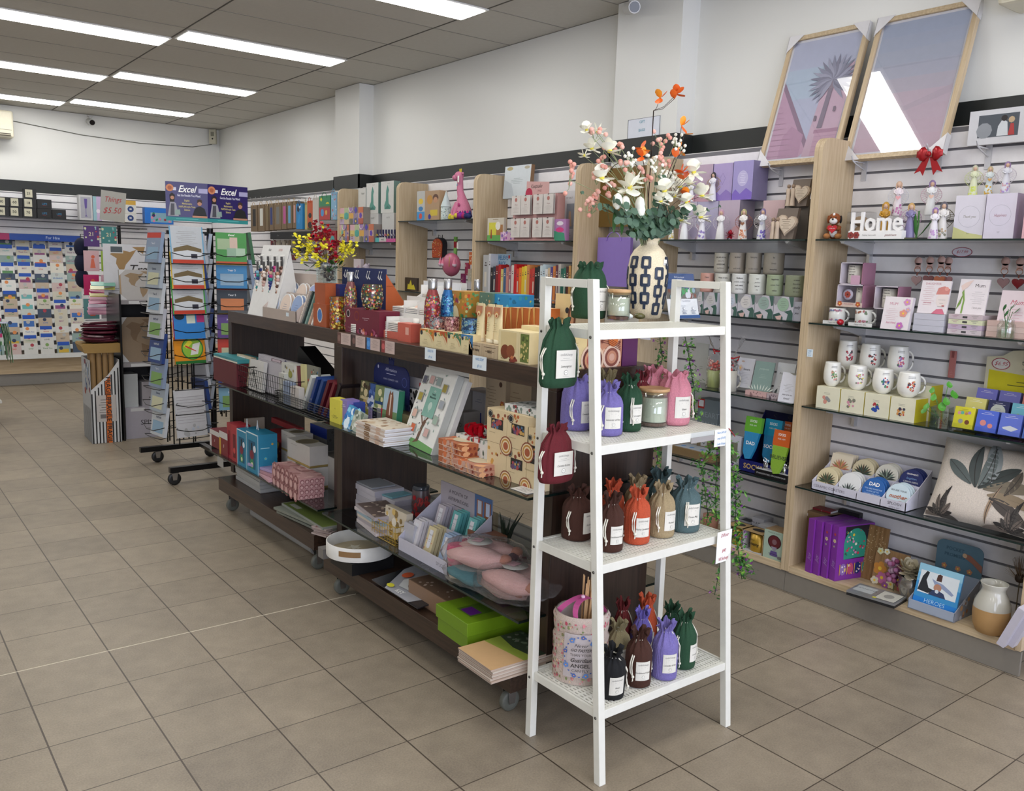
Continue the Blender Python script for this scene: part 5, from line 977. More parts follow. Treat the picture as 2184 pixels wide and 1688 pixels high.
def badge():
  P=onz(*A7(640,930),GB0);g=thing('party_pack','black keyring party sheet with big 18 badge leaning over the base edge','party pack',(XG+.0,yat(A7(700,0)[0],XG,GB0),GB0+.02),WF,rx=-84)
  b=MB();b.box(-.17,.19,-.0,.004,-.03,.27,C('26262a',.2));f=Face(b,(-.17,0,-.03),(1,0,0),(0,0,1),.36,.30);gg=RR(6)
  f.poly([(0,1),(.45,1),(.7,.5),(.95,.4),(.8,0),(.3,0),(.02,.5)],C('a8a8ae'))
  for i in range(12): x,y=gg.uniform(.06,.9),gg.uniform(.45,.95);f.disc(x,y,.045,C('26262a'),14);f.disc(x,y,.032,C('c8c8cc'),12);f.rect(x+.03,y-.08,x+.045,y,C('26262a'))
  f.disc(.32,.8,.07,C('3a8a9a'),14);f.disc(.22,.42,.07,C('d8623a'),14);f.disc(.85,.55,.08,C('7ab05a'),14);f.disc(.55,.9,.06,C('8a5a9a'),14)
  f.poly([(.3,.3),(.42,.62),(.6,.6),(.9,.5),(.95,.3),(.7,.18),(.4,.15)],C('d8d8d6'));f.disc(.62,.36,.2,C('3a3a3c'),24,.17);f.disc(.62,.36,.19,C('c8ccc8'),24,.16);f.text(.62,.36,.2,'18',C('3a3a3c'),False,False,1,180);f.text(.62,.36,.17,'18',C('c8ccc8'),False,False,1,180)
  f.disc(.32,.08,.06,C('e0d83a'),16,.045);f.text(.55,.06,.1,'KEY',PAPER,True);b.build('sheet',g)
badge()
P=onz(*A7(810,990),GB0)
m,w=spanW(A7(793,0)[0],A7(1000,0)[0],XG+.02,GB0);pk('keepsake_box','kraft brown box with white floral lid print beside the green box','box',(XG+.02,m-.03,GB0),WF,w*1.5,.22,.075,'8a6e58',(('r',0,.02,1,.04,C('6a5240')),),tp=(('r',.02,.02,.98,.98,C('6e5644')),('s',26,.02,['d8c8b8','b8a494'],3),('t',.5,.5,.12,'kind',C('1e1a18'),True,True)))
def greenbox():
  P0=onz(*A7(1005,1190),GB0);P1=onz(*A7(1232,1352),GB0);w=(P1-P0).length*1.02;c=(P0+P1)/2;rz=math.degrees(math.atan2(P1.y-P0.y,P1.x-P0.x));h=(onx(*A7(985,965),P0.x).z-GB0)*.97;gm=C('6a8c16',.4);g=thing('green_gift_box','lime green lidded gift box with purple inset on its lid','box',(c.x,c.y,GB0),rz);d=.30
  b=MB();b.box(-w/2,w/2,0,d,0,h*.62,gm);b.build('base',g,bevel=.002)
  b=MB();b.box(-w/2-.006,w/2+.006,-.006,d+.006,h*.52,h,gm);f=Face(b,(-w/2,0,h),(1,0,0),(0,1,0),w,d);f.poly([(.35,.12),(.8,.12),(.8,.5),(.35,.5)],C('4a6a10'));f.rect(.42,.14,.75,.3,C('5a1a7a'));f.rect(.4,.6,.75,.72,C('5a1a6a'));b.build('lid',g,bevel=.002)
greenbox()
P0=onz(*A7(1160,1440),GB0);P1=onz(*A7(1420,1625),GB0);stack(8,.006,((P0.x+P1.x)/2,(P0.y+P1.y)/2,GB0+.0005),math.degrees(math.atan2(P1.y-P0.y,P1.x-P0.x)),(P1-P0).length,.26,['c8bcae','b8a494'],'calendar','landscape photo calendar, {} of the pile on the near end of the base board','calendar','calendars on the base board',.005,ops=(('r',0,.3,1,.7,C('8a7a70')),),tp=(('r',0,0,1,1,C('c8a274')),('p',((0,.4),(1,.5),(1,.68),(.5,.62),(0,.7)),C('8a9a3a')),('p',((0,.66),(.5,.6),(1,.66),(1,1),(0,1)),C('2e3a28')),('s',30,.04,['5a6a54','3a4a34','6a6a60'],4,.03,.72,.97,.97)),seed=6,jr=1.2)
# ================= far gondola shelves =================
F1=.7655;XF=.70
wirebasket('left black wire basket of cream and white document boxes',180,345,XF+.02,F1,A4,.2,.13,'1a1a1a',.03,taper=.12)
wirebasket('larger black wire basket holding white boxed stationery',345,740,XF+.01,F1,A4,.16,.13,'1a1a1a',.03,taper=.12)
wirebasket('long low black wire basket of notebooks and blue folders',570,1060,XF-.005,F1,A4,.13,.06,'161616',.012)
bi(A4,60,255,290,XF+.015,F1+.0,.18,'5e1a24','document_case','maroon case in clear film under the teal folder','case',H=.13)
bi(A4,60,260,276,XF+.02,F1+.133,.16,'3a8a90','folder','teal folder lying on top of the maroon case','folder',(('r',0,0,1,.4,C('d8d0c0')),),H=.022)
bi(A4,228,345,212,XF+.07,F1+.006,.03,'c4b59a','document_box','cream document box standing in the left wire basket','box',(('r',.15,.85,.6,.95,C('dcd8d0')),('s',30,.05,['1e1e1e','3a3a3a'],4,.2,.0,.9,.3)),lean=8,ry=0)
bi(A4,345,460,255,XF+.05,F1+.006,.02,'c8c6c2','document_box','white box at the left inside the larger wire basket','box',lean=6)
bi(A4,412,745,212,XF+.08,F1+.006,.03,'aeaab0','picture_frame_box','large white packaged frame with barcode standing in the wire basket','box',(('r',0,.86,1,.87,C('8a868c')),('r',.35,.89,.6,.97,C('4a2a34')),('r',.37,.9,.58,.96,C('b8a8b0')),('d',.7,.93,.03,C('3a3a5a'),10),('r',.82,.89,.93,.97,C('6a666c')),('l',.1,.95,.15,3,.025,C('8a868c'),.006)),lean=5)
bi(A4,628,735,285,XF+.05,F1+.004,.05,'c4c4bc','notebook','white bird print notebook with olive spine in the low wire basket','notebook',(('s',18,.07,['4a5a4a','8a7a3a','6a6a6a'],5),('d',.7,.75,.15,C('8a8a3a'),12,.1)))
bi(A4,735,795,310,XF+.06,F1+.004,.012,'6a2430','notebook','dark red edged notebook next to the bird print one','notebook',(('r',.0,0,.6,1,C('c8b8a0')),),ry=-6)
bi(A4,795,832,300,XF+.06,F1+.004,.012,'c8c08a','notebook','cream notebook between the red one and the floral one','notebook',ry=-4)
bi(A4,832,935,305,XF+.07,F1+.004,.012,'7a7a6e','notebook','floral print notebook standing at the right of the low basket','notebook',(('s',40,.06,['3a4a3a','a85a4a','c8c0a0','4a6a8a'],6),))
bi(A4,640,700,440,XF+.015,F1+.004,.03,'8a98b0','card_box','small blue-grey card box in the front of the low basket','box');bi(A4,700,770,480,XF+.015,F1+.004,.03,'c0bab4','card_box','small white card box in the front of the low basket','box')
bi(A4,605,650,370,XF+.03,F1+.004,.03,'c0c0b8','notebook','thin white sprig-print notebook at the left of the low basket','notebook',(('s',10,.1,['5a6a5a'],2),))
for k,(c,n_) in enumerate((('c8ccc8','white spine'),('1e3a78','royal blue'),('24447e','mid blue'),('5a1420','maroon'),('6a2028','dark red'),('1a1216','black'))):
  x=760+k*45;y=yat(A4(x+40,0)[0],XF+.03,F1);pk('lever_folder',f'{n_} hardcover folder leaning right in the low basket','folder',(XF+.035,y+.012,F1+.006),WF,.022,.1,.20,c,(('d',.5,.35,.25,C('8a8a9a'),12),) if k<2 else (),ry=32,group=None)
def holder():
  X=.93;m,w=spanW(A4(760,0)[0],A4(1000,0)[0],X,F1);g=[(-w/2,0),(w/2,0),(w/2,.12),(-w/2+.03,.26),(-w/2,.24)];b=MB();b.prism(g,.09,C('08080a',.5));put(b,'magazine_file','black slanted magazine file behind the wire baskets','file',(X,m,F1),WF)
holder()
bi(A4,955,1080,635,XF+.04,F1,.07,'1a2e8a','blue_tray','small royal blue plastic tray at the near end of the far shelf','tray',H=.04)
F2_=.3355
for nm,a,c,t,X,col,acc in (('red and white gift box with script B, leftmost',30,110,835,XF+.03,'6e1a22','d8d0cc'),('red and gold gift box with white top',110,180,850,XF+.0,'7a1e28','c8a03a')):
  bi(A4,a,c,t,X,F2_,.1,col,'gift_carton',nm+' on the lower far shelf','box',(('r',0,.72,1,1,C('c8c4c0')),('t',.5,.4,.2,'B',C('d8c8c8'),False,True),('r',.0,.0,.2,.7,C(acc))))
bi(A4,176,212,785,XF+.005,F2_,.08,'a02a34','gift_carton','narrow red carton with white edges beside the blue cartons','box',(('r',.3,.1,.7,.8,C('7a1a24')),));bi(A4,212,258,800,XF+.0,F2_,.08,'a83038','gift_carton','second narrow red carton with bottle picture','box',(('r',.25,.1,.75,.75,C('6a1620')),('d',.5,.3,.2,C('c84a4a'),12)))
for k,(a,c) in enumerate(((258,335),(335,430))):
  bi(A4,a,c,835+k*18,XF-.005-.005*k,F2_,.11,'2a84a6','drink_carton',f'turquoise gift carton with cocktail bottle window, {("left","right")[k]} one with white ribbon handle','box',(('r',.02,.97,.98,1,C('d8e4e8')),('r',0,0,.04,1,C('b8d0d8')),('r',.2,.1,.8,.8,C('1a5a7a')),('r',.44,.55,.56,.75,C('14202a')),('d',.5,.45,.18,C('7a2a3a'),14,.12),('d',.5,.22,.17,C('3a8a5a'),12),('d',.52,.2,.09,C('d8d0b0'),8),('d',.75,.62,.12,C('d8e0e8'),12)),side=(('r',0,0,.03,1,C('b8d0d8')),('r',.15,.65,.6,.67,C('a8d8e0')),('d',.75,.75,.06,C('c8a04a'),8),('f',.4,.4,.08,C('5ab8c8')),('f',.5,.15,.07,C('c8a04a'))))
  y=yat(A4((a+c)/2+30,0)[0],XF+.04,F2_+.16);b=MB();b.tube([(0,-.012,0),(-.004,-.012,.035),(0,0,.05),(.004,.012,.035),(0,.014,0)],.003,C('c8ccd0',.3),5);put(b,'ribbon_handle',f'white ribbon loop on the {("left","right")[k]} turquoise carton','ribbon',(XF+.05,y,onx(*A4(a,835+k*18),XF-.005-.005*k).z))
bi(A4,205,330,705,XF+.16,F2_,.12,'aea294','candle_carton','tall beige carton with round lid hole behind the red cartons','box',tp=(('d',.5,.5,.2,C('5a4a3a'),16),))
for k,(a,c,X) in enumerate(((625,745,XF+.16),(675,862,XF+.1))):
  for j in range(2):
    bi(A4,a,c,0,X,F2_+j*.112,.1,'bdb9b2','candle_carton',f'white candle carton with gold band, {("lower","upper")[j]} of the {("rear","front")[k]} pair','box',(('r',0,0,1,.1,C('a08a4a')),('l',.3,.8,.3,1,.1,C('9a968e'),.02)),side=(('r',0,0,1,.1,C('8a7640')),),tp=(('d',.5,.5,.22,C('8a8060'),16),('d',.5,.5,.18,C('6a6048'),16)),H=.11)
bi(A4,535,630,840,XF+.2,F2_,.15,'6a1a20','red_carton','red patterned carton behind the turquoise boxes','box',(('s',24,.07,['c8a03a','8a2a2a','3a3a2a'],5),('r',0,.7,1,.8,C('a02a30'))))
bi(A4,540,770,825,XF+.24,F2_+.2,.03,'8a2028','red_flat_box','long red flat box lying at the back','box',H=.03)
bi(A4,865,1005,790,1.05,F2_,.1,'8a8886','reading_glasses_box','reading glasses counter box with blue top','box',(('r',0,.75,1,1,C('1c3a9a')),('t',.5,.55,.1,'READING',C('2a2a2a'),True),('t',.5,.42,.1,'GLASSES',C('2a2a2a'),True),('r',.1,.2,.9,.32,C('1e1e20')),('t',.5,.26,.07,'with case',PAPER)),side=(('r',0,0,1,1,C('3a3c3e')),('s',20,.08,['26282a'],2)))
bi(A4,940,1075,1035,XF+.2,F2_,.12,'b4b0aa','white_carton','white marble-look open carton at the near end of the lower far shelf','box',tp=(('r',.05,.05,.95,.95,C('5a5450')),))
m,w=spanW(A4(325,0)[0],A4(560,0)[0],XF-.01,F2_)
for k,(c,n_) in enumerate((('c8a0a8','pink'),('b08890','dusky pink'),('a898c0','lilac spiral'))): pk('notebook',f'{n_} notebook, {("bottom","middle","top")[k]} of the small loose pile on the lower far shelf','notebook',(XF-.005+k*.006,m-.01*k,F2_+.001+k*.016),WF+(-6,4,10)[k],w*.8,.14,.014,c,tp=(('s',8,.03,['e0d8e8','8a9a6a'],k),))
for k in range(4):
  m,w=spanW(A4(512,0)[0],A4(800,0)[0],XF-.015,F2_+k*.0);pk('pink_pattern_box',f'pink scallop-pattern tissue-sized box, {rip(3-k)} of the pile of four','box',(XF-.015+(.002*(k%2)),m-.002*k,F2_+.0005+k*.0262),WF-4,w*.92,.13,.0255,'bf908e',[('d',.1+.16*i,.45,.075,C('8e5a5c'),10) for i in range(6)]+[('d',.1+.16*i,.4,.05,C('d0a8a4'),10) for i in range(6)],side=[('d',.12+.19*i,.45,.085,C('8e5a5c'),10) for i in range(5)]+[('d',.12+.19*i,.4,.055,C('d0a8a4'),10) for i in range(5)],tp=(('s',30,.05,['d0a8a4','a87674'],3),('t',.5,.5,.2,'beautiful',C('8e4a54'),False,True)) if k==3 else (),group='pink pattern boxes')
b=MB();b.box(-.05,.05,0,.001,-.07,0,C('a8a6a2'));put(b,'paper_ticket','pale paper ticket hanging under the lower far shelf','ticket',(XF-.0,yat(A4(115,0)[0],XF,F2_),F2_-.01),WF)
FB=.201
m,w=spanW(A4(180,0)[0],A4(440,0)[0],XF+.02,FB);stack(5,.021,(XF+.05,m,FB+.0005),WF,w*.8,.17,['b0b0ae','a8a8a6'],'white_book_box','white boxed book, {} of the pile on the far base board','book','white boxed books',.004,side=(('r',0,.1,1,.2,C('8a8a88')),),seed=3)
m,w=spanW(A4(640,0)[0],A4(1060,0)[0],XF+.03,FB);stack(4,.012,(XF+.0,m,FB+.0005),WF+3,w*.85,.2,['7a7e74','8e928a'],'wrapped_pad','film wrapped green desk pad, {} of the pile on the far base board','notebook','film wrapped pads',.01,tp=(('r',.02,.02,.98,.6,C('6a7a3a')),('r',.02,.6,.98,.98,C('7a7e78')),('r',.1,.1,.3,.25,C('a8aaa0'))),seed=5,jr=5)
m,w=spanW(A4(830,0)[0],A4(1040,0)[0],XF-.0,FB);stack(5,.008,(XF+.0,m-.02,FB+.0005),WF+25,.10,.09,['b0a09c','988884'],'card_bundle','small pink print card, {} of the loose pile on the far base board','card','pink print cards',.008,tp=(('s',16,.09,['a86a70','8a5a5c'],3),),seed=8,jr=9)
def roll():
  p0=onz(*A4(375,1520),.04);p1=onz(*A4(880,1830),.04);b=MB();d=p1-p0
  for s,q,r in ((0,0,.03),(.012,.02,.022)): b.tube([Vector((s,0,q)),d+Vector((s,0,q))],r,C('a2a2a0',.5),12)
  b.tube([d*1.001,d*1.004],.02,C('3a3a3a'),10);put(b,'newspaper_roll','long rolled white paper bundle tucked on the floor under the far gondola','paper roll',(p0.x+.02,p0.y,.032))
roll()
# ================= right wall goods =================
S0,S1,S2,S3=ZS
Sg=S0+.0005
def angel(label,vw,xc,top,X,z,dress,hair,wing=None,accent=(),name='angel_figurine',cat='figurine',heart=None,sc=1,group=None,rz=-62):
  y=yat(vw(xc,0)[0],X,z+.05);H=onx(*vw(xc,top),X).z-z;g=thing(name,label,cat,(X,y,z+.0003),rz,group);s=H/.2
  b=MB();b.lathe([(.029*s,0),(.03*s,.003*s),(.026*s,.04*s),(.019*s,.09*s),(.0155*s,.108*s),(.019*s,.13*s),(.021*s,.142*s),(.013*s,.154*s),(.006*s,.158*s)],C(dress,.3),18,1,.75)
  for q in (-1,1): b.tube([(q*.019*s,-.002,.145*s),(q*.022*s,-.014*s,.128*s),(q*.006*s,-.022*s,.118*s)],.0058*s,C(dress,.3),7)
  gg=RR(int(xc))
  for i in range(16 if accent else 0):
    a=gg.uniform(-2.6,-.5);zz=gg.uniform(.005,.06)*s;r=.0292*s*(1-zz/(.25*s))+.0006;b.add([(r*cos(a)-.0065*s*sin(a)*cos(q),.75*r*sin(a)+.0065*s*cos(a)*cos(q)-.0008,zz+.0065*s*sin(q)) for q in (0,1,2,3.1,4,5)],[(0,1,2,3,4,5)],C(gg.choice(accent),.4))
  b.build('dress',g)
  b=MB();b.sph((0,0,.174*s),.0145*s,C('c9a58c',.4),14,.85,.9,1.1);b.tube([(0,0,.152*s),(0,0,.166*s)],.0055*s,C('c9a58c',.4),8);
  b.build('head',g)
  b=MB();b.sph((0,.003*s,.178*s),.0165*s,C(hair,.4),12,.95,.9,1.05);
  for q in (-1,1): b.tube([(q*.012*s,.0,.182*s),(q*.0145*s,-.002*s,.168*s),(q*.012*s,.002*s,.15*s)],.0055*s,C(hair,.4),6,.003*s)
  b.build('hair',g)
  if wing:
    wm=C(wing,.35)
    for q in (-1,1):
      b=MB();P=[(q*(.008+.05*sin(t*pi)**.8*(1.1-.35*t))*s,.016*s,(.165-.115*t)*s) for t in [i/10 for i in range(11)]]
      b.tube(P,.0018*s,wm,5);
      for i in range(2,10): b.tube([P[i],(q*.008*s,.016*s,(.15-.06*i/10)*s)],.001*s,wm,4)
      for i in range(2,9): b.tube([Vector(P[i])*.55+Vector((q*.003,.007*s,.06*s)),Vector(P[i+1])*.6+Vector((q*.003,.0064*s,.054*s))],.001*s,wm,4)
      b.build('wing',g,label='openwork wing')
  if heart:
    b=MB();b.prism(heartpts(.017*s),.004*s,C(heart,.35),MT((0,-.034*s,.1*s)));b.build('heart',g)
  return g
def heartpts(r): return [(r*1.0*(.76*sin(t)**3),r*(.62*cos(t)-.24*cos(2*t)-.1*cos(3*t)-.04*cos(4*t))) for t in [2*pi*i/24 for i in range(24)]]
def mug(label,vw,x0,x1,base,top,X,z,ops,seed,round_=True,group=None,col='e6e4dc',hand=True,name='mug'):
  xb=x0+(x1-x0)*.37 if hand else (x0+x1)/2;wpx=(x1-x0)*(.76 if hand else 1);P=Vector((X,yat(vw(xb,0)[0],X,z+.03),z));d=(P-CP).dot(fw);r=wpx*vw.o[2]*d/F/2;H=onx(*vw(xb,top),X).z-z;g=thing(name,label,'mug',tuple(P+Vector((.0,0,.0004))),-38,group);c=C(col,.22)
  pr=[(.45,0),(.5,.02),(.8,.12),(.97,.3),(1,.5),(.96,.75),(.88,.95),(.87,1)] if round_ else [(.9,0),(.98,.03),(1,.1),(1,1)]
  b=MB();b.lathe([(a*r,t*H) for a,t in pr]+[(pr[-1][0]*r*.93,H),(pr[-1][0]*r*.9,H*.6),(.001,H*.2)],c,26,cap=(True,False));
  if ops:
    gg=RR(seed)
    def rad(t):
      for (a,t0),(b_,t1) in zip(pr,pr[1:]):
        if t0<=t<=t1: return a+(b_-a)*(t-t0)/(t1-t0)
      return 1
    for k in range(26):
      a=-pi/2-.15+gg.uniform(-.32,.32);t=gg.uniform(.28,.66);rr=rad(t)*r+.0006;s=gg.uniform(.002,.0055)
      b.add([(rr*cos(a)-s*sin(a)*cos(q),rr*sin(a)+s*cos(a)*cos(q),t*H+s*sin(q)) for q in (0,1,2,3.1,4,5)],[(0,1,2,3,4,5)],C(gg.choice(ops),.4))
    for i in range(2):
      t=.84-i*.05;rr=rad(t)*r+.0006;a0=-pi/2-.15
      for k in range(5): a=a0-.35+.14*k;a2=a+.12;b.add([(rr*cos(a),rr*sin(a),t*H),(rr*cos(a2),rr*sin(a2),t*H),(rr*cos(a2),rr*sin(a2),t*H+.0018),(rr*cos(a),rr*sin(a),t*H+.0018)],[(0,1,2,3)],C('4a4a4a'))
  b.build('body',g)
  if hand:
    b=MB();b.tube([(r*(.9+.62*sin(t)),0,H*(.5-.33*cos(t))) for t in [i*pi/9 for i in range(10)]],.0048,c,8);b.build('handle',g)
  return g
# --- rightmost bay, top shelf ---
def plushdog():
  X=2.50;y=yat(B6(240,0)[0],X,Sg);g=thing('plush_dog','brown and white plush puppy holding a red heart on the top shelf','plush toy',(X,y,Sg),WF+20);br=C('8a4a22',.9,0,'cloth');wt=C('e6e2de',.9,0,'cloth');tn=C('a06a3a',.9)
  b=MB();b.sph((0,.012,.035),.03,br,14,1,.9,1.15);b.sph((0,-.008,.035),.02,wt,12,.9,.8,1.3);b.sph((0,-.004,.09),.027,br,16,1,.95,.95);b.sph((0,-.022,.08),.0165,wt,12,1.05,.9,.85);b.sph((.0,-.018,.103),.0095,wt,10,.7,.8,1.4);b.sph((0,-.0385,.087),.0045,BLACK,8);b.sph((-.011,-.028,.096),.003,BLACK,6);b.sph((.011,-.028,.096),.003,BLACK,6)
  for s in (-1,1): b.sph((s*.024,-.018,.014),.0155,tn,10,1,1.3,.85);b.tube([(s*.024,.0,.055),(s*.022,-.018,.045),(s*.008,-.028,.046)],.008,br,8)
  b.build('body',g)
  for s in (-1,1): b=MB();b.sph((s*.026,0,.088),.012,C(('8a4a22','16100e')[s>0],.9),10,.5,.9,1.5);b.build('ear',g)
  b=MB();b.prism(heartpts(.027),.008,C('b01420',.7),MT((0,-.037,.046)));f=Face(b,(-.02,-.037,.035),(1,0,0),(0,0,1),.04,.02);f.text(.5,.6,.32,'I LOVE YOU',PAPER,False,False,.7);b.build('heart',g)
plushdog()
def plushbear():
  X=2.62;y=yat(B6(500,0)[0],X,Sg);g=thing('plush_dog','beige plush in a clear box behind the Home sign','plush toy',(X,y,Sg),WF+10);c=C('a58a6c',.9,0,'cloth');b=MB();b.sph((0,.0,.035),.03,c,12,1,.8,1.1);b.sph((0,-.008,.085),.03,c,14,1.1,.9,.75);b.sph((0,-.034,.082),.005,BLACK,6);b.build('body',g)
  b=MB();b.box(-.05,.05,-.04,.04,.002,.125,ACRY);b.build('clear_box',g)
plushbear()
def home():
  X=2.445;m,w=spanW(B6(390,0)[0],B6(908,0)[0],X,Sg);h=onx(*B6(420,565),X).z-Sg;g=thing('home_sign','white freestanding Home lettering on a base reading Gather here with grateful hearts','sign',(X,m,Sg),WF);wt=C('e8e6e4',.4)
  b=MB();vs,fs=textgeo('Home',True);k=h*.98;zz=[p.y for p in vs];z0,z1=min(zz),max(zz);xs=[p.x for p in vs];x0,x1=min(xs),max(xs);sx=w*.96/(x1-x0);sz=(h*.72)/(z1-z0);n=len(vs)
  fr_=[((p.x-(x0+x1)/2)*sx,0,h*.29+(p.y-z0)*sz) for p in vs];bk=[(x,.012,z) for x,_,z in fr_]
  ed={}
  for f in fs:
    for i in range(len(f)): e=(f[i],f[(i+1)%len(f)]);ed[e]=1
  sd=[(a,a+n,b_+n,b_) for a,b_ in ed if (b_,a) not in ed];b.add(fr_+bk,list(fs)+[tuple(i+n for i in f)[::-1] for f in fs]+sd,wt);b.build('letters',g,label='thick white Home letters')
  b=MB();b.box(-w/2,w/2,-.004,.03,0,h*.31,wt);f=Face(b,(-w/2,-.004,0),(1,0,0),(0,0,1),w,h*.31);f.text(.4,.45,.3,'Gather here with',C('8a8684'),False,False,.85);f.text(.8,.45,.36,'grateful hearts',C('7a3a34'),False,True,.7)
  for x in (.05,.16): f.flower(x,.45,.06,C('8a3430'),'5a2020',6)
  b.build('base',g)
home()
angel('small shiny gold figurine behind the letters of the Home sign',B6,735,450,2.58,Sg,'b8892c','b8892c',name='gold_figurine',rz=-70)
def fairy():
  g=angel('fairy figurine in lilac skirt beside a green tulip leaf',B6,985,460,2.50,Sg,'7a7298','b8945c','b890b0',name='fairy_figurine');b=MB();b.tube([(.028,-.01,0),(.032,-.012,.06),(.03,-.01,.115)],.004,C('3a6a2c'),6)
  for s in (-1,1): petal(b,Vector((.03,-.01,.005)),(s*.5+.3,-.1,1),.1,.03,C('3a7a2c'))
  b.lathe([(.038,0),(.034,.006)],C('4a4a30'),14);b.build('tulip_leaf',g)
fairy()
bi(B6,800,930,600,2.6,Sg,.08,ACRY,'acrylic_riser','clear acrylic riser under the pink heart angel','riser') ;bi(B6,1110,1240,590,2.6,Sg,.08,ACRY,'acrylic_riser','clear acrylic riser under the lilac haired angel','riser')
zr=onx(*B6(865,598),2.62).z;zr2=onx(*B6(1170,588),2.62).z
angel('white angel with pink heart, pink flowered skirt and lace wings',B6,868,250,2.62,zr,'dcd2d6','c8a890','d8d8e0',('c88ab4','b86aa0'),heart='d89a9c');angel('white angel with cream heart, lilac hair and pink lace wings',B6,1190,238,2.62,zr2,'dcdcdc','8a7298','c8a8b4',(),heart='d8b4a0')
angel('grey haired mother angel with dark wire wings beside the thank-you box',B6,1300,448,2.56,Sg,'d8d4d0','5a5660','6a604c',('b8a080','8a8a7a'));angel('lilac haired daughter figurine in front of the mother angel',B6,1222,505,2.50,Sg,'d8d4d8','8a6aa0',None,('b890c0','c8a8d0'),name='girl_figurine')
bi(B6,1395,1690,402,2.56,Sg,.1,'d4d0da','figurine_box','pale lilac Thank you gift box with yellow-green lower edge','box',(('p',((0,0),(1,0),(1,.1),(.5,.16),(0,.3)),C('c4c48a')),('o',.5,.52,.36,.006,C('8a8a94'),C('d4d0da')),('t',.5,.52,.085,'Thank you',C('7a7468'),False,True,.8),('t',.5,.14,.05,'YY',C('6a6a70'))))
bi(B6,1692,1990,385,2.55,Sg,.1,'d2ccda','figurine_box','pale lilac Happiness gift box with circle print','box',(('o',.5,.53,.36,.006,C('8a8a94'),C('d2ccda')),('t',.5,.53,.085,'Happiness',C('8a3a54'),False,True,.75),('t',.5,.16,.05,'YY',C('6a6a70'))),side=(('r',0,0,1,1,C('a89cb4')),))
bi(B6,2070,2230,400,2.52,Sg,.1,'d4a8b0','figurine_box','pink gift box at the right edge of the top shelf','box')
ztb=onx(*B6(1400,402),2.56).z
angel('pale angel with yellow-green wings and dress, on the thank-you box',B6,1610,95,2.60,ztb,'ccd0b0','b8b8a0','c4cc8a',('c0cc60','d0d870'));angel('small blonde figurine holding a gold heart, on the thank-you box',B6,1760,107,2.62,ztb+.004,'ccd4d4','b8a880','c8b8b8',('c8a040',),heart='b88a3a');angel('lilac haired angel with white lace wings, on the Happiness box',B6,1925,58,2.60,ztb+.006,'d0d0d8','8a7298','d0c8d4',('a08ac0','c8a0a8'))
# --- second shelf ---
def mugbox(x0,x1,t,z,lab,H=None,kind=0,X=2.50):
  m,w=spanW(B6(x0,0)[0],B6(x1,0)[0],X,z);h=H or onx(*B6(x0,t),X).z-z;g=thing('boxed_mug',lab,'mug box',(X,m,z),WF);c=C('c4bcc4',.5);b=MB()
  b.box(-w/2,-w/2+.004,0,.1,0,h,c);b.box(w/2-.004,w/2,0,.1,0,h,C('9a6c80'));b.box(-w/2,w/2,.096,.1,0,h,c);b.box(-w/2,w/2,0,.1,0,.004,c);b.box(-w/2,w/2,0,.1,h-.004,h,c);b.box(w/2-.0,w/2+.001,0,.1,0,h,C('9a6c80'))
  if kind==1: b.box(-w/2,w/2,-.001,0,0,h*.2,C('c8b4a8'));f=Face(b,(-w/2,-.001,0),(1,0,0),(0,0,1),w,h);f.flower(.15,.14,.09,C('b0583a'));f.flower(.85,.14,.09,C('b0583a'));f.text(.5,.13,.08,'MUG & COASTER SET',C('a03a4a'),False,False,.6)
  else: b.box(w*.0,w*.4,-.001,0,0,h*.42,C('c49cb0'))
  b.build('carton',g)
  for q in ((0,) if kind==0 else (0,1)):
    r=min(w*.3,.04) if kind==0 else w*.19;b=MB();x=(-w*.08 if kind==0 else w*.22)
    if q==0: b.lathe([(r*.9,.005),(r,.01),(r,h*.88),(r*.9,h*.88)],C('d4d0c4',.3),20,c=(x,.05,0));f=Face(b,(x-r*.7,.05-r-.0005,.03),(1,0,0),(0,0,1),r*1.4,h*.6);[f.text(.5,.85-.2*i,.12,t_,C('2a2a2a'),True) for i,t_ in enumerate(('mum my','I love you','to the moon','and back') if kind==0 else ('MU','M'))];b.build('mug',g)
    else: b.lathe([(.001,0),(r,0),(r,.005),(.001,.005)],C('c8c0d0'),20);b2_=[(v[0]-w*.22,.03+v[2],h*.55+v[1]) for v in b.v];b.v=b2_;f=Face(b,(-w*.22-r,.029,h*.55-r),(1,0,0),(0,0,1),2*r,2*r);f.flower(.5,.5,.3,C('a8483a'),'5a2a20',7);b.build('coaster',g)
  return g
h2=onx(*B6(300,895),2.5).z-onx(*B6(300,1145),2.5).z
zA=S1+.078;mugbox(268,520,1145,zA,'boxed mug and coaster set with orange flowers',H=.098,kind=1);zB=zA+.0985;mugbox(302,520,895,zB,'pink boxed mum mug on top of the mug and coaster set',H=.096);mugbox(632,862,1150,zA,'pink boxed mum mug right of the coaster set',H=.098)
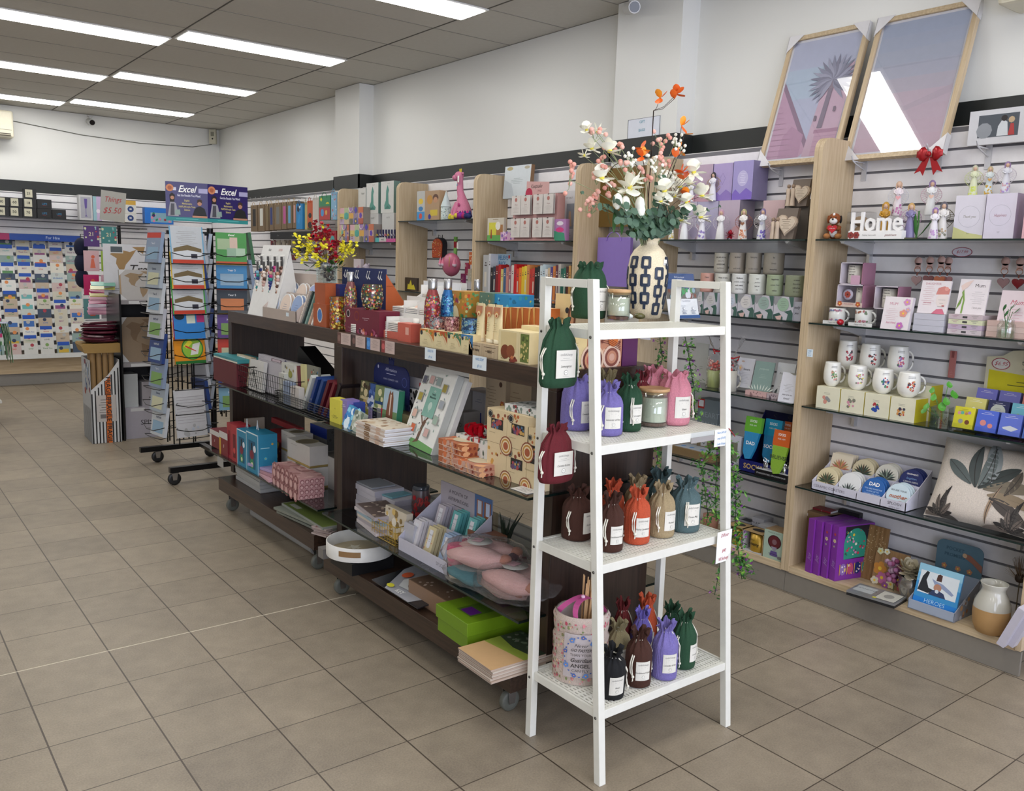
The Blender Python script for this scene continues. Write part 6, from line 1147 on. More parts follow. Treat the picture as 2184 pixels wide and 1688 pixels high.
for k,(a,c) in enumerate(((140,350),(388,618))):
  m,w=spanW(B6(a,0)[0],B6(c,0)[0],2.46,S1);g=thing('clear_boxed_mug',f'floral mug in clear plastic box on the shelf edge, {("left","right")[k]} of two','mug box',(2.46,m,S1+.0004),WF);b=MB();b.box(-w/2,w/2,0,.09,0,.076,ACRY);b.box(-w/2,w/2,-.001,.0,0,.014,C('d4d4d0'));f=Face(b,(-w/2,-.001,0),(1,0,0),(0,0,1),w,.014);f.text(.5,.5,.6,'Happy ever after',C('4a4a4a'),False,True);b.build('clear_box',g)
  b=MB();r=.036;b.lathe([(r*.95,.004),(r,.008),(r,.07),(r*.92,.07)],C('dcdad4',.25),22,c=(-.012,.045,0));gg=RR(k)
  for i in range(20): a_=gg.uniform(-2.4,-.6);zz=gg.choice((.058,.062,.015,.02))+gg.uniform(-.005,.005);b.add([(-.012+(r+.0006)*cos(a_)+.005*cos(q)*-sin(a_),.045+(r+.0006)*sin(a_)+.005*cos(a_)*cos(q),zz+.005*sin(q)) for q in (0,1,2,3.1,4,5)],[(0,1,2,3,4,5)],C(gg.choice(('c89aa0','7a8ab0','b8788a','4a5a7a') if k==0 else ('b8788a','a86a50','6a7a5a'))))
  b.tube([(-.012+r*(.9+.65*sin(t)),.045,.037-.024*cos(t)) for t in [i*pi/9 for i in range(10)]],.0045,C('dcdad4',.25),8);b.build('mug',g)
b=MB();b.sph((0,0,.012),.017,C('a01020',.1),8,1.2,.8,.8);put(b,'red_gem','faceted red heart-shaped gem on the shelf edge between the clear boxed mugs','ornament',(2.445,yat(B6(310,0)[0],2.445,S1),S1))
bi(B6,655,700,1430,2.56,S1,.06,'6e6670','dark_box','dark narrow box behind the mum plaque','box')
def plaque(lab,vw,x0,x1,top,X,z,ops,col='dcd4d6',lean=10,dep=.008,name='plaque',H=None,side=()): return bi(vw,x0,x1,top,X,z,dep,col,name,lab,'sign',ops,lean=lean,H=H,side=side)
FLW=[('f',.82,.85,.12,C('c88ab8')),('f',.75,.5,.13,C('d89080')),('f',.9,.62,.08,C('c8a0c0')),('f',.7,.12,.12,C('b86ab0'))]
plaque('white MUM plaque with pink flowers down its right edge',B6,695,965,1372,2.45,S1,[('t',.35,.78,.12,'MUM',C('c8889a')),('l',.33,.62,.5,7,.055,C('c8a4ac'),.008),('t',.35,.2,.1,'best friend',C('c86a8a'),False,True,.7)]+FLW,side=(('r',0,0,1,1,C('c8c0c4')),),dep=.02)
m,w=spanW(B6(1015,0)[0],B6(1310,0)[0],2.47,S1);stack(3,.024,(2.47,m,S1+.0005),WF,w,.12,['bdbcc6'],'white_plaque_box','white plaque box, {} of the pile under the DAUGHTER plaque','box','plaque boxes under daughter',.001,jr=.3)
plaque('DAUGHTER plaque with line drawing of a face in a pink turban',B6,1052,1340,1282,2.485,S1+.0735,[('t',.4,.9,.09,'DAUGHTER',C('b87a84')),('l',.3,.8,.45,10,.06,C('c89aa0'),.008),('d',.78,.42,.2,C('dcd0cc'),18,.22),('p',((.55,.58),(.98,.6),(1,.75),(.8,.84),(.6,.78)),C('c88078')),('d',.88,.76,.07,C('d8988c'),10),('l',.78,.42,.25,3,.1,C('3a3434'),.006),('d',.85,.25,.05,C('b85a5a'),10,.02),('p',((.5,0),(.95,0),(.85,.16),(.65,.14)),C('c86a80')),('t',.3,.33,.07,'your smile',C('b86a7a'),False,True,.8)],H=.135)
m,w=spanW(B6(1350,0)[0],B6(1680,0)[0],2.47,S1);stack(4,.0195,(2.47,m,S1+.0005),WF,w,.13,['c8bcc0','b8a4b8','cdcfae','c0b0b4'],'plaque_box','flat pink and lilac printed box, {} of the pile under the Mum plaque','box','printed plaque boxes',.001,ops=(('r',.42,.3,.56,.7,C('3a3a3a')),('l',.78,.7,.2,2,.3,C('8a8a84'),.1),('l',.2,.7,.2,2,.3,C('b08a9a'),.1)),jr=.3)
plaque('white Mum plaque with a lily drawing, on the printed boxes',B6,1422,1710,1240,2.485,S1+.079,[('t',.7,.82,.14,'Mum',C('5a5456')),('l',.68,.64,.5,7,.055,C('a8a4a6'),.008),('t',.7,.2,.08,'I love you',C('8a8486'),False,True,.8),('p',((.18,.02),(.24,.02),(.26,.4),(.18,.7),(.12,.62),(.2,.4)),C('7a9a4a')),('p',((.12,.66),(.05,.8),(.2,.9),(.45,.98),(.3,.78)),C('d8c0b8')),('p',((.05,.3),(.0,.1),(.14,.3),(.18,.6)),C('6a8a3a'))],H=.14)
m,w=spanW(B6(1725,0)[0],B6(2150,0)[0],2.48,S1);stack(3,.021,(2.48,m,S1+.0005),WF,w,.12,['c4a8a0','c8b0a8'],'plaque_box','flat peach printed box, {} of the right-hand pile behind the glass jar','box','peach plaque boxes',.001,jr=.3)
plaque('pink Mum plaque with watercolour circle behind the jar of cuttings',B6,1800,2140,1310,2.49,S1+.0,[('t',.5,.75,.14,'Mum',C('b85a6a'),False,True),('l',.5,.6,.5,6,.06,C('c89aa4'),.008),('d',1.0,.8,.3,C('cfaab0'),20),('d',.8,.05,.25,C('c85a8a'),12,.08)],col='d8c8cc')
def plantjar():
  X=2.45;y=yat(B6(1915,0)[0],X,S1);g=thing('glass_jar_plant','clear glass jar with green leaf cuttings at the right of the shelf','plant',(X,y,S1+.0005));b=MB();b.lathe([(.028,0),(.031,.004),(.031,.05),(.024,.06),(.026,.072)],GLASS,20,cap=(True,False));b.build('jar',g);b=MB()
  b.lathe([(.027,.003),(.028,.03)],glassm('water',(.86,.9,.84),.02,.03),16)
  b.build('water',g);b=MB();
  for dx,dz in ((-.03,.09),(.02,.12),(.04,.1),(0,.11),(-.045,.115)): b.tube([(0,0,.005),(dx*.3,0,.06),(dx,0,dz)],.0012,C('4a6a3a'),4);petal(b,Vector((dx,0,dz-.01)),(dx*8,-.3,.4),.035,.01,C('3a6a3a'))
  b.build('cuttings',g)
plantjar()
def keyring(lab,vw,x,ty,by,cols,X=2.655,zr=None):
  P=onx(*vw(x,ty),X);Q=onx(*vw(x,by),X);H=P.z-Q.z;g=thing('heart_keyring',lab,'keyring',(X,P.y,P.z),WF);b=MB();b.lathe([(.001,0),(.017,0),(.017,.001),(.001,.001)],C('b8968e'),16);b.v=[(x_,z_*1,-.016+y_) for x_,y_,z_ in b.v];b.box(-.012,.012,0,.001,-.05,-.025,C('b8968e'));b.build('card_tag',g)
  b=MB();b.tube([(.013*cos(t),0,-H*.45+.013*sin(t)) for t in [i*.524 for i in range(13)]],.0014,C('b07a5a',.25,.9),5);b.tube([(0,0,-H*.55),(0,0,-H*.66)],.003,C('7a3a24'),5);b.build('ring',g)
  b=MB();b.prism(heartpts(.03),.008,C(cols,.2),MT((0,-.004,-H*.82)));b.build('heart',g)
  b=MB();b.tube([(0,-.02,.004),(0,.0,0),(0,.05,0)],.0018,STEEL,5);b.build('peg',g)
for k,(x,t,by,c) in enumerate(((1075,1000,1270,'a88a88'),(1190,995,1265,'8a5a5a'),(1300,990,1275,'b86a4a'),(1370,1000,1275,'a07070'),(1925,1000,1300,'9a7a7a'),(2070,1005,1305,'7a1e24'))): keyring(('pale glitter','dusty rose','tan leather','mauve','silver pink','deep red')[k]+' heart keyring hanging on the slat wall above the plaques',B6,x,t,by,c,X=2.655 if k!=2 else 2.64)
m=yat(B6(1465,0)[0],2.70,1.5);zz=onx(*B6(1465,948),2.70).z;b=MB();
b.prism([(.042*cos(t),.02*sin(t)) for t in [i*.314 for i in range(20)]],.001,C('a03a50'));b.prism([(.039*cos(t),.0175*sin(t)) for t in [i*.314 for i in range(20)]],.0016,C('d8d4e0'),MT((0,-.0008,0)));f=Face(b,(-.04,-.0008,-.02),(1,0,0),(0,0,1),.08,.04);f.text(.5,.5,.42,'$17.99',C('b03a4a'),False,True);put(b,'oval_price_card','oval white price card with red $17.99 on the slat wall','price tag',(2.702,m,zz),WF)
# --- third shelf: cream mugs and boxes ---
MGS=[('pink bird with red flower',('a8323a','c85a6a','3a3a3a')),('two dancing birds',('c8603a','2a2a2a','a8323a')),('wreath',('3a5a4a','8a5aa0','c85a6a')),('small animal on grass',('5a8a4a','c88a7a','8a8a8a')),('yellow flower',('d8c83a','7a7a6a','c88a9a')),('blue creature',('2a4a9a','3a7a5a','a8323a')),('running bird',('b83a2a','3a3a4a','c88a4a'))]
hb=.098
for k,(a,c) in enumerate(((165,375),(380,592),(597,822),(827,1052))):
  sp=MGS[3+k][1];bi(B7,a,c,0,2.46,S2+.0005,.1,'d9d5bc','mug_gift_box','cream mug box printed with '+MGS[3+k][0]+', front row','mug box',(('l',.45,.72,.4,2,.06,C('8a8678'),.012),('s',9,.07,list(sp),k+3,.32,.25,.62,.58)),side=(('r',0,0,1,1,C('c8b81e')),('l',.5,.6,.5,4,.06,C('9a8a20'),.01)),H=hb)
for k,(a,c) in enumerate(((300,505),(510,720),(725,940),(945,1180))): bi(B7,a,c,0,2.565,S2+.0005,.1,'d6d2b6','mug_gift_box','cream mug box in the back row, '+('leftmost','second','third','rightmost')[k],'mug box',side=(('r',0,0,1,1,C('c8b81e')),('l',.5,.6,.5,4,.06,C('9a8a20'),.01)),H=.15)
for k,(x0,x1,bs,t) in enumerate(((365,585,375,195),(565,798,410,225),(815,1050,440,245))): mug('cream mug with '+MGS[k][0]+', on the back row of boxes',B7,x0,x1,bs,t,2.60,S2+.173,list(MGS[k][1]),k)
for k,(x0,x1,bs,t) in enumerate(((240,438,580,390),(460,678,615,420),(682,918,650,450),(905,1162,685,480))): mug('cream mug with '+MGS[3+k][0]+', on the front row of boxes',B7,x0,x1,bs,t,2.505,S2+.099,list(MGS[3+k][1]),10+k)
def cubeplant():
  X=2.47;y=yat(B7(1290,0)[0],X,S2);g=thing('glass_cube_plant','pothos cutting in a square glass of water beside the mug boxes','plant',(X,y,S2+.0005),WF+10);b=MB();s=.034
  for a in range(4): b.box(-s,s,-s,-s+.003,0,.085,GLASS,MR(R(90*a),4,'Z'))
  b.box(-s,s,-s,s,0,.008,GLASS);b.build('glass',g);b=MB();b.box(-s+.004,s-.004,-s+.004,s-.004,.009,.05,glassm('water',(.86,.9,.84),.02,.03));b.build('water',g)
  b=MB();gg=RR(5)
  for i in range(14): b.tube([(gg.uniform(-.02,.02),gg.uniform(-.02,.02),.012),(gg.uniform(-.025,.025),gg.uniform(-.02,.02),.045)],.0014,C(gg.choice(('6a4a2a','8a8a4a'))),4)
  for dx,dy,dz,s_ in ((-.05,-.02,.09,1),(-.03,-.02,.13,1),(.01,-.01,.12,1.2),(.03,0,.15,1.3),(.015,-.01,.185,1),(-.06,-.01,.07,1),(0,-.02,.1,1.3),(-.04,-.01,.155,.9)): b.tube([(0,0,.03),(dx*.4,dy*.4,dz*.6),(dx,dy,dz)],.0013,C('5a8a3a'),4);petal(b,Vector((dx,dy,dz+.006)),(dx*6+.2,-.4,-.7),.032*s_,.024*s_,C('4a9030',.35),.5)
  b.build('leaves',g)
cubeplant()
P=onx(*B7(1405,270),2.68);pk('pink_keyfob','pink leather-look key fob hanging on the slat wall above the glass cube','keyring',(2.685,P.y,P.z-.125),WF,.028,.006,.115,'b4706c',(('r',.3,.75,.7,.98,C('8a4a48')),('l',.5,.25,.5,3,.06,C('c89a98'),.01)),bev=.002)
def twig():
  X=2.46;m,w=spanW(B7(1362,0)[0],B7(2240,0)[0],X,S2);zt=onx(*B7(1700,330),X+.15).z;g=thing('card_display','cream and yellow arched header stand of small boxed card decks','display',(X,m,S2+.0005),WF);h=zt-S2;b=MB()
  p=[(-w/2+.03,0),(w/2,0),(w/2,h*1.0),(w*.1,h*1.12),(-w*.15,h*1.08),(-w/2+.09,h),(-w/2+.03,h*.97)];b.prism(p,.004,C('d4cfb4'),MT((0,.2,0)));f=Face(b,(-w/2,.2,0),(1,0,0),(0,0,1),w,h);f.poly([(.12,.52),(1,.52),(1,.72),(.12,.8)],C('d6cc1e'));f.text(.62,.93,.1,'twigseeds',C('4a4a44'));f.text(.6,.84,.035,'THOUGHTFUL GIFTS',C('6a6a60'));f.text(.6,.79,.035,'by Kate',C('6a6a60'),False,True);f.lines(.55,.66,.5,2,.05,C('5a5a20'),.01);f.disc(.24,.89,.1,C('a03a4a'),20,.08);f.disc(.24,.89,.09,C('dad8d4'),20,.07);f.text(.24,.89,.075,'$6.95',C('b03a4a'),False,True);b.build('header',g)
  b=MB()
  for k in range(3): b.box(-w/2,w/2,.004+.06*k,.062+.06*k,0,.01+.035*k,ACRY);b.box(-w/2,w/2,.0+.06*k,.002+.06*k,0,.03+.035*k,ACRY)
  b.build('steps',g)
  cl=[['c8c02a','4a62c0','5a6cc0','4a6ab0'],['c8c070','1e2450','6ab0c0','5a8a6a'],['6a6ab8','6a6ab0','c87a6a','8a5a8a']];nm=[['yellow with two birds and balloons','blue with two pink hearts','cornflower blue with a plane','blue striped'],['pale yellow','midnight navy with moon','aqua Seas the day','green'],['violet meadow','violet cloud','salmon pink','plum']]
  for t in range(3):
    for k in range(4):
      x=-w/2+w*(k+.52)/4.1+.012*t;c=cl[t][k];o=[('l',.5,.88,.6,2,.07,C('e0e0e0' if t or k else '6a6a20'),.012)]
      if t==0 and k==0: o+=[('d',.25,.7,.09,C('c88a8a'),10),('d',.4,.72,.09,C('5aa08a'),10),('d',.6,.7,.08,C('b87a4a'),10),('d',.75,.75,.08,C('9a7ab0'),10),('d',.38,.32,.12,C('8a8a8a'),10),('d',.7,.3,.12,C('6a3a1e'),10)]
      elif t==0 and k==1: o+=[('d',.35,.4,.15,C('c88078'),12),('d',.7,.3,.12,C('c88078'),12)]
      elif t==0: o+=[('p',((.15,.35),(.5,.45),(.9,.35),(.6,.2),(.2,.28)),C('c0c4c8'))]
      elif t==1 and k==1: o+=[('d',.5,.5,.36,C('b0b4a8'),18),('l',.5,.62,.4,4,.08,C('3a3a4a'),.01)]
      else: o+=[('s',10,.08,['e0e0d0','c8a0a0','8ab090'],k+t*3,.1,.1,.9,.5)]
      pk('card_deck',f'small card deck, {nm[t][k]}, {("front","middle","back")[t]} tier of the twigseeds stand'.replace('twigseeds','yellow-header'),'card deck',(X+.01+.06*t,m-x,S2+.012+.035*t),WF,w/4.6,.03,.085,c,o,lean=12,group=None)
twig()
# --- fourth shelf: coaster display, cushion ---
def ccd():
  X=2.45;m,w=spanW(B7(125,0)[0],B7(972,0)[0],X,S3);g=thing('coaster_display','white counter display of ceramic coasters on the lowest glass shelf','display',(X,m,S3+.0005),WF);c=C('c9c7d2',.5);b=MB();b.box(-w/2,w/2,0,.003,0,.04,c);b.box(-w/2,w/2,0,.2,0,.003,c);b.box(-w/2,w/2,.1,.103,0,.095,c);b.box(-w/2,w/2,.197,.2,0,.155,c)
  for s in range(5): b.prism([(0,0),(.2,0),(.2,.155 if s in(0,4) else .12),(.1,.09),(0,.04 if s in (0,4) else .03)],.003,c,MT((-w/2+.003+(w-.003)*s/4,0,0))@MR(R(90),4,'Z'))
  f=frontF(b,w,.04);f.text(.2,.5,.42,'CERAMIC COASTERS',C('6a6470'),False,False,1.0);f.text(.89,.62,.45,'SPLOSH',C('4a444c'));f.text(.89,.22,.2,'HOME & GIFT',C('6a6470'));b.build('tray',g)
  rr=RR(5)
  pal=[('e0d4bc',['c8905a','b86a5a','8a7a4a']),('cfc2a0',['2a3a34','3a4a3a','4a3a2a']),('d2cec0',['3a4440','2a3430','7a8a7a']),('1e2a64',None)],[('cdc09c',['3a4a2e','2a3a2a','5a4a34']),('d6d6d4',['2a3030','4a5450','8a9490']),('2a5ea0',None),('c4d4da',None)]
  nm=[['square coaster with pink doorway and palms','round cream coaster with dark palm','round coaster with grey palm leaves','navy grandparents lettering coaster'],['round beige coaster with tree print','white coaster with fan palm','blue DAD coaster','pale blue go ask your mother coaster']]
  for t in (0,1):
    for k in range(4):
      col,sp=pal[1-t][k];nn=nm[1-t][k]
      for j in range(3):
        x=-w/2+w*(k+.5)/4;r=w/8*.93;b=MB();b.M=T(0,0,r,0,90);
        if t==1 and k==0: b.M=Matrix();b.box(-r,r,0,.006,0,2*r,C(col))
        else: b.lathe([(r*.97,-.006),(r,-.005),(r,-.001),(r*.97,0)],C(col,.35),26)
        b.M=Matrix();f=Face(b,(-r,-.0005,0),(1,0,0),(0,0,1),2*r,2*r)
        if j==0:
          if sp:
            if k==0 and t==1: f.rect(.3,.05,.7,.45,C('c89080'));f.disc(.5,.35,.16,C('b0604a'),14)
            cx,cyy=(.5,.35) if k!=1 or t else (.5,.1)
            for a in range(0 if t==0 and k==1 else -10,191,17): f.leaf(cx,cyy,.46,.08,a,C(sp[a%3]));f.k-=.3
            f.rect(cx-.02,.04,cx+.02,cyy,C(sp[0]))
          elif k==3 and t==1: f.text(.5,.78,.09,'GRANDPARENTS',PAPER,True,False,.7);f.text(.5,.6,.13,'laughter,',C('8ab0e0'),False,True);f.text(.5,.45,.09,'CARING DEEDS,',PAPER);f.text(.5,.32,.09,'WONDERFUL',PAPER);f.text(.5,.2,.09,'STORIES',PAPER)
          elif k==2: f.text(.5,.72,.22,'DAD',PAPER,True);[f.text(.5,.52-.11*i,.085,s_,C('c8dcf0')) for i,s_ in enumerate(('YOU ARE SOMEONE','I LOOK UP TO','NO MATTER HOW','TALL I GROW'))]
          else: f.text(.5,.7,.1,'GO ASK YOUR',C('3a3a3c'));f.text(.5,.45,.24,'mother',C('a85a30'),True,True);f.poly([(.3,.25),(.7,.3),(.75,.33),(.5,.22)],C('a85a30'))
        put(b,'ceramic_coaster',nn+', '+('front','second','rear')[j]+' of its slot in the coaster display','coaster',(X+.018+.1*t+j*.02,m-x,S3+.006+.05*t),WF,rx=-18)
ccd()
def cushion():
  X=2.47;y0=yat(B7(1130,0)[0],X,S3+.02);s=.44;yc=y0-s*.5;g=thing('cushion','large cream cushion with grey banana palm print leaning on the lowest shelf','cushion',(X+.01,yc,S3+.002),WF,rx=-22)
  b=MB();n=20;c=C('cfc4b8',.85,0,'cloth');rows=[]
  def pt(i,j,q):
    u,v=2*i/n-1,2*j/n-1;k=(1-abs(u)**3.2)*(1-abs(v)**3.2);sx=1-.06*(1-abs(v)**2)*abs(u)**3;sz=1-.06*(1-abs(u)**2)*abs(v)**3
    return (u*s/2*sx,-q*.055*max(0,k)**.55,s/2*.78+v*s/2*.78*sz)
  for q in (1,-1):
    vs=[pt(i,j,q) for j in range(n+1) for i in range(n+1)];b.add(vs,[(j*(n+1)+i,j*(n+1)+i+1,(j+1)*(n+1)+i+1,(j+1)*(n+1)+i) for j in range(n) for i in range(n)],c,True)
  b.build('cover',g)
  b=MB()
  def surf(x,z): u=max(-.99,min(.99,x/(s/2)));v=max(-.99,min(.99,(z-s*.39)/(s*.39)));return (x,-.055*((1-abs(u)**3.2)*(1-abs(v)**3.2))**.55-.0015,z)
  def lf(x,z,l,w_,a,col):
    ca,sa=cos(R(a)),sin(R(a));N=9
    pts=[]
    for k in range(N+1):
      t=k/N;ww=w_*sin(pi*min(1,t*.95+.03))**.8;bx=x+l*t*ca-l*.25*t*t*sa*(1 if a<90 else -1);bz=z+l*t*sa-l*.22*t*t*abs(ca);pts.append(((bx-ww*sa*.5,bz+ww*ca*.5),(bx,bz),(bx+ww*sa*.5,bz-ww*ca*.5)))
    vs=[surf(max(-s*.48,min(s*.48,p[0])),max(.006,min(s*.765,p[1]))) for r_ in pts for p in r_];b.add(vs,[(k*3+i,k*3+i+1,k*3+i+4,k*3+i+3) for k in range(N) for i in (0,1)],C(col,.85),True);b.add([surf(max(-s*.48,min(s*.48,p[0]+o)),max(.006,min(s*.765,p[1]))) if 0 else tuple(Vector(surf(max(-s*.48,min(s*.48,p[0]+o)),max(.006,min(s*.765,p[1]))))+Vector((0,-.001,0))) for o in (-.0012,.0012) for p in [r_[1] for r_ in pts]],[(k,k+1,k+N+2,k+N+1) for k in range(N)],C('3a3634',.85))
  for a,l,w_,col,x,z in ((70,.2,.05,'6a7270',-.02,.15),(110,.2,.05,'4a504e',-.03,.15),(40,.22,.05,'3c4240',-.02,.15),(20,.22,.05,'7a7060',0,.15),(140,.18,.05,'5a6260',-.05,.16),(88,.18,.06,'8a9090',.02,.18),(5,.2,.045,'8a7a64',.02,.13),(-20,.15,.05,'4a4440',.03,.12),(60,.14,.035,'5a5248',.08,.14)): lf(x,z,l,w_,a,col)
  for cx in (-.15,.12):
    for a in range(10,175,20): lf(cx,.01,.10+.03*sin(a),.02,a,('2e2a28','4a4642','6a6058')[a%3])
  lf(.03,.02,.16,.016,92,'a08870');b.build('palm_print',g,label='grey and sepia palm leaves');
cushion()
# --- deck ---
DZ=ZD+.0005
for k in range(2): bi(B8,(72,32)[k]+0,(335,330)[k],0,2.56,DZ+(.128 if k==0 else 0),.12,'7d6446','kraft_box',f'kraft cardboard box in the corner of the deck, {("upper","lower")[k]} one','box',(('r',.03,.8,.2,.9,C('c8c0b8')),),H=.127)
bi(B8,180,345,178,2.60,DZ+.256,.06,'7a1e26','heat_pillow_box','dark red Heat Pillows box on top of the kraft boxes','box',(('t',.5,.7,.28,'Heat',PAPER),('t',.5,.3,.26,'Pillows',PAPER,False,True,.8)),side=(('r',0,0,1,1,C('b0b0b0')),))
bi(B8,410,600,190,2.66,DZ+.24,.03,'141416','black_box','black box behind the wooden board','box')
bi(B8,350,800,250,2.60,DZ,.012,wood('board','7a5a34','96734a',.5,2),'wooden_board','wooden serving board with pale dotted corner leaning on the slat wall','board',(('s',90,.008,['cdb890'],4,.6,.3,.98,.95),),lean=6)
for k in range(4):
  x0=(98,165,240,312)[k];X=2.452;yy=yat(B8(x0+38,0)[0],X,DZ)
  g=thing('gift_set_box',('purple gift set box, leftmost of four on the deck','purple gift set box, second from the left on the deck','purple gift set box with flower trim, third of four','purple gift set box with teal floral ball visible, front of four')[k],'box',(X,yy,DZ+.0),-14,'purple gift sets' if 0 else None);pm=C('7a3094',.35);W_,D_,H_=.215,.036,.255
  b=MB();b.box(0,W_,-D_/2,D_/2,0,H_,pm);f=Face(b,(0,D_/2,0),(0,-1,0),(0,0,1),D_,H_)
  if k>1: f.flower(.5,.72,.25,C('c8b8a0'),'c89a3a');f.disc(.5,.84,.18,C('a83a4a'),10);f.flower(.5,.62,.16,C('8a7a98'));
  f.text(.55,.3,.1,'Joy',C('a88ac0'),False,True,1,90)
  if k==3:
    f=Face(b,(0,-D_/2,0),(1,0,0),(0,0,1),W_,H_);f.poly([(.2,.38),(.86,.38),(.86,.98),(.2,.98)],C('1e1620'));q=[(.2,.38),(.78,.4)]+[(.49+.31*cos(R(a)),.66+.28*sin(R(a))) for a in range(0,181,20)];f.poly(q,C('2a8a74'));f.spots(34,.028,['b8324a','d8b83a','4aa08a','c87aa0','2a5a4a','d8d4c0'],8,.22,.42,.78,.9)
    for i,cc in enumerate(('8a6aa8','b84a6a','1e2a6a','3a8a7a')): f.disc(.2+.2*i,.2,.085,C(cc),14,.11);f.spots(6,.02,['d8b84a','e0d0d8'],i,.14+.2*i,.1,.26+.2*i,.3);f.rect(.1+.2*i,.1,.12+.2*i,.3,C('c89a4a'))
  b.build('carton',g)
bi(B8,705,1000,528,2.58,DZ,.012,wood('board2','8a6a44','a8845a',.5,2),'wooden_plaque','small wooden plaque with flowers reading Mommy thank you for the best version of myself','sign',[('t',.5,.74,.065,'Mommy and',PAPER,False,True,.8),('t',.5,.66,.065,'the best version',PAPER,False,True,.8),('t',.5,.58,.065,'of myself',PAPER,False,True,.8)]+[('f',x,y,r,C(c)) for x,y,r,c in ((.2,.45,.2,'c8883a'),(.3,.22,.17,'b86a9a'),(.1,.1,.12,'d8d0b8'),(.6,.12,.13,'d8cfa0'),(.8,.3,.12,'a88ab0'),(.9,.1,.1,'c8606a'),(.15,.92,.1,'c8c8a0'),(.35,.95,.09,'d8d8c0'),(.45,.05,.1,'8a4a8a'))],lean=8)
def rosevase():
  X=2.53;y=yat(B8(1045,0)[0],X,DZ);g=thing('silver_vase','silver winking-face vase on the deck beside the wooden plaque','vase',(X,y,DZ));b=MB();b.lathe([(.028,0),(.034,.01),(.046,.05),(.047,.08),(.04,.1),(.044,.104),(.038,.1),(.036,.08)],C('9a9690',.15,.8),24,cap=(True,False));b.build('body',g)
  rosehead('cream artificial rose in the silver vase',Vector((X-.003,y,DZ+.135)),.058,'b4aa90','artificial_rose',Vector((-.4,-.5,.7)));
  b=MB();gg=RR(3)
  for i in range(30): b.sph((gg.gauss(0,.014),gg.gauss(0,.014),gg.uniform(0,.11)),.012,C(gg.choice(('8a5a7a','a88a9c','7a3a5a')),.8),6)
  b.tube([(0,0,-.03),(0,0,.1)],.002,C('4a5a3a'),4);put(b,'dried_flower_stem','mauve artificial flower stem between the plaque and silver vase','flower',(2.54,yat(B8(905,0)[0],2.54,DZ),DZ+.04));
rosevase()
def frames_tray():
  P0=onz(*B8(485,965),DZ);P1=onz(*B8(915,1095),DZ);w=(P1-P0).length;c=(P0+P1)/2;rz=math.degrees(math.atan2(P1.y-P0.y,P1.x-P0.x));g=thing('double_photo_frame','silver double photo frame lying open flat on the deck','photo frame',(c.x,c.y,DZ),rz);d=.13;b=MB();b.box(-w/2,w/2,0,d,0,.012,C('18181a'));b.box(-w/2,w/2,-.002,d+.002,.012,.02,C('8c8e90',.3,.4));f=Face(b,(-w/2,0,.02),(1,0,0),(0,1,0),w,d);f.rect(.05,.25,.45,.85,C('a8acac'));f.text(.25,.6,.15,'GRANDMA',C('5a5e60'));f.rect(.55,.06,.97,.94,C('3a3c3e'));f.rect(.56,.08,.96,.92,C('b8b6ac'));f.disc(.76,.5,.1,C('8c8a84'),16,.2);f.rect(.53,.02,.6,.14,C('c8c04a'));b.build('frame',g)
frames_tray()
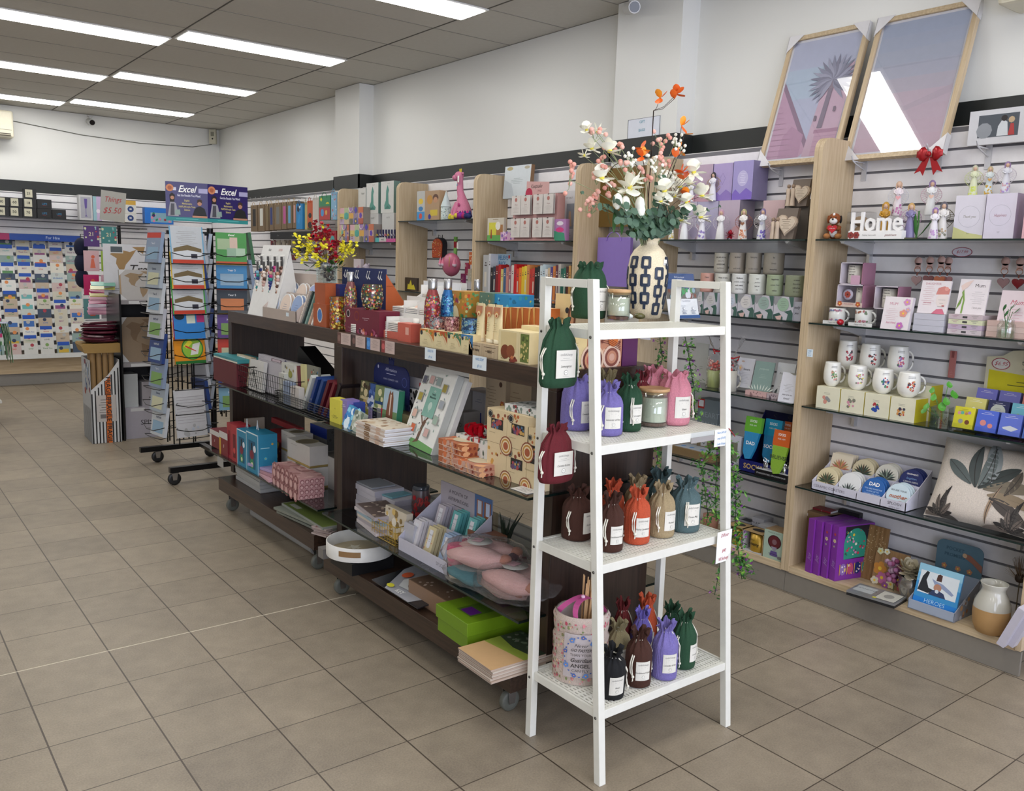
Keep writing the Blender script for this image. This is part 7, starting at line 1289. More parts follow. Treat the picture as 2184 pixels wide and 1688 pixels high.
def heroes():
  X=2.455;P0=onz(*B8(1035,1080),DZ);P1=onz(*B8(1452,1222),DZ);w=(P1-P0).length;c=(P0+P1)/2;rz=math.degrees(math.atan2(P1.y-P0.y,P1.x-P0.x));g=thing('pocket_gift_display','grey cardboard display tray with teal header sign, holding the blue HEROES card','display',(c.x,c.y,DZ),rz);cc=C('9aa4b4',.5);b=MB();b.box(-w/2,w/2,0,.003,0,.04,cc);b.box(-w/2,w/2,0,.2,0,.003,cc);b.box(-w/2,w/2,.197,.2,0,.14,cc)
  for s in (-w/2,w/2-.003): b.prism([(0,0),(.2,0),(.2,.14),(0,.04)],.003,C('8a8e98'),MT((s+.003,0,0))@MR(R(90),4,'Z'))
  f=Face(b,(w/2+.0004,0,0),(0,1,0),(0,0,1),.2,.14);f.spots(14,.06,['a87a5a','b8bcc4','c89a6a'],4,.2,.05,.95,.55);b.build('tray',g)
  b=MB();p=[(w/2,.12),(w/2,.24)];quarter(p,w/2-.03,.24,.03,0,90);quarter(p,-w/2+.03,.24,.03,90,180);p.append((-w/2,.12));b.prism(p,.003,C('52707e'),MT((0,.205,0)));f=Face(b,(-w/2,.205,.12),(1,0,0),(0,0,1),w,.15);f.text(.4,.78,.13,'POCKET',C('34505e'),True);f.text(.4,.6,.13,'PROMISES',C('34505e'),True);[f.flower(x,.25,.06,C('b07a5a')) for x in (.2,.5,.75)];f.poly([(.6,.75),(.75,.72),(1,.5),(1,.3),(.8,.5),(.62,.62)],C('8a5a48'));f.disc(.62,.68,.05,C('b89a7a'),12);b.build('header_sign',g)
  h=.185;w2=w*.93;pk('photo_frame','blue gradient HEROES card frame showing a child on grandfather shoulders','photo frame',(c.x+.016,c.y+.0,DZ+.008),rz,w2,.008,h,'3a8ac0',[('r',0,.8,1,1,C('8cbcd0')),('r',0,.6,1,.8,C('6aa8cc')),('r',0,0,1,.25,C('1e7ac8')),('r',.06,.36,.94,.86,C('d4dadd')),('p',((.06,.4),(.12,.72),(.2,.86),(.26,.84),(.22,.66),(.3,.5),(.5,.46),(.3,.38)),C('23262c')),('d',.5,.76,.06,C('b08a74'),12),('p',((.44,.7),(.56,.7),(.56,.84),(.5,.86),(.45,.83)),C('4a2e26')),('p',((.28,.8),(.34,.72),(.46,.68),(.6,.66),(.8,.56),(.88,.5),(.84,.46),(.6,.56),(.44,.58)),C('8c98b4')),('d',.5,.55,.09,C('b08068'),14),('p',((.32,.36),(.4,.48),(.52,.5),(.66,.46),(.72,.36)),C('2e3a5c')),('d',.5,.47,.045,C('c8d0d8'),8),('t',.5,.2,.13,'HEROES',C('a8d0e4')),('l',.5,.1,.4,1,.1,C('6aa8dc'),.01)],lean=14)
heroes()
def jug():
  X=2.53;P=onz(*B8(1790,1350),DZ);r=.066;P=P+Vector((.05,.03,0));g=thing('ceramic_jug','two-tone jug, glossy grey-white glaze above tan clay, on the deck','jug',(P.x,P.y,DZ));H=.2
  b=MB();b.lathe([(.045,0),(.05,.003),(.062,.03),(.067,.07),(.0665,.1)],C('b08a58',.6),30,cap=(True,False));b.build('clay_base',g)
  b=MB();b.lathe([(.067,.1),(.064,.122),(.052,.15),(.043,.168),(.042,.18),(.05,.198),(.05,.202),(.045,.2),(.037,.18),(.035,.15)],C('b9b6aa',.08),30,cap=(False,False));b.build('glazed_top',g)
  b=MB();b.tube([(.045+.03*sin(t),0,.125+.03*cos(t)*-1.8+.0) for t in [i*pi/9 for i in range(10)]],.008,C('7a746c',.12),8);b.M=T(0,0,0,0);b.v=[tuple(MR(R(30),3,'Z')@Vector(v)) for v in b.v];b.build('handle',g)
jug()
for k in range(2): P=onz(*B8((1870,1955)[k],1425),DZ);pk('white_canvas',f'white boxed canvas leaning right beside the jug, {("front","rear")[k]} one','canvas',(P.x-.005,P.y,DZ+.001),WF,.028,.12,.175,'bab6c0',ry=20)
b=MB();gg=RR(8)
for i in range(90): a=gg.uniform(0,6.28);e=gg.uniform(.2,1.4);b.tube([(0,0,0),(.06*cos(a)*sin(e),.06*sin(a)*sin(e),.09*cos(e)+.01)],.0009,C(gg.choice(('8a7864','a8937c','6a4a34')),.9),3,.0003)
b.sph((0,0,.01),.02,C('3a2a20'),8);b.tube([(0,0,0),(0,0,-.19)],.002,C('6a5a40'),4);put(b,'dried_thistle','brown dried thistle head behind the jug','dried flower',(2.62,yat(B8(2040,0)[0],2.62,.3),DZ+.19))
# ---- picture frames above ----
def LC(h,*a): return C('%02x%02x%02x'%tuple(int(int(h[k:k+2],16)*.8+51) for k in (0,2,4)),*a)
def picture(lab,bl,br,tl,tr,kind):
  Xb,Xt=2.62,2.815;A=onx(*bl,Xb);Bp=onx(*br,Xb);Cc=onx(*tl,Xt);D=onx(*tr,Xt);w=(abs(A.y-Bp.y)+abs(Cc.y-D.y))/2;zb=(A.z+Bp.z)/2;yc=(A.y+Bp.y+Cc.y+D.y)/4;h=math.hypot(Xt-Xb,(Cc.z+D.z)/2-zb)
  lean=math.degrees(math.asin((Xt-Xb)/h));g=thing('framed_picture',lab,'picture',(Xb,yc,zb),WF,rx=-lean);ok=OAK;t=.022;b=MB()
  b.box(-w/2,w/2,0,.028,0,t,OAKH);b.box(-w/2,w/2,0,.028,h-t,h,OAKH);b.box(-w/2,-w/2+t,0,.028,t,h-t,ok);b.box(w/2-t,w/2,0,.028,t,h-t,ok);b.build('wooden_frame',g,bevel=.0015)
  b=MB();b.box(-w/2+t,w/2-t,.012,.016,t,h-t,LC('d4d4da'));f=Face(b,(-w/2+t,.012,t),(1,0,0),(0,0,1),w-2*t,h-2*t)
  if kind==0:
    f.rect(.03,.02,.97,.98,LC('a9b0c8'));f.rect(.03,.5,.97,.75,LC('a6b8cc'));f.poly([(.03,.02),(.5,.02),(.62,.08),(.03,.62)],LC('b489a4'));f.poly([(.03,.6),(.03,.66),(.62,.1),(.6,.05)],LC('7a5a74'));f.poly([(.2,.02),(.5,.02),(.5,.2),(.3,.28),(.2,.2)],LC('a87a98'));f.poly([(.55,.02),(.97,.02),(.97,.75),(.62,.6)],LC('bf9cb0'));f.rect(.66,.02,.97,.22,LC('b78aa2'));f.rect(.64,.2,.97,.23,LC('9a6a84'))
    for y in (.05,.09,.13,.17): f.rect(.66,y,.97,y+.006,LC('a87e98'))
    for y in range(10): f.rect(.04,.04+y*.045,.04+.36-y*.035,.044+y*.045,LC('a07890'))
    f.poly([(.67,.24),(.74,.24),(.76,.56),(.7,.56)],LC('5f5064'));f.disc(.73,.6,.08,LC('6a5868'),14)
    for a in range(-60,241,14):
      for l,dw in ((.34,.05),(.24,.06)): f.leaf(.73,.62,l*(1 if a%28 else .85),dw,a+l*20,LC(('5c5c74','6f6f86','4d4c62')[(a//14)%3]));f.k-=.3
    f.k+=2;f.rect(.6,.3,.63,.34,LC('4a3a4a'));f.rect(.84,.36,.87,.4,LC('4a3a4a'))
  else:
    for i in range(9): q=i/8;f.rect(.03,.02+.96*i/9,.97,.02+.96*(i+1)/9,LC(('b497a4','b49aa8','b59dab','b6a0ae','a9a2b0','a0a3b4','9ba3b6','98a2b8','94a0ba')[i]))
    f.poly([(.03,.4),(.5,.34),(.97,.46),(.97,.4),(.5,.3),(.03,.36)],LC('ab98a6'))
  b.build('print',g)
  b=MB();b.box(-w/2+t,w/2-t,.008,.0095,t,h-t,glassm('picture_glass',(.97,.97,.98),.005,.06));b.build('glass',g)
  for sx,sz in ((-1,0),(1,0),(-1,1),(1,1)):
    b=MB();x=sx*w/2;z=h*sz;s_=1-2*sz;q=.085;b.add([(x+sx*.003,-.004,z-s_*.003),(x-sx*q,-.004,z-s_*.003),(x+sx*.003,-.004,z+s_*q)],[(0,1,2)],LC('cbc9cb',.6));b.box(min(x,x+sx*.003),max(x,x+sx*.003),-.004,.03,min(z,z+s_*q),max(z,z+s_*q),LC('c0bec0',.6));b.build('corner_protector',g,label='white cardboard corner protector')
picture('framed pink and blue print of a palm tree beside a pink building',(1629,356),(1790,338),(1671,86),(1847,45),0)
picture('larger framed pastel sky print with window reflections and red bow',(1814,342),(2028,323),(1857,40),(2076,3),1)
def bow():
  P=onx(*B6(1180,20),2.585);b=MB();c=C('98141c',.3,.3,'glit')
  for s in (-1,1):
    b.ring([[(s*(.01+.045*t),-.002+.02*sin(pi*t)*cos(a)*.6,.012+(.008+.024*sin(pi*min(.92,t+.1)))*sin(a)) for a in [i*pi/5 for i in range(10)]] for t in (0,.3,.6,.85,1)],c,True)
    b.prism([(0,0),(s*.02,0),(s*.06,-.065),(s*.035,-.055),(s*.022,-.075)] if s>0 else [(0,0),(s*.022,-.075),(s*.035,-.055),(s*.06,-.065),(s*.02,0)],.003,c)
  b.sph((0,-.01,.01),.012,c,8);put(b,'glitter_bow','red glitter bow pinned at the lower right of the sky print','bow',tuple(P),WF)
bow()
def hook(lab,x,y,X=2.704):
  P=onx(x,y,X);b=MB();b.box(-.012,.012,-.003,0,-.08,.02,C('c0c0c4',.35));
  for s in (-.0,): b.tube([(0,-.003,0),(0,-.1,.0),(0,-.115,.022)],.0035,C('c8c8cc',.3),6);b.tube([(0,-.003,-.03),(0,-.07,-.012),(0,-.1,0)],.003,C('c8c8cc',.3),6)
  put(b,'slatwall_hook',lab,'hook',tuple(P),WF)
hook('white slat hook under the left corner of the sky print',1845,348);hook('white slat hook under the left corner of the palm print',1668,362);hook('white slat hook behind the red glitter bow',2005,325)
bi(V(0,0,1),2061,2240,240,2.66,onx(2061,312,2.66).z,.02,'c8c8cc','photo_frame','white plank frame with wedding photo, right of the sky print','photo frame',(('r',.12,.2,.62,.85,C('4a5058')),('d',.2,.4,.1,C('8a8e94'),10),('p',((.36,.22),(.5,.22),(.48,.6),(.42,.7),(.37,.5)),C('c8ccd0')),('p',((.5,.22),(.58,.22),(.56,.55),(.52,.55)),C('a83a3a')),('d',.44,.72,.04,C('2a2426'),8),('d',.53,.66,.04,C('b8a080'),8),('o',.8,.5,.06,.015,C('a85a4a'),C('c8c8cc'))));hook('white slat hook under the wedding photo frame',2110,318)
def aircon(lab,P,w,h,d,rz):
  g=thing('air_conditioner',lab,'air conditioner',P,rz);b=MB();b.box(-w/2,w/2,-d,0,0,h,C('cfc9b4',.4));b.build('casing',g,bevel=.02)
  b=MB();b.box(-w/2+.03,w/2-.03,-d-.002,-d+.03,.015,.045,C('4a4438'));b.box(-w/2+.03,w/2-.03,-d-.004,-d,.028,.033,C('cfc9b4'));b.build('louvre',g);b=MB();b.box(-w/2+.02,w/2-.02,-d-.003,-d+.001,.08,.083,C('8a8678'));b.build('panel_seam',g)
aircon('wall air conditioner cut by the top right corner of the view',(XW-.003,yat(2150,2.6,2.55)-.34,2.56),.8,.26,.2,WF)
P=ony(12,300,YB-.0);aircon('cream wall air conditioner at the left end of the back wall',(P.x-.42,YB-.001,2.66),.95,.28,.2,0)
# security cameras, gift bags sign
def seccam(lab,P,rz,blk=False):
  g=thing('security_camera',lab,'security camera',P,rz);b=MB();b.lathe([(.03,-.012),(.03,0)],C('c8c8c8',.4),14);b.tube([(0,0,-.01),(0,-.02,-.05)],.012,C('c8c8c8',.4),8);b.build('mount',g)
  b=MB();b.tube([(0,.04,-.055),(0,-.1,-.085)],.034,C('d0d0d0' if not blk else 'b8b8b4',.35),16);b.build('housing',g);b=MB();b.tube([(0,-.1,-.085),(0,-.105,-.086)],.028,C('101012',.15),16);b.build('lens',g)
P=onx(1338,18,2.60);seccam('white bullet security camera at the top of the near pillar',(2.62,P.y,P.z+.07),-30)
P=ony(193,262,YB-.1);seccam('small white security camera high on the back wall',(P.x,YB-.08,P.z+.08),0,True)
P=ony(459,293,YB-.1);g=thing('wall_sensor','beige alarm sensor box in the far wall corner under the ceiling','sensor',(2.745,YB-.06,P.z),-35);b=MB();b.box(-.04,.04,-.05,0,-.08,.09,C('b8b4a0',.5));b.box(-.02,.02,-.052,-.05,.01,.06,C('7a7868'));b.build('case',g,bevel=.004);b=MB();b.sph((0,-.05,-.02),.01,BLACK,8);b.build('lens',g)
b=MB();pts=[Vector((x,YB-.008,z)) for x,z in ((-3,2.86),(-1,2.87),(.6,2.86),(1.27,2.79),(1.9,2.765),(2.5,2.785),(2.74,2.84))];b.tube(pts,.004,C('6a6a60'),5);put(b,'wall_cable','thin dark cable sagging along the top of the back wall','cable',(0,0,0))
Pa=onx(1340,253,2.69);Pb=onx(1408,290,2.69);hh=Pa.z-onx(1337,306,2.69).z;ww=abs(Pa.y-onx(1409,243,2.69).y);pk('paper_sign','white paper sign on the pillar reading GIFT BAGS $ in blue','sign',(2.687,(Pa.y+Pb.y)/2,Pa.z-hh-.01),WF,ww,.001,hh,'d6dae4',(('r',0,.985,1,1,C('5a5e66')),('r',0,0,.015,1,C('5a5e66')),('r',.985,0,1,1,C('5a5e66')),('t',.45,.85,.15,'GIFT',C('6aa0b4'),True),('t',.45,.52,.15,'BAGS',C('6aa0b4'),True),('t',.45,.2,.14,'$',C('6aa0b4'),True)))
# --- angel figurine bay, top shelf ---
bx2=lambda *a,**k: bi(B4,*a,**k)
for k,(a,c,t,X,z,col,lab,sd) in enumerate(((215,385,478,2.56,0,'b4abbe','pale grey-lilac figurine box behind the leaves',None),(388,598,475,2.56,0,'a8a2bc','lilac figurine box behind the white-winged angels',None),(602,812,462,2.56,0,'b4a4b4','mauve-pink figurine box, centre of the lower row','8c8290'),(1042,1258,462,2.57,0,'c4a8aa','peach-pink figurine box, right of the lower row','8a7f86'))):
  bx2(a,c,t,X,Sg,.12,col,'figurine_box',lab,'box',(('p',((0,0),(.6,0),(.3,.3),(0,.45)),C('b8a0b0')),('l',.3,.3,.3,3,.05,C('c8c0c8'),.01),('d',.9,.2,.25,C('c49aa0' if k>1 else 'a59cb8'),14)),side=(('r',0,0,1,1,C(sd)),) if sd else ())
zt=onx(*B4(602,462),2.56).z
for k,(a,c,t,X,col,lab,lc) in enumerate(((250,548,120,2.58,'b59fb2','pink-lilac angel box, left of the top row','b8929e'),(552,748,98,2.58,'a898c4','violet gradient angel box in the middle of the top row','8a74b4'),(750,950,72,2.57,'9c92c4','violet watercolour gift box with white oval, right of the top row','7a62b8'))):
  bx2(a,c,t,X,zt+.001,.12,col,'figurine_box',lab,'box',(('p',((0,0),(1,0),(1,.18),(.7,.3),(.4,.15),(.15,.28),(0,.15)),C(lc)),)+((('d',.5,.55,.26,C('c4bed8'),22,.2),('d',.5,.55,.25,C('b8b0d4'),22,.19),('l',.5,.66,.3,6,.045,C('e0dcec'),.01)) if k==2 else (('p',((.35,.6),(.5,.75),(.65,.6),(.5,.42)),C('8c7cae')),('p',((.37,.6),(.5,.73),(.63,.6),(.5,.44)),C(col)))),side=(('r',0,0,1,1,C('80789c')),))
for k,(x,t,d,h,w,ac,lab,nm) in enumerate(((152,640,'dcdad6','8a7a5a',None,('c8b040','d8c860'),'white angel with yellow flower on her skirt, far left','angel_figurine'),(278,550,'dcdcdc','c8c4bc','d0d0d4',(),'plain white angel with pale lace wings',0),(455,555,'dad8dc','a89ab0','ccccd2',('9a86c0','8a7ab4'),'white angel with lilac scarf and white lace wings',0),(640,540,'dcdad8','b890a0','c4bcc4',(),'white angel with pink hair and grey lace wings',0),(865,535,'dcd8d2','a8a070','9c6452',('c8805a','d8a080'),'white angel with copper wings and peach flowers',0),(1055,530,'d6d6da','78688c','c0b8b4',('6a5ab8','8a78c8'),'white angel with purple hair and violet flowers',0))):
  angel(lab,B4,x,t,2.50,Sg,d,h,w,ac,heart={4:'8a5a3c',5:'a8a8b8'}.get(k))
angel('tall white angel with dark hair and gold wings standing on the box row',B4,562,168,2.56,zt+.001,'d8d6dc','2e2a2c','a8905c',rz=-75)
angel('white angel half hidden behind the blossoms on the upper boxes',B4,350,260,2.56,zt+.001,'d8d6dc','b8a8a0','b8bcc8',('d88a7a',))
rosehead('red fabric rose on the top shelf between two angels',(2.45,yat(B4(735,0)[0],2.45,S0),Sg+.024),.024,'a0142a',up_=Vector((-.7,-.6,.3)))
def heartplaque(lab,x0,x1,top,X,z,base):
  m,w=spanW(B4(x0,0)[0],B4(x1,0)[0],X,z);H=onx(*B4(x1,top),X).z-z;g=thing('heart_plaque',lab,'plaque',(X,m,z),WF);c=C('b9a692',.6);b=MB()
  b.M=T(w*.12,-.012,H*.5,0,0,8);b.prism(heartpts(H*.5),.012,c);b.M=T(w*.12,-.0145,H*.5,0,0,8);b.prism(heartpts(H*.42),.003,C('c8b8a4',.6));b.M=Matrix();f=Face(b,(-w*.12,-.0146,H*.3),(1,0,0),(0,0,1),w*.48,H*.4);f.lines(.5,.85,.8,6,.15,C('7a6a58'),.03);b.build('heart',g)
  b=MB();x=-w*.3
  for q in (-.012,.012): b.lathe([(.012,0),(.009,.05),(.011,.075),(.004,.082)],c,10,c=(x+q,-.016,.002));b.sph((x+q,-.016,.092),.0095,C('8a7460'),8)
  b.build('carved_couple',g);b=MB();b.prism([(-w*.5,0),(w*.35,0),(w*.5,H*1.02),(-w*.3,H*1.02)],.02,C('6e6258',.6),MT((0,-.001,0)));b.build('backing_card',g);return g
bx2(1262,1500,455,2.55,Sg,.1,'5e564e','dark_block','dark grey-brown plaque boxes under the upper heart plaque','box');zq=onx(*B4(1300,525),2.54).z
heartplaque('carved heart plaque with couple, upper one on the dark boxes',1310,1530,245,2.53,zq,0);heartplaque('carved heart plaque with winged figure, in front on the shelf edge',1150,1400,540,2.48,Sg,0)
# --- ceramic pots ---
def pot(lab,x0,x1,top,base,X,z,col,txt):
  m,w=spanW(B4(x0,0)[0],B4(x1,0)[0],X,z);r=(x1-x0)*.21327*(Vector((X,m,z))-CP).dot(fw)/F*.48;H=onx(*B4(x0,top),X).z-z;b=MB();c=C(col,.5)
  b.lathe([(r*.86,0),(r*.97,.004),(r,.014),(r,H-.004),(r*.985,H),(r*.93,H),(r*.92,H-.01),(r*.9,H*.3),(.001,H*.25)],c,30)
  L=MB();f=Face(L,(-r*.8,0,.1*H),(1,0,0),(0,0,1),r*1.6,H*.8);n=len(txt)
  for i,t in enumerate(txt): f.text(.5,.85-.75*i/max(1,n-1)*.9,.13,t,C('3a3632'),i%2==0,i%2==1,.85)
  bend(L,r*1.004);L.v=[tuple(MR(R(35),3,'Z')@Vector(v)) for v in L.v];n0=len(b.v);b.v+=L.v
  for f_,mi in zip(L.f,L.mi): b.f.append(tuple(i+n0 for i in f_));b.mi.append(b.mat(L.ms[mi]));b.sm.append(False)
  return put(b,'ceramic_pot',lab,'pot',(X+r,m,z),WF,'quote pots')
pr0=[(387,528,1180,'b88a7c',('Happy','life')),(528,692,1185,'bcbab0',('When it rains','look for','rainbows')),(697,858,1187,'c8c8c4',('Kindness','it costs nothing','and means','everything')),(860,1040,1192,'c6c7be',('not','perfect','but so','me')),(1043,1212,1197,'8f9a7c',('happiness','comes from','within')),(1214,1440,1203,'7f856c',('a sweet','friendship','refreshes','the soul'))]
nmz=['blush pink','pale grey','white','off-white','sage green','olive green']
hp0=onx(*B4(700,1385),2.48).z-S1
for k,(a,c,t,col,tx) in enumerate(pr0): pot(nmz[k]+' ceramic pot with printed quote in the middle row',a,c,t,0,2.475,S1+hp0*1.0,col,tx)
zt2=onx(*B4(700,1187),2.475).z
for k,(a,c,t,col,tx) in enumerate(((525,670,980,'a9a396',('you are strong','you are','AWESOME','and loved')),(672,836,978,'978d80',('be kind','and smile')),(838,998,978,'928a7e',('love you','to the moon')),(1000,1210,980,'8b8477',('be','lovely','everyday')))): pot(('beige','taupe','grey-taupe','brown-taupe')[k]+' ceramic pot with lettering in the top row',a,c,t,0,2.50,zt2+.001,col,tx)
for k,(a,c,lab) in enumerate(((388,462,'left one behind the card holder'),(468,600,'second, behind the rack'),(682,800,'third, blue-yellow print'),(803,972,'fourth'),(975,1160,'fifth'),(1163,1360,'sixth, right end'))):
  bx2(a,c,0,2.465,S1+.0005,.1,'b9b6bc','pot_gift_box','green and grey leaf-print pot box in the bottom row, '+lab,'box',(('p',((0,.2),(.3,.3),(.5,.1),(.5,0),(0,0)),C('34504a')),('p',((.55,.35),(.9,.45),(1,.3),(1,0),(.7,0),(.75,.25)),C('3c5a50')),('p',((0,1),(.4,1),(.1,.6),(0,.7)),C('8a8a8c')),('p',((.75,1),(1,1),(1,.6),(.9,.55)),C('3e5c52')),('p',((.1,.12),(.45,.2),(.4,0),(.2,0)),C('c8a8a0')),('d',.48,.66,.3,C(('c0bebc','b8b6b4','b4bcc8','c8c4c0','8ca096','8ca68e')[k]),20),('l',.48,.78,.36,4,.08,C('6a6a6a'),.014)),H=hp0*.985)
bx2(1366,1440,1440,2.47,S1+.0005,.06,'9e9ea6','small_mug','small grey mug with black lettering at the end of the pot boxes','mug',(('t',.4,.7,.2,'only',C('1e1e1e'),True,True),('t',.4,.4,.16,'you',C('1e1e1e'),True)),H=hp0*.8)
# --- third shelf: quote cards and gift mugs ---
bi(B5,885,1098,715,2.48,S2+.0005,.05,'c4a09c','plaque_box','pale pink box under the green card','box',(('s',10,.04,['8a6a6a'],3),),H=.022);bi(B5,1100,1225,740,2.48,S2+.0005,.05,'b0a0a4','plaque_box','lilac-pink box with dark sketch, right of the pale pink box','box',(('s',10,.06,['5a4a54'],3),),H=.022)
for k,(a,c,t,X,col,ops,lab) in enumerate(((768,935,425,2.53,'c6c6cc',(('t',.6,.62,.1,'Sisters',C('4a4a4c'),True),('d',.3,.88,.1,C('b8a090'),10,.03),('f',.2,.65,.15,C('c8b0a4')),('l',.55,.5,.6,8,.05,C('9a9a9c'),.008)),'white Sisters quote card'),(940,1130,460,2.51,'7d958e',(('t',.5,.75,.1,'grandparents',C('b0c4bc'),False,True,.7),('l',.5,.55,.4,3,.05,C('a0b4ac'),.008))+tuple(('L',.5+.12*i,.02,.28,.05,90-i*14,C('ccd6cc')) for i in range(-4,5)),'sage green grandparents quote card'),(1150,1330,475,2.53,'c4c6c8',(('t',.5,.7,.08,'Best friends',C('7a7a7c'),False,True),('l',.5,.55,.5,7,.06,C('9a9a9c'),.008),('L',.1,.05,.4,.12,70,C('3a4240')),('L',.25,.02,.3,.1,120,C('4a5250'))),'white quote card with grey leaves'),(1208,1372,572,2.45,'cbcbd2',(('l',.5,.6,.6,6,.05,C('8a8a8c'),.008),('t',.5,.25,.09,'you are so',C('4a4a4c'),False,True),('t',.5,.12,.1,'loved',C('4a4a4c'),False,True),('p',((.4,1),(.7,.93),(1,.95),(1,1)),C('7a7a70'))),'white loved quote card at the shelf edge'))): bi(B5,a,c,t,X,S2+(.0235 if k in(0,1) else .0005),.006,col,'quote_card',lab+' on the shelf above the socks','card',ops,lean=12)
bi(B5,375,500,285,2.62,S2+.0005,.006,'b4b4ae','quote_card','plain white card hanging behind the gift mugs','card',(('l',.5,.4,.4,2,.05,C('8a8a80'),.01),))
def giftmug(lab,x0,x1,top,X,col,ctop,hand,acc):
  m,w=spanW(B5(x0,0)[0],B5(x1,0)[0],X,S2);g=thing('gift_wrapped_mug',lab,'mug',(X+w*.4,m,S2+.0006),-40);r=w*.42;H=onx(*B5(x0,top),X).z-S2;b=MB();b.lathe([(r*.9,0),(r,.004),(r,H),(r*.93,H),(r*.9,H*.5),(.001,H*.4)],C(col,.35),24)
  if hand: b.tube([(r*(.9+.62*sin(t)),0,H*(.5-.32*cos(t))) for t in [i*pi/9 for i in range(10)]],.005,C(col,.35),8)
  b.build('mug',g);b=MB();gg=RR(int(x0))
  for i in range(50): b.sph((gg.gauss(0,r*.35),gg.gauss(0,r*.35),H+gg.uniform(0,.05)),gg.uniform(.004,.008),C(gg.choice(acc),.3),5)
  b.build('sweets_filling',g)['kind']='stuff'
  ct=onx(*B5((x0+x1)/2,ctop),X).z-S2;b=MB();rr=[]
  for t,q in ((0,1.05),(.3,1.2),(.5,1.0),(.6,.35),(.64,.3),(.75,.8),(1,1.5)): rr.append([(r*q*(1+.22*sin(7*a+t*9))*cos(a),r*q*(1+.22*cos(5*a+t*4))*sin(a),ct*t+.001+(gg.uniform(-.02,.02) if t==1 else 0)) for a in [i*pi/12 for i in range(24)]])
  b.ring(rr,FILM,True,(False,False));b.build('cellophane',g)
  b=MB();b.tube([(r*.42*cos(t),r*.42*sin(t),ct*.62) for t in [i*.5 for i in range(14)]],.003,C('a01c24',.2),5)
  for s in (-1,1): b.tube([(r*.3,-r*.2,ct*.62),(r*.3+s*.03,-r*.4,ct*.66),(r*.3+s*.02,-r*.5,ct*.58)],.004,C('a01c24',.2),5)
  b.build('ribbon',g)
giftmug('yellow-green lettered mug of sweets wrapped in cellophane',470,598,555,2.50,'9fa86a',150,False,('c8403a','d86a5a','e0b0a0'));giftmug('cream mug in cellophane with red ribbon, beside the Sisters card',600,745,555,2.455,'c4bfae',240,True,('c8403a','b8b8b8','3a3a3a'))
# --- socks shelf ---
def socks():
  X=2.455;a_=yat(B5(820,0)[0],X,S3);m=(a_-1.075)/2;w=a_+1.075;g=thing('socks_display','dark blue cardboard display tray reading SOCKS FOR','display',(X,m,S3+.0005),WF);nb=C('141a5c',.4);b=MB();b.box(-w/2,w/2,0,.003,0,.06,nb);b.box(-w/2,w/2,0,.18,0,.003,nb);b.box(-w/2,w/2,.18,.183,0,.29,C('0e1240',.4))
  for s in (-w/2,w/2-.003): b.prism([(0,0),(.183,0),(.183,.29),(.1,.15),(0,.06)],.003,nb,MT((s+.003,0,0))@MR(R(90),4,'Z'))
  f=frontF(b,w,.06);f.text(.26,.5,.6,'SOCKS',C('b89a5a'),True);f.text(.62,.5,.6,'FOR',C('c8c8cc'),True);b.build('tray',g)
  def sock(lab,x0,x1,top,hb,Xs,zc,c1,c2,t1):
    mm,ww=spanW(B5(x0,0)[0],B5(x1,0)[0],Xs,zc);zt=onx(*B5(x0,top),Xs).z;g2=thing('sock_pack',lab,'socks',(Xs,mm,zt),WF,rx=-8);b=MB();b.box(-ww/2,ww/2,0,.02,-hb,0,C(c1,.4));f=Face(b,(-ww/2,0,-hb),(1,0,0),(0,0,1),ww,hb);f.text(.5,.72,.22,'SOCKS',C('d8dcd8'),True,False,.8);f.text(.5,.45,.14,'FOR HIM',C('c8d0c8'));b.build('header_card',g2)
    b=MB();b.prism([(-ww*.46,-hb),(-ww*.4,-hb-.1),(-ww*.2,-hb-.135),(ww*.1,-hb-.13),(ww*.3,-hb-.08),(ww*.46,-hb)],.016,C(c2,.6,0,'cloth'));f=Face(b,(-ww/2,0,-hb-.1),(1,0,0),(0,0,1),ww,.1);f.text(.5,.45,.24,t1,C('e0e0e0') if c2!='7aa028' else C('2a3a1a'),True);b.build('folded_socks',g2)
    b=MB();b.tube([(0,.01,0),(0,.01,.012),(-.012,.01,.02),(0,.01,.03),(.01,.01,.024)],.0015,ACRY,5);b.box(-.012,.03,.009,.01,.005,.03,ACRY);b.build('plastic_hook',g2)
  sock('sock pack with lime green SOCKS header over turquoise socks',892,1050,1015,.075,2.48,S3+.2,'5a9a2c','1a7aa8','DAD');sock('sock pack with bright blue SOCKS header, middle of the blue display',1085,1250,1040,.08,2.53,S3+.18,'1a88ac','1a78a4','SOCKS');sock('sock pack with orange header behind, right edge of the display',1270,1340,1070,.06,2.55,S3+.18,'b85418','8a4414','SOX');sock('sock pack with orange header over lime green socks',1165,1328,1148,.075,2.455,S3+.12,'b8541c','7aa028','BELIEVER')
socks()
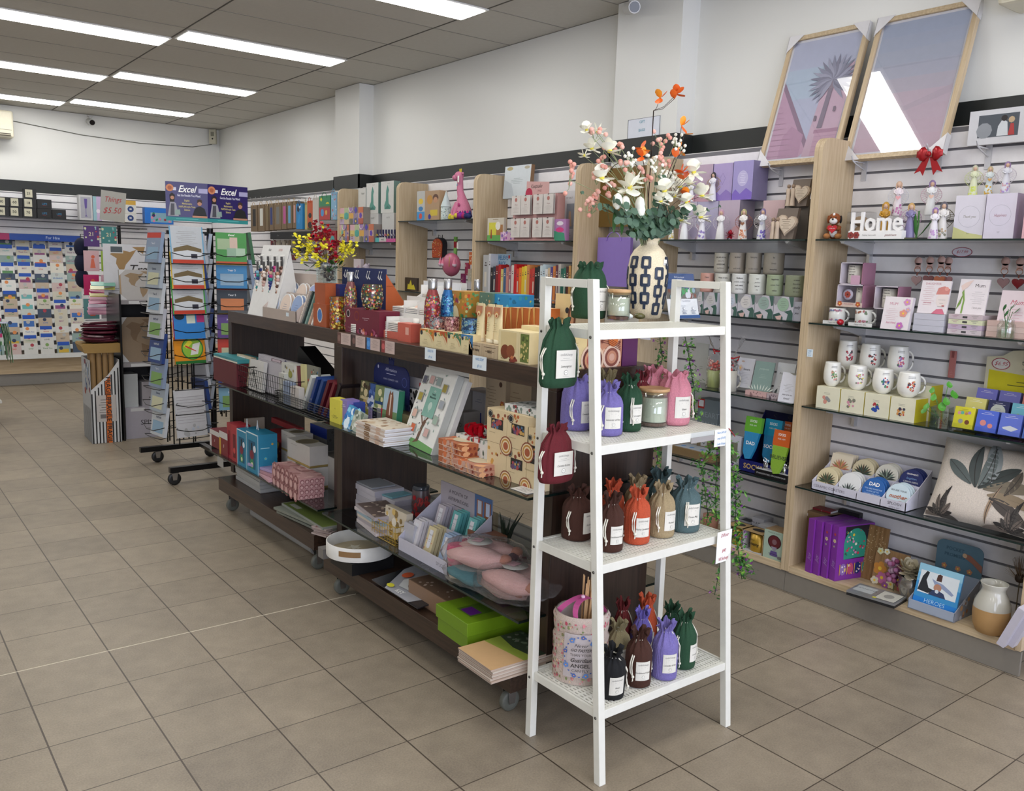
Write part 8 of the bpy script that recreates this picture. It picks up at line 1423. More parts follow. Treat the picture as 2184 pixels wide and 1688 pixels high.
def keych():
  P=onz(*B5(985,1620),S3);X=2.45;m,w=spanW(B5(985,0)[0],B5(1312,0)[0],X-.012,S3-.0);m-=.0;g=thing('keychain_box','black counter box of small steel keychain flasks','display',(X-.016,m,S3+.0008),WF);b=MB();b.box(-w/2,w/2,0,.09,0,.035,C('101012',.4));f=frontF(b,w,.035);f.text(.5,.5,.3,'STAINLESS STEEL KEYCHAIN FLASK',C('b8b8b8'),False,False,1.0);b.box(-w/2+.004,w/2-.004,.004,.086,.035,.037,C('b0b0b0'));b.build('tray',g)
  gg=RR(4)
  for i in range(14):
    b=MB();x=gg.uniform(-w*.42,w*.42);y=gg.uniform(.015,.075);b.lathe([(.007,.037),(.008,.04),(.008,.06),(.004,.066),(.004,.07)],CHROME,10,c=(x,y,0));b.tube([(x+.009*cos(t),y,.078+.009*sin(t)) for t in [j*.63 for j in range(11)]],.0014,CHROME,4);b.build('keychain_flask',g)
keych()
bi(B5,690,890,1052,2.55,S3+.05,.1,'8a7048','kraft_box','kraft box on coloured blocks left of the socks display','box',H=.075);bi(B5,690,890,1150,2.55,S3+.0005,.1,'6e7a64','coloured_box','red and green blocked box under the kraft box','box',(('r',0,.5,.4,1,C('8a4a44')),('r',.4,.5,1,1,C('7a9a7c')),('r',.5,0,1,.5,C('8a4440'))),H=.048)
bi(B5,700,830,1205,2.47,S3+.0005,.03,'b4b4bc','photo_frame','white box frame standing left of the socks tray','photo frame',(('r',.25,.2,.75,.8,C('6a6a5a')),))
bi(B5,135,560,1285,2.46,S3+.0005,.14,'7a6444','kraft_tray','kraft tray of small badge packs on the lowest glass shelf','box',H=.04,tp=(('r',.04,.1,.96,.9,C('9aa0a8')),('d',.15,.4,.05,C('4a7ab0')),('d',.35,.4,.05,C('4a7ab0')),('d',.6,.4,.05,C('4a7ab0'))))
bi(B5,395,600,1005,2.58,S3+.001,.1,'6e6048','kraft_box','kraft box behind the vine, left part of the socks shelf','box',(('r',.2,.5,.5,.9,C('a8a8a8')),('p',((.25,.8),(.35,.6),(.45,.8),(.35,.66)),C('2a2a2a'))),H=.09);bi(B5,395,600,835,2.58,S3+.092,.09,'6a7478','heart_healing_sign','grey Heart Healing card with red framed price','sign',(('t',.6,.6,.2,'HEART',C('8a9498')),('t',.6,.35,.2,'HEALING',C('8a9498')),('r',.0,.75,.32,1,C('a02a24')),('r',.04,.8,.28,.96,C('c8c8c8'))))
# --- deck of this bay ---
D2=V(1340,950,.17399)
bi(D2,1645,1885,1010,2.46,DZ,.09,'9fb3a2','party_game_box','pale green drinking-wheel game box on the deck','box',(('t',.5,.92,.06,'WHEEL OF SHOTS',C('6a7a70')),('d',.55,.62,.34,C('3a1418'),24,.24),('d',.55,.62,.29,C('5a1c22'),24,.21),('d',.55,.62,.12,C('7a5a60'),14),('p',((.4,.45),(.7,.45),(.62,.32),(.5,.32)),C('8a8494')),('p',((.35,.12),(.75,.12),(.7,.3),(.4,.3)),C('5a4a80')),('r',.3,.18,.75,.2,C('3a2a5a')),('r',.75,.06,.95,.16,C('6a6a6a'))),side=(('r',0,0,1,1,C('7a6448')),),tp=(('r',0,0,1,1,C('8a7254')),))
def amaz():
  for k,(x0,x1,lab) in enumerate(((1395,1640,'kraft window box holding a gold Amazing mug on the deck'),(1180,1390,'second kraft box with gold mug behind the vine'))):
    X=2.46;m,w=spanW(D2(x0,0)[0],D2(x1,0)[0],X,DZ);h=.105;g=thing('boxed_mug',lab,'mug box',(X,m,DZ),WF);c=C('9c8258',.6);b=MB()
    for q in ((-w/2,-w/2+.004),(w/2-.004,w/2)): b.box(q[0],q[1],0,.09,0,h,C('a8a8a8') if q[0]<0 else c)
    b.box(-w/2,w/2,0,.09,0,.004,C('b0b0b0'));b.box(-w/2,w/2,0,.09,h-.004,h,c);b.box(-w/2,w/2,.086,.09,0,h,c);f=topF(b,w,.09,h);f.disc(.5,.5,.3,C('1e1e1e'),18,.25);b.build('carton',g);b=MB();r=w*.36;b.lathe([(r*.95,.004),(r,.01),(r,h-.012),(r*.9,h-.012)],C('a8862e',.3,.4,'glit'),24,c=(w*.04,.046,0));f=Face(b,(-r*.8,.046-r-.0008,.02),(1,0,0),(0,0,1),r*1.7,.06);f.text(.4,.75,.2,'life is',C('1e1810'),False,True);f.text(.5,.4,.36,'Amazing',C('1e1810'),True,True,.8);b.build('mug',g)
amaz()
for k,(a,c,t,X,col) in enumerate(((1500,1640,870,2.60,'a8a8ae'),(1575,1700,960,2.56,'b4b4b8'),(1300,1490,900,2.62,'9a9aa0'),(1330,1560,985,2.57,'b0b0b0'))): bi(D2,a,c,t,X,DZ,.08,col,'white_mug_box','white mug box behind the deck front row, '+('rearmost right','right with black dot','rearmost left under the vine','left with script lettering')[k],'box',(('d',.8,.3,.12,C('141414'),12,.1),('t',.4,.8,.12,'Mr & Mrs',C('4a4a4a'),False,True)),tp=(('r',.2,.2,.8,.8,C('1e1e22')),) if k==2 else ())
b=MB();b.lathe([(.03,0),(.036,.004),(.043,.085),(.043,.09),(.04,.085),(.001,.07)],C('a87a66',.6),20);put(b,'plant_pot','blush pink plant pot on the deck behind the vines','pot',(2.56,yat(D2(1030,0)[0],2.56,.3),DZ+.0))
pk('price_tag','small white and blue price tag stuck on the oak panel front','price tag',(2.4385,yat(B5(1535,0)[0],2.438,1.15),onx(*B5(1535,430),2.438).z),WF,.03,.0006,.035,'d0dce4',(('t',.5,.75,.2,'TWIGSEED',C('4a8ab0'),False,False,.5),('t',.4,.5,.2,'CUP',C('4a8ab0')),('t',.5,.2,.2,'$ 22',C('4a8ab0'))))
# ================= gift bags on the pillar =================
def giftbag(lab,x0,x1,top,bot,X,col,vw,kind=0,dep=.02,rope=None):
  zt=onx(*vw(x0,top),X).z;zb=onx(*vw(x0,bot),X).z;m,w=spanW(vw(x0,0)[0],vw(x1,0)[0],X,(zt+zb)/2);h=zt-zb;g=thing('gift_bag',lab,'gift bag',(X,m,zb),WF);b=MB();b.box(-w/2,w/2,0,dep,0,h,C(col,.5));
  f=frontF(b,w,h)
  if kind: draw(f,kind)
  f=sideF(b,w,dep,h);f.rect(.45,0,.55,1,C('5a4630' if rope is None else col));b.build('bag',g)
  b=MB();rc=C(rope or 'b8a07a',.7);b.tube([(w*.22*cos(t),-.004,h-.02+.05*sin(t)) for t in [i*pi/8 for i in range(9)]],.0025,rc,5)
  b.build('handle',g)
  if lab[:3] in('lar','lil','red') or 'partly' in lab: b=MB();b.tube([(0,-.012,0),(0,2.695-X,0)],.003,STEEL,5);put(b,'wall_peg','steel peg holding the '+' '.join(lab.split()[:9]),'hook',(X,m,zt+.033),WF)
  return g
giftbag('large gold gift bag hanging on the pillar behind the flowers',1655,2180,90,565,2.60,'6e5420',A5,rope='3a2c14')
giftbag('lilac gift bag with ribbon handles below the gold bag',1690,1960,650,1050,2.55,'8a72bc',A5,rope='9a7ad0')
giftbag('white gift bag partly visible behind the lilac bag and vase',1930,2200,640,1100,2.61,'b8b8c4',A5,rope='a8a8b4')
pk('price_card','white card with red Easter price on the panel behind the gondola','price tag',(2.436,yat(A5(2090,0)[0],2.436,1.1),onx(*A5(2090,1500),2.436).z),WF,.075,.001,.05,'d4d4dc',(('t',.5,.7,.2,'Easter Bags',C('3a6a9a'),False,True,.8),('t',.5,.3,.26,'$2.99',C('a82a2a'),False,True)))
# ================= keepsake and books bay =================
C0=1.65+.0005
bi(A5,775,912,490,2.46,C0,.02,'c0b8a8','picture_card_box','small card box with cartoon drawing at the left of the shelf','box',(('r',0,0,1,.25,C('5a9a4a')),('r',.1,.25,.6,.8,C('c8c03a')),('r',.55,.25,.95,.7,C('9a6a3a')),('d',.65,.65,.15,C('d8d4c8')),('p',((.2,.1),(.3,.1),(.27,.5),(.22,.5)),C('8a2a20')),('l',.5,.92,.6,1,.1,C('8a7a5a'),.02)))
bi(A5,885,1000,607,2.455,C0,.05,'c49ab4','small_gift_box','small pink and violet ribbon-print box left of the keepsake rack','box',(('s',14,.08,['9a4a9a','d8c0d8','7a5aa0'],4),))
def keepsake():
  X=2.46;m,w=spanW(A5(985,0)[0],A5(1350,0)[0],X,C0);z0=C0;g=thing('keepsake_rack','pink tiered counter rack of small keepsake pin cards with header sign','display',(X,m,z0),WF);H=onx(*A5(1005,305),X).z-z0;pc=C('b98c88',.5);b=MB()
  b.box(-w/2,w/2,.0,.06,0,H,pc);b.box(-w/2,w/2,-.03,.06,0,.006,pc);b.build('stand',g)
  b=MB();p=[(w*.3,H),(w*.3,H*1.25),(-w*.2,H*1.3),(-w*.2,H)];b.prism(p,.003,C('c49a96'));f=Face(b,(-w*.2,0,H),(1,0,0),(0,0,1),w*.5,H*.3);f.text(.45,.6,.42,'Keepsake',C('2a2224'),False,True,.8);f.text(.6,.25,.22,'PINS',C('8a5a5a'));f.disc(.12,.1,.16,C('a81840'),14);b.build('header_sign',g)
  xs=(-.36,-.14,.14,.37)
  for t in (0,1):
    for k in range(4):
      for j in range(2):
        b=MB();hh=H*.42;b.box(-w*.105,w*.105,-.012-.014*j,-.01-.014*j,0,hh,C('c9c2bc'));f=Face(b,(-w*.105,-.012-.014*j,0),(1,0,0),(0,0,1),w*.21,hh);f.disc(.5,.78,.14,C('a8685e'),10);f.text(.5,.52,.12,('Mum','Love','Nan','Hope')[k],C('9a7a76'),False,True);f.lines(.5,.4,.6,5,.07,C('a8a09a'),.01);b.box(-.003,.003,-.03,0,hh-.004,hh,WHITE)
        o=b.build('pin_card',g,loc=(w*xs[k],0,.02+t*(H*.5)))
keepsake()
bi(A5,1330,1425,498,2.45,C0,.03,'a878a8','soap_box','pink and violet tube box at the right of the keepsake rack','box',(('d',.5,.8,.3,C('d8d0d8'),14,.1),('p',((0,0),(1,0),(.9,.35),(0,.45)),C('3a8a6a')),('d',.5,.5,.35,C('c83a7a'),14,.12),('t',.5,.68,.06,'Marshmallow',C('c84a7a'),False,False,.6)))
bi(A5,1395,1500,268,2.58,C0,.015,'cfcfd2','frame_box','tall white first frame box behind the keepsake rack','box',(('t',.5,.86,.05,'MY FIRST',C('5a5a5a')),('r',.3,.25,.9,.75,C('8a9098')),('p',((.45,.3),(.75,.3),(.65,.6),(.5,.6)),C('b89a80')),('l',.5,.15,.5,2,.04,C('8a8a8a'),.008)))
def slant():
  X=2.66;A=onx(*A5(935,332),X);B_=onx(*A5(1150,345),X);D=onx(*A5(995,58),X);h=D.z-A.z;w=abs(A.y-B_.y);pk('wooden_quote_frame','white quote plaque with oak edge hanging high above the keepsake rack','plaque',(X-.03,(A.y+B_.y)/2,A.z),WF,w,.03,h,'c5ccd0',(('p',((0,0),(.45,0),(.3,.45),(0,.6)),C('b4bcc2')),('d',.2,.92,.12,C('a89a6a'),10,.06),('d',.85,.92,.1,C('a8a08a'),10,.05),('l',.5,.6,.5,4,.05,C('8a9a9a'),.01)),side=(('r',0,0,1,1,C('8a6a4c')),),lean=4)
slant()
B0_=1.27+.0005;sp=[('a8a8a8','tall grey magazine',.16),('c4c4c8','pale blue-white magazine',.19),('1e1c1c','black with white title',.125),('2a3040','dark navy',.13),('7a1418','deep red',.13),('a81c20','bright red',.13),('c8b46a','sand yellow',.128),('3a5a80','mid blue',.125),('b87a70','salmon',.13),('8a5a6a','mauve',.124),('c8c0b8','cream with red triangle',.13),('b8141c','scarlet',.12),('c83a20','orange red',.122),('d87a20','orange',.13),('d8b428','golden yellow',.13),('d8c040','lemon',.128),('c8864a','tan orange',.127),('b8342a','brick red, taller',.118),('b83a30','coral red',.12),('141414','black with white letters',.13),('1a1e24','ink black',.128),('c0ccd0','pale icy white',.13),('b4c4cc','light grey blue',.128),('d0d0d0','white',.12),('c8b090','beige',.118),('4a3a7a','violet blue',.116),('c87a3a','amber',.12),('5a2a3a','plum',.124),('b0a8a0','stone',.12),('1e5a4a','teal green',.125),('2a6a5a','green',.124),('4a1e1a','dark maroon',.125),('b88a4a','ochre',.12),('3a3020','dark olive',.118)]
x=735
for k,(c,n,h) in enumerate(sp):
  wd=45 if k==0 else (18 if k==1 else 21.5);X=2.46 if k>1 else 2.47;y0=yat(A5(x,0)[0],X,B0_);y1=yat(A5(x+wd,0)[0],X,B0_);hh=onx(*A5(x,(795 if k<1 else 785 if k==1 else 870+(k*37)%45)),X).z-B0_
  pk('book',f'{n} book spine on the book shelf','book',(X,(y0+y1)/2,B0_),WF,abs(y0-y1)*.96,.15,hh,c,(('l',.5,.8,.5,2,.06,C('d8d0c0' if int(c[:2],16)<150 else '4a4040'),.03),('r',.3,.25,.7,.6,C('c8c0b0' if k%3==0 else c)),('r',.1,.05,.9,.09,C('8a8078'))),group='paperbacks in the book row')
  x+=wd
pk('magazine','back pain magazine cover facing out behind the first book spines','magazine',(2.53,yat(A5(905,0)[0],2.53,B0_),B0_),WF,.145,.006,onx(*A5(905,787),2.53).z-B0_,'9cb4c4',(('t',.45,.91,.13,'RELIEVE',C('2a6a9a'),True,False,.8),('t',.4,.78,.13,'BACK',C('2a6a9a'),True,False,.8),('d',.75,.72,.12,C('3a2a24'),12),('r',.85,.9,.98,.97,C('a82a2a'))))
# ================= giraffe bay =================
G0=1.80+.0005
bi(A5,190,255,268,2.46,G0,.07,'b4b4b0','toy_box','baby toy box with giraffe photo side at the left','toy box',(('r',0,0,1,.3,C('3a8ac0')),('d',.5,.65,.3,C('d8b83a'),12,.1),('d',.5,.4,.3,C('3a7ab0'),12,.08),('d',.5,.15,.2,C('c84a3a'),10)))
bi(A5,255,375,266,2.462,G0,.07,'a88a6a','toy_box','toy box face showing a child with giraffe toy','toy box',(('d',.75,.75,.2,C('5a3a2a'),12,.13),('d',.75,.68,.15,C('b88a6a'),12,.1),('d',.35,.7,.2,C('b8863a'),12,.16),('r',.4,.15,.9,.35,C('c8b03a')),('d',.35,.12,.1,C('2a2a8a'),10)))
def teepee():
  X=2.46;y=yat(A5(402,0)[0],X,G0);H=onx(*A5(402,262),X).z-G0;g=thing('teepee_music_box','white cone-roofed music box with hot air balloon print','music box',(X+.03,y,G0));r=.036;b=MB();b.lathe([(r,0),(r,H*.48),(r*.9,H*.48)],C('b4c0be',.4),20);f=Face(b,(-r*.5,-r-.0,0),(1,0,0),(0,0,1),r,H*.48);b.build('drum',g);b=MB();b.lathe([(r*1.08,H*.46),(r*.5,H*.75),(.002,H)],C('b8c4c4',.4),20);b.build('cone_lid',g)
  b=MB();gg=RR(3)
  for i in range(30): a=gg.uniform(3,5.5);zz=gg.uniform(.05,.42)*H;b.add([(r*1.02*cos(a)-.004*sin(a)*cos(q),r*1.02*sin(a)+.004*cos(a)*cos(q),zz+.004*sin(q)) for q in (0,1.5,3,4.5)],[(0,1,2,3)],C(gg.choice(('6a8a7a','8a9a7a','5a7080'))))
  b.build('leaf_print',g)
teepee()
def giraffe():
  X=2.50;y=yat(A5(555,0)[0],X,G0);H=onx(*A5(540,70),X).z-G0;g=thing('plush_giraffe','tall pink plush giraffe sitting on the glass shelf','plush toy',(X,y,G0),WF-10);s=H/.36;pk_=C('c87a96',.9,0,'cloth');b=MB()
  b.ring([[(cx*s+rx*s*cos(a),cy_*s+rx*.85*s*sin(a),z*s) for a in [i*pi/9 for i in range(18)]] for z,cx,cy_,rx in ((.0,.0,.02,.05),(.02,.0,.02,.07),(.07,.0,.02,.066),(.12,-.006,.015,.05),(.16,-.012,.01,.034),(.2,-.018,.0,.027),(.27,-.022,0,.024),(.3,-.022,-.002,.026))],pk_,True)
  b.sph((-.026*s,-.006*s,.305*s),.033*s,pk_,14,1,1,.9);b.sph((-.05*s,-.02*s,.292*s),.026*s,pk_,12,1.2,1,.85)
  for q in (-1,1): b.tube([(q*.03*s,-.01*s,.05*s),(q*.045*s,-.05*s,.025*s)],.016*s,pk_,10);b.tube([(q*.012*s-.02*s,-.02*s,.12*s),(q*.02*s-.02*s,-.045*s,.06*s),(q*.022*s-.03*s,-.05*s,.01*s)],.012*s,pk_,10)
  b.build('body',g);b=MB();yl=C('c8b83a',.9)
  for q in (-1,1): b.tube([(-.02*s+q*.01*s,0,.325*s),(-.018*s+q*.012*s,0,.352*s)],.005*s,yl,6);b.sph((q*.022*s-.03*s,-.056*s,.012*s),.018*s,yl,10);b.sph((q*.048*s,-.056*s,.024*s),.017*s,yl,10)
  b.sph((-.07*s,-.026*s,.29*s),.01*s,yl,8);b.build('yellow_trim',g)
  b=MB()
  for q in (-1,1): b.sph((-.02*s+q*.028*s,.004*s,.318*s),.014*s,C('b86a8a'),8,1.3,.5,.7)
  b.build('ear',g);b=MB();b.sph((.03*s,-.03*s,.1*s),.014*s,C('a82a6a',.9),6,1,.4,1);b.sph((-.025*s,-.02*s,.24*s),.01*s,C('4a9ab0'),6,1,.3,1);b.build('patch',g);b=MB();b.box(.0,.022*s,-.03*s,-.028*s,.255*s,.3*s,PAPER);b.build('swing_tag',g)
giraffe()
def dragon():
  X=2.445;y=yat(A5(560,0)[0],X,G0);g=thing('plush_dragon','purple and magenta plush with dark blue spikes lying in front of the giraffe','plush toy',(X,y,G0),WF);b=MB();c=C('6a1e7a',.9,0,'cloth')
  for x_,r,cc in ((-.07,.022,'7a2288'),(-.045,.026,'8a1e6a'),(-.01,.026,'7a2288'),(.025,.024,'a01e5a'),(.055,.024,'1e2458'),(.085,.02,'1e2458')): b.sph((x_,.01,r*.9),r,C(cc,.9,0,'cloth'),10,1.1,1,.9)
  b.build('body',g);b=MB()
  for k in range(6): b.lathe([(.012,0),(.001,.024)],C(('a81e7a','1e2a6a')[k%2],.9),8,c=(-.06+.03*k,.01,.035));
  b.build('spikes',g)
dragon()
def backpack():
  X=2.60;P=onx(*A5(365,650),X);g=thing('toy_backpack','small orange and black graffiti print backpack hanging on a hook','backpack',(X,P.y,P.z-.155),WF+15);b=MB();p=[(.05,.0),(.055,.1)];quarter(p,.0,.1,.055,0,180,10);p+=[(-.055,.1),(-.05,0)];b.prism(p,.05,C('1a1820',.6));b.prism([(x*.92,z*.92+.004) for x,z in p],.008,C('a8421c',.6),MT((0,-.008,0)));gg=RR(5)
  for i in range(60):
    x,z=gg.uniform(-.045,.045),gg.uniform(.01,.14)
    if math.hypot(x,max(0,z-.1))<.047: b.box(x-.004,x+.004,-.0092,-.008,z-.0012,z+.0012,C(gg.choice(('1a1418','c8a03a','d8d0b8'))))
  b.build('bag',g);b=MB();
  for s in (-.02,.02): b.tube([(s,.03,.15),(s,.03,.175),(s*.4,.04,.165)],.003,BLACK,5)
  b.build('strap',g)
backpack()
def elf():
  X=2.58;P=onx(*A5(515,645),X);g=thing('plush_elf_leg','hanging plush toy with striped green and red neck above a pink bag','plush toy',(X,P.y,P.z),WF);b=MB();z=0
  for c,h in (('6a9a4a',.035),('8a1e2a',.045),('7aa85a',.05),('8a1e2a',.02)): b.lathe([(.014,z-h),(.015,z)],C(c,.9,0,'cloth'),10);z-=h
  b.build('body',g);b=MB();b.box(.014,.035,0,.001,-.085,-.04,PAPER);b.build('swing_tag',g)
elf()
def pinkbag():
  X=2.52;P=onx(*A5(480,790),X);g=thing('pink_toy_bag','rounded pink puffy toy bag with horn spikes hanging on the slat wall','bag',(X,P.y,P.z-.16),WF);b=MB();b.sph((0,0,.085),.09,C('b05a74',.35),18,1.1,.55,.95);b.build('bag',g)
  for k,x in enumerate((-.085,-.05,.1)): b=MB();b.lathe([(.016,0),(.001,.05)],C('c86a84',.5),10,c=(x,-.04,.09));b.sph((x,-.04,.085),.017,C('c8b0bc',.9),8);b.build('horn',g)
  b=MB();b.tube([(.05,-.05,.14),(.052,-.055,.09),(.05,-.052,.07)],.003,C('b89a4a',.3,.7),5);b.build('gold_chain',g)
pinkbag()
for k,(x,t,c,n) in enumerate(((640,760,'c8642a','orange'),(605,850,'b84a6a','pink card'),(630,900,'c8c4b0','white lace'),(570,940,'a83a7a','magenta'))): P=onx(*A5(x,t),2.6);pk('hanging_toy_pack',f'{n} toy pack hanging at the right end of the giraffe bay','toy',(2.6,P.y,P.z-.1),WF,.04,.02,.09,c,(('s',6,.15,['d8a0a0','e0d8c8'],k),))
bi(A5,92,190,955,2.50,1.27,.02,'3a2c20','flame_card_box','dark box with yellow flame picture near the bottles','box',(('p',((.2,.1),(.9,.1),(.75,.5),(.6,.4),(.5,.85),(.35,.45),(.25,.55)),C('c8b82a')),),H=.1)
b=MB();shelf(b,2.43,2.70,1.579,2.564,1.268);put(b,'glass_shelf','smoked glass shelf behind the mosaic bottles in the giraffe bay','shelf')
# ================= teddy bay =================
E0=1.64+.0005
def ebox(x0,x1,t,X,z,lab,ops,col='c2c2be',dep=.06,sd='6e8c84'): return bi(A3,x0,x1,t,X,z,dep,col,'bath_toy_box',lab,'box',ops,side=(('r',0,0,1,1,C(sd)),))
dg=lambda x=.5:(('p',((x-.2,.12),(x+.25,.12),(x+.3,.2),(x+.12,.3),(x+.08,.6),(x+.14,.72),(x+.02,.88),(x-.08,.7),(x-.1,.4),(x-.22,.25)),C('4a8478')),('p',((x-.18,.14),(x+.2,.14),(x+.05,.24)),C('3a6e64')),('t',.6,.93,.045,'Pastel Gift',C('6a6a66'),False,True,.8))
ez=onx(*A3(1330,297),2.5).z
for k,(a,c,lab) in enumerate(((1335,1430,'lower white storage box under the left cat box'),(1460,1560,'lower white storage box under the right cat box'))): bi(A3,a,c,0,2.52,E0,.06,'bcbcba','bath_toy_box',lab,'box',(('t',.5,.85,.08,'Pastel Gift',C('6a6a66'),False,True,.7),),H=ez-E0-.001)
ebox(1330,1430,46,2.52,ez,'white box printed with a green dinosaur, left of the pair',dg());ebox(1450,1558,32,2.52,ez,'white box printed with a green dinosaur, right of the pair',dg());ebox(1262,1325,88,2.56,E0,'tall narrow white box with parrot picture',(('d',.5,.5,.3,C('3a7aa0'),12,.12),('p',((.3,.3),(.6,.3),(.7,.6),(.45,.65)),C('b87a70')),('t',.6,.9,.05,'Pastel',C('6a6a66'),False,True)))
GRID=[('r',i*.2,j*.333,i*.2+.2,j*.333+.333,C(('b0a0b8','b8a888','8a8078','7a70b0','a85a4a','c8b870','6aa098','c89a4a','8a7a90','b89a8a','c8a0a8','a8b088','9a7aa8','7a706a','b86a4a')[i+5*j])) for i in range(5) for j in range(3)]+[('d',.3,.5,.08,C('4a9a8c'),6),('f',.7,.17,.07,C('5a5a70')),('d',.7,.83,.07,C('4a40a0'),4),('d',.5,.17,.06,C('6a6a5a'),8),('d',.9,.5,.06,C('5a3aa0'),5),('l',.1,.4,.12,3,.1,C('7a4a3a'),.03)]
def hbox(x0,x1,t,X,z,lab,H=None):
  o=bi(A3,x0,x1,t,X,z,.09,'8a8078','handle_gift_box',lab,'box',GRID,H=H);y=o.location.y;h=max(v.co.z for v in o.data.vertices);b=MB();b.tube([(-.004,.04*cos(t_),h-.03-.045*sin(t_)+.03) for t_ in [i*pi/8 for i in range(9)]],.003,C('cfcac0'),5);c=b.build('rope_handle',o);c.matrix_parent_inverse=Matrix();c.rotation_euler=(0,0,R(90));return h
hh_=hbox(1195,1395,388,2.45,E0,'patchwork icon gift box with white rope handle, lower right');hbox(1108,1188,390,2.452,E0,'patchwork icon gift box with rope handle, lower left');hbox(1108,1308,252,2.455,E0+hh_+.0005,'patchwork icon gift box with rope handle, on top of the other two')
def candy():
  X=2.45;m,w=spanW(A3(1405,0)[0],A3(1572,0)[0],X,E0);g=thing('novelty_display','pink and teal counter tray of navy-topped rainbow putty packs','display',(X,m,E0),WF);b=MB();b.box(-w/2,w/2,0,.07,0,.028,C('b84a84'));f=frontF(b,w,.04);f.rect(0,0,.2,.9,C('4aa0a0'));f.rect(.2,.1,.55,.95,C('b8b4b0'));f.text(.38,.5,.4,'MAZE',C('2a2a3a'),True);b.build('tray',g)
  for k in range(8):
    b=MB();x=-w*.42+w*.84*k/7;b.box(x-.012,x+.006,.005+.004*k,.012+.004*k,.028,.1,C('1e1a4a'));b.tube([(x+.012*cos(t)-.003,.003+.004*k,.05+.014*sin(t)) for t in [i*pi/6 for i in range(7)]],.004,C(('c8b04a','b0b0b8','8a8a9a','c86a7a')[k%4],.3),5);b.build('putty_pack',g)
candy()
def teddy(lab,x,t,X,z,c,h):
  y=yat(A3(x,0)[0],X,z);g=thing('plush_toy',lab,'plush toy',(X,y,z),WF);b=MB();s=h/.16;m_=C(c,.9,0,'cloth');b.sph((0,0,.045*s),.04*s,m_,12,1,.9,1.1);b.sph((0,-.01,.115*s),.034*s,m_,12)
  for q in (-1,1): b.sph((q*.026*s,0,.145*s),.012*s,m_,8);b.sph((q*.035*s,-.025*s,.02*s),.017*s,m_,8);b.sph((q*.012*s,-.042*s,.12*s),.0035*s,BLACK,6)
  b.sph((0,-.044*s,.108*s),.005*s,BLACK,6);b.build('body',g)
b=MB();shelf(b,2.43,2.70,2.619,3.594,1.32);put(b,'glass_shelf','smoked glass shelf holding pale plush toys in the teddy bay','shelf')
teddy('pale lilac and white plush unicorn in a clear pack',1340,590,2.5,1.3205,'b0a4b0',.15);teddy('small pink plush in card pack, left of the unicorn',1180,700,2.5,1.3205,'b8909c',.06);bi(A3,1225,1285,672,2.47,1.3205,.03,'c0b4b8','plush_pack','small white plush card pack beside the unicorn plush','toy',(('s',6,.2,['b890a0','d8d0d0'],3),))
# ================= hanging gift bags by the far corner =================
hb_=[(370,425,'6e5a40','1e1c1a','black'),(430,485,'6e5a40','c8c8c0','white'),(490,524,'6e5a40','6e6040','olive'),(520,560,'6e5a40','20306a','navy'),(565,622,'6e5a40','6a6a66','grey'),(626,672,'6e5a40','a84a84','hot pink'),(668,712,'6e5a40','5a94b8','sky blue'),(718,748,'6e5a40','b88a84','blush pink')]
for k,(a,c,bg,st,n) in enumerate(hb_): giftbag(f'kraft wine gift bag with {n} centre stripe on the far right wall',a,c,228-k*5,445-k*4,2.48,bg,A3,(('r',.3,.2,.75,.85,C(st)),),dep=.08)
giftbag('bright blue gift bag with cartoon top in the far hanging row',748,800,215,425,2.48,'1e7ab4',A3,(('s',8,.14,['c8d8e0','1a1a2a'],3,.1,.75,.9,.98),('p',((.2,.3),(.5,.6),(.7,.5),(.5,.2)),C('2a8ac4'))),dep=.08,rope='1e7ab4');giftbag('pale yellow-green narrow gift bag beside the bright blue bag',820,840,205,430,2.49,'a8a06a',A3,dep=.06,rope='a8a06a');giftbag('orange gift bag with black pattern in the far hanging row',840,885,190,412,2.48,'b4502a',A3,(('d',.5,.45,.3,C('1a1614'),12,.1),('d',.5,.1,.4,C('1a1614'),12,.12)),dep=.06,rope='b4502a')
giftbag('tall white gift bag right of the orange one',885,935,165,470,2.48,'bab4ac',A3,dep=.03,rope='bab4ac');giftbag('green and red sea-and-vehicle print gift bag',938,1030,150,350,2.47,'2e7a54',A3,(('r',0,0,1,.5,C('a83a3a')),('r',0,.5,1,.56,C('6a5a4a')),('d',.3,.3,.15,C('4a8ac0'),10),('d',.65,.3,.1,C('c8984a'),10),('p',((.1,.85),(.2,.95),(.3,.85),(.2,.75)),C('c8c03a')),('p',((.6,.65),(.95,.65),(.85,.72),(.7,.72)),C('c8b82a'))),dep=.06,rope='2e7a54');giftbag('pale blue gift bag with red print beside the oak panel',1038,1084,120,348,2.47,'7aa4c0',A3,(('s',16,.1,['a85a5a','c8d8e0'],5),),dep=.06,rope='7aa4c0')
giftbag('red tissue-filled gift bag below the sea print bag',960,1080,440,600,2.52,'9a2a34',A3,(('d',.75,.5,.15,C('4a9a9a'),12),),dep=.06,rope='9a2a34')
for k in range(15):
  x=250+k*45;P=onx(*A3(x,205-(x-250)*.06),2.71);b=MB();b.tube([(0,0,0),(0,-.24,-.005),(0,-.26,.012)],.0035,C('8a8a8a',.3),5);put(b,'wall_peg',f'long white peg, {("first","second","third","fourth","fifth","sixth","seventh","eighth","ninth","tenth","eleventh","twelfth","thirteenth","fourteenth","fifteenth")[k]} from the left in the far gift bag row','hook',(2.705,P.y,P.z),WF,'pegs of the gift bag row')
bi(A3,530,880,450,2.47,onx(*A3(530,508),2.47).z,.03,'0e0e10','black_pouch_strip','long black strip of hanging pouches under the far gift bags','pouch',(('t',.2,.5,.3,'Cases',C('8a8a8a'),False,True),('t',.55,.5,.3,'Cases',C('8a8a8a'),False,True)))
gg=RR(21)
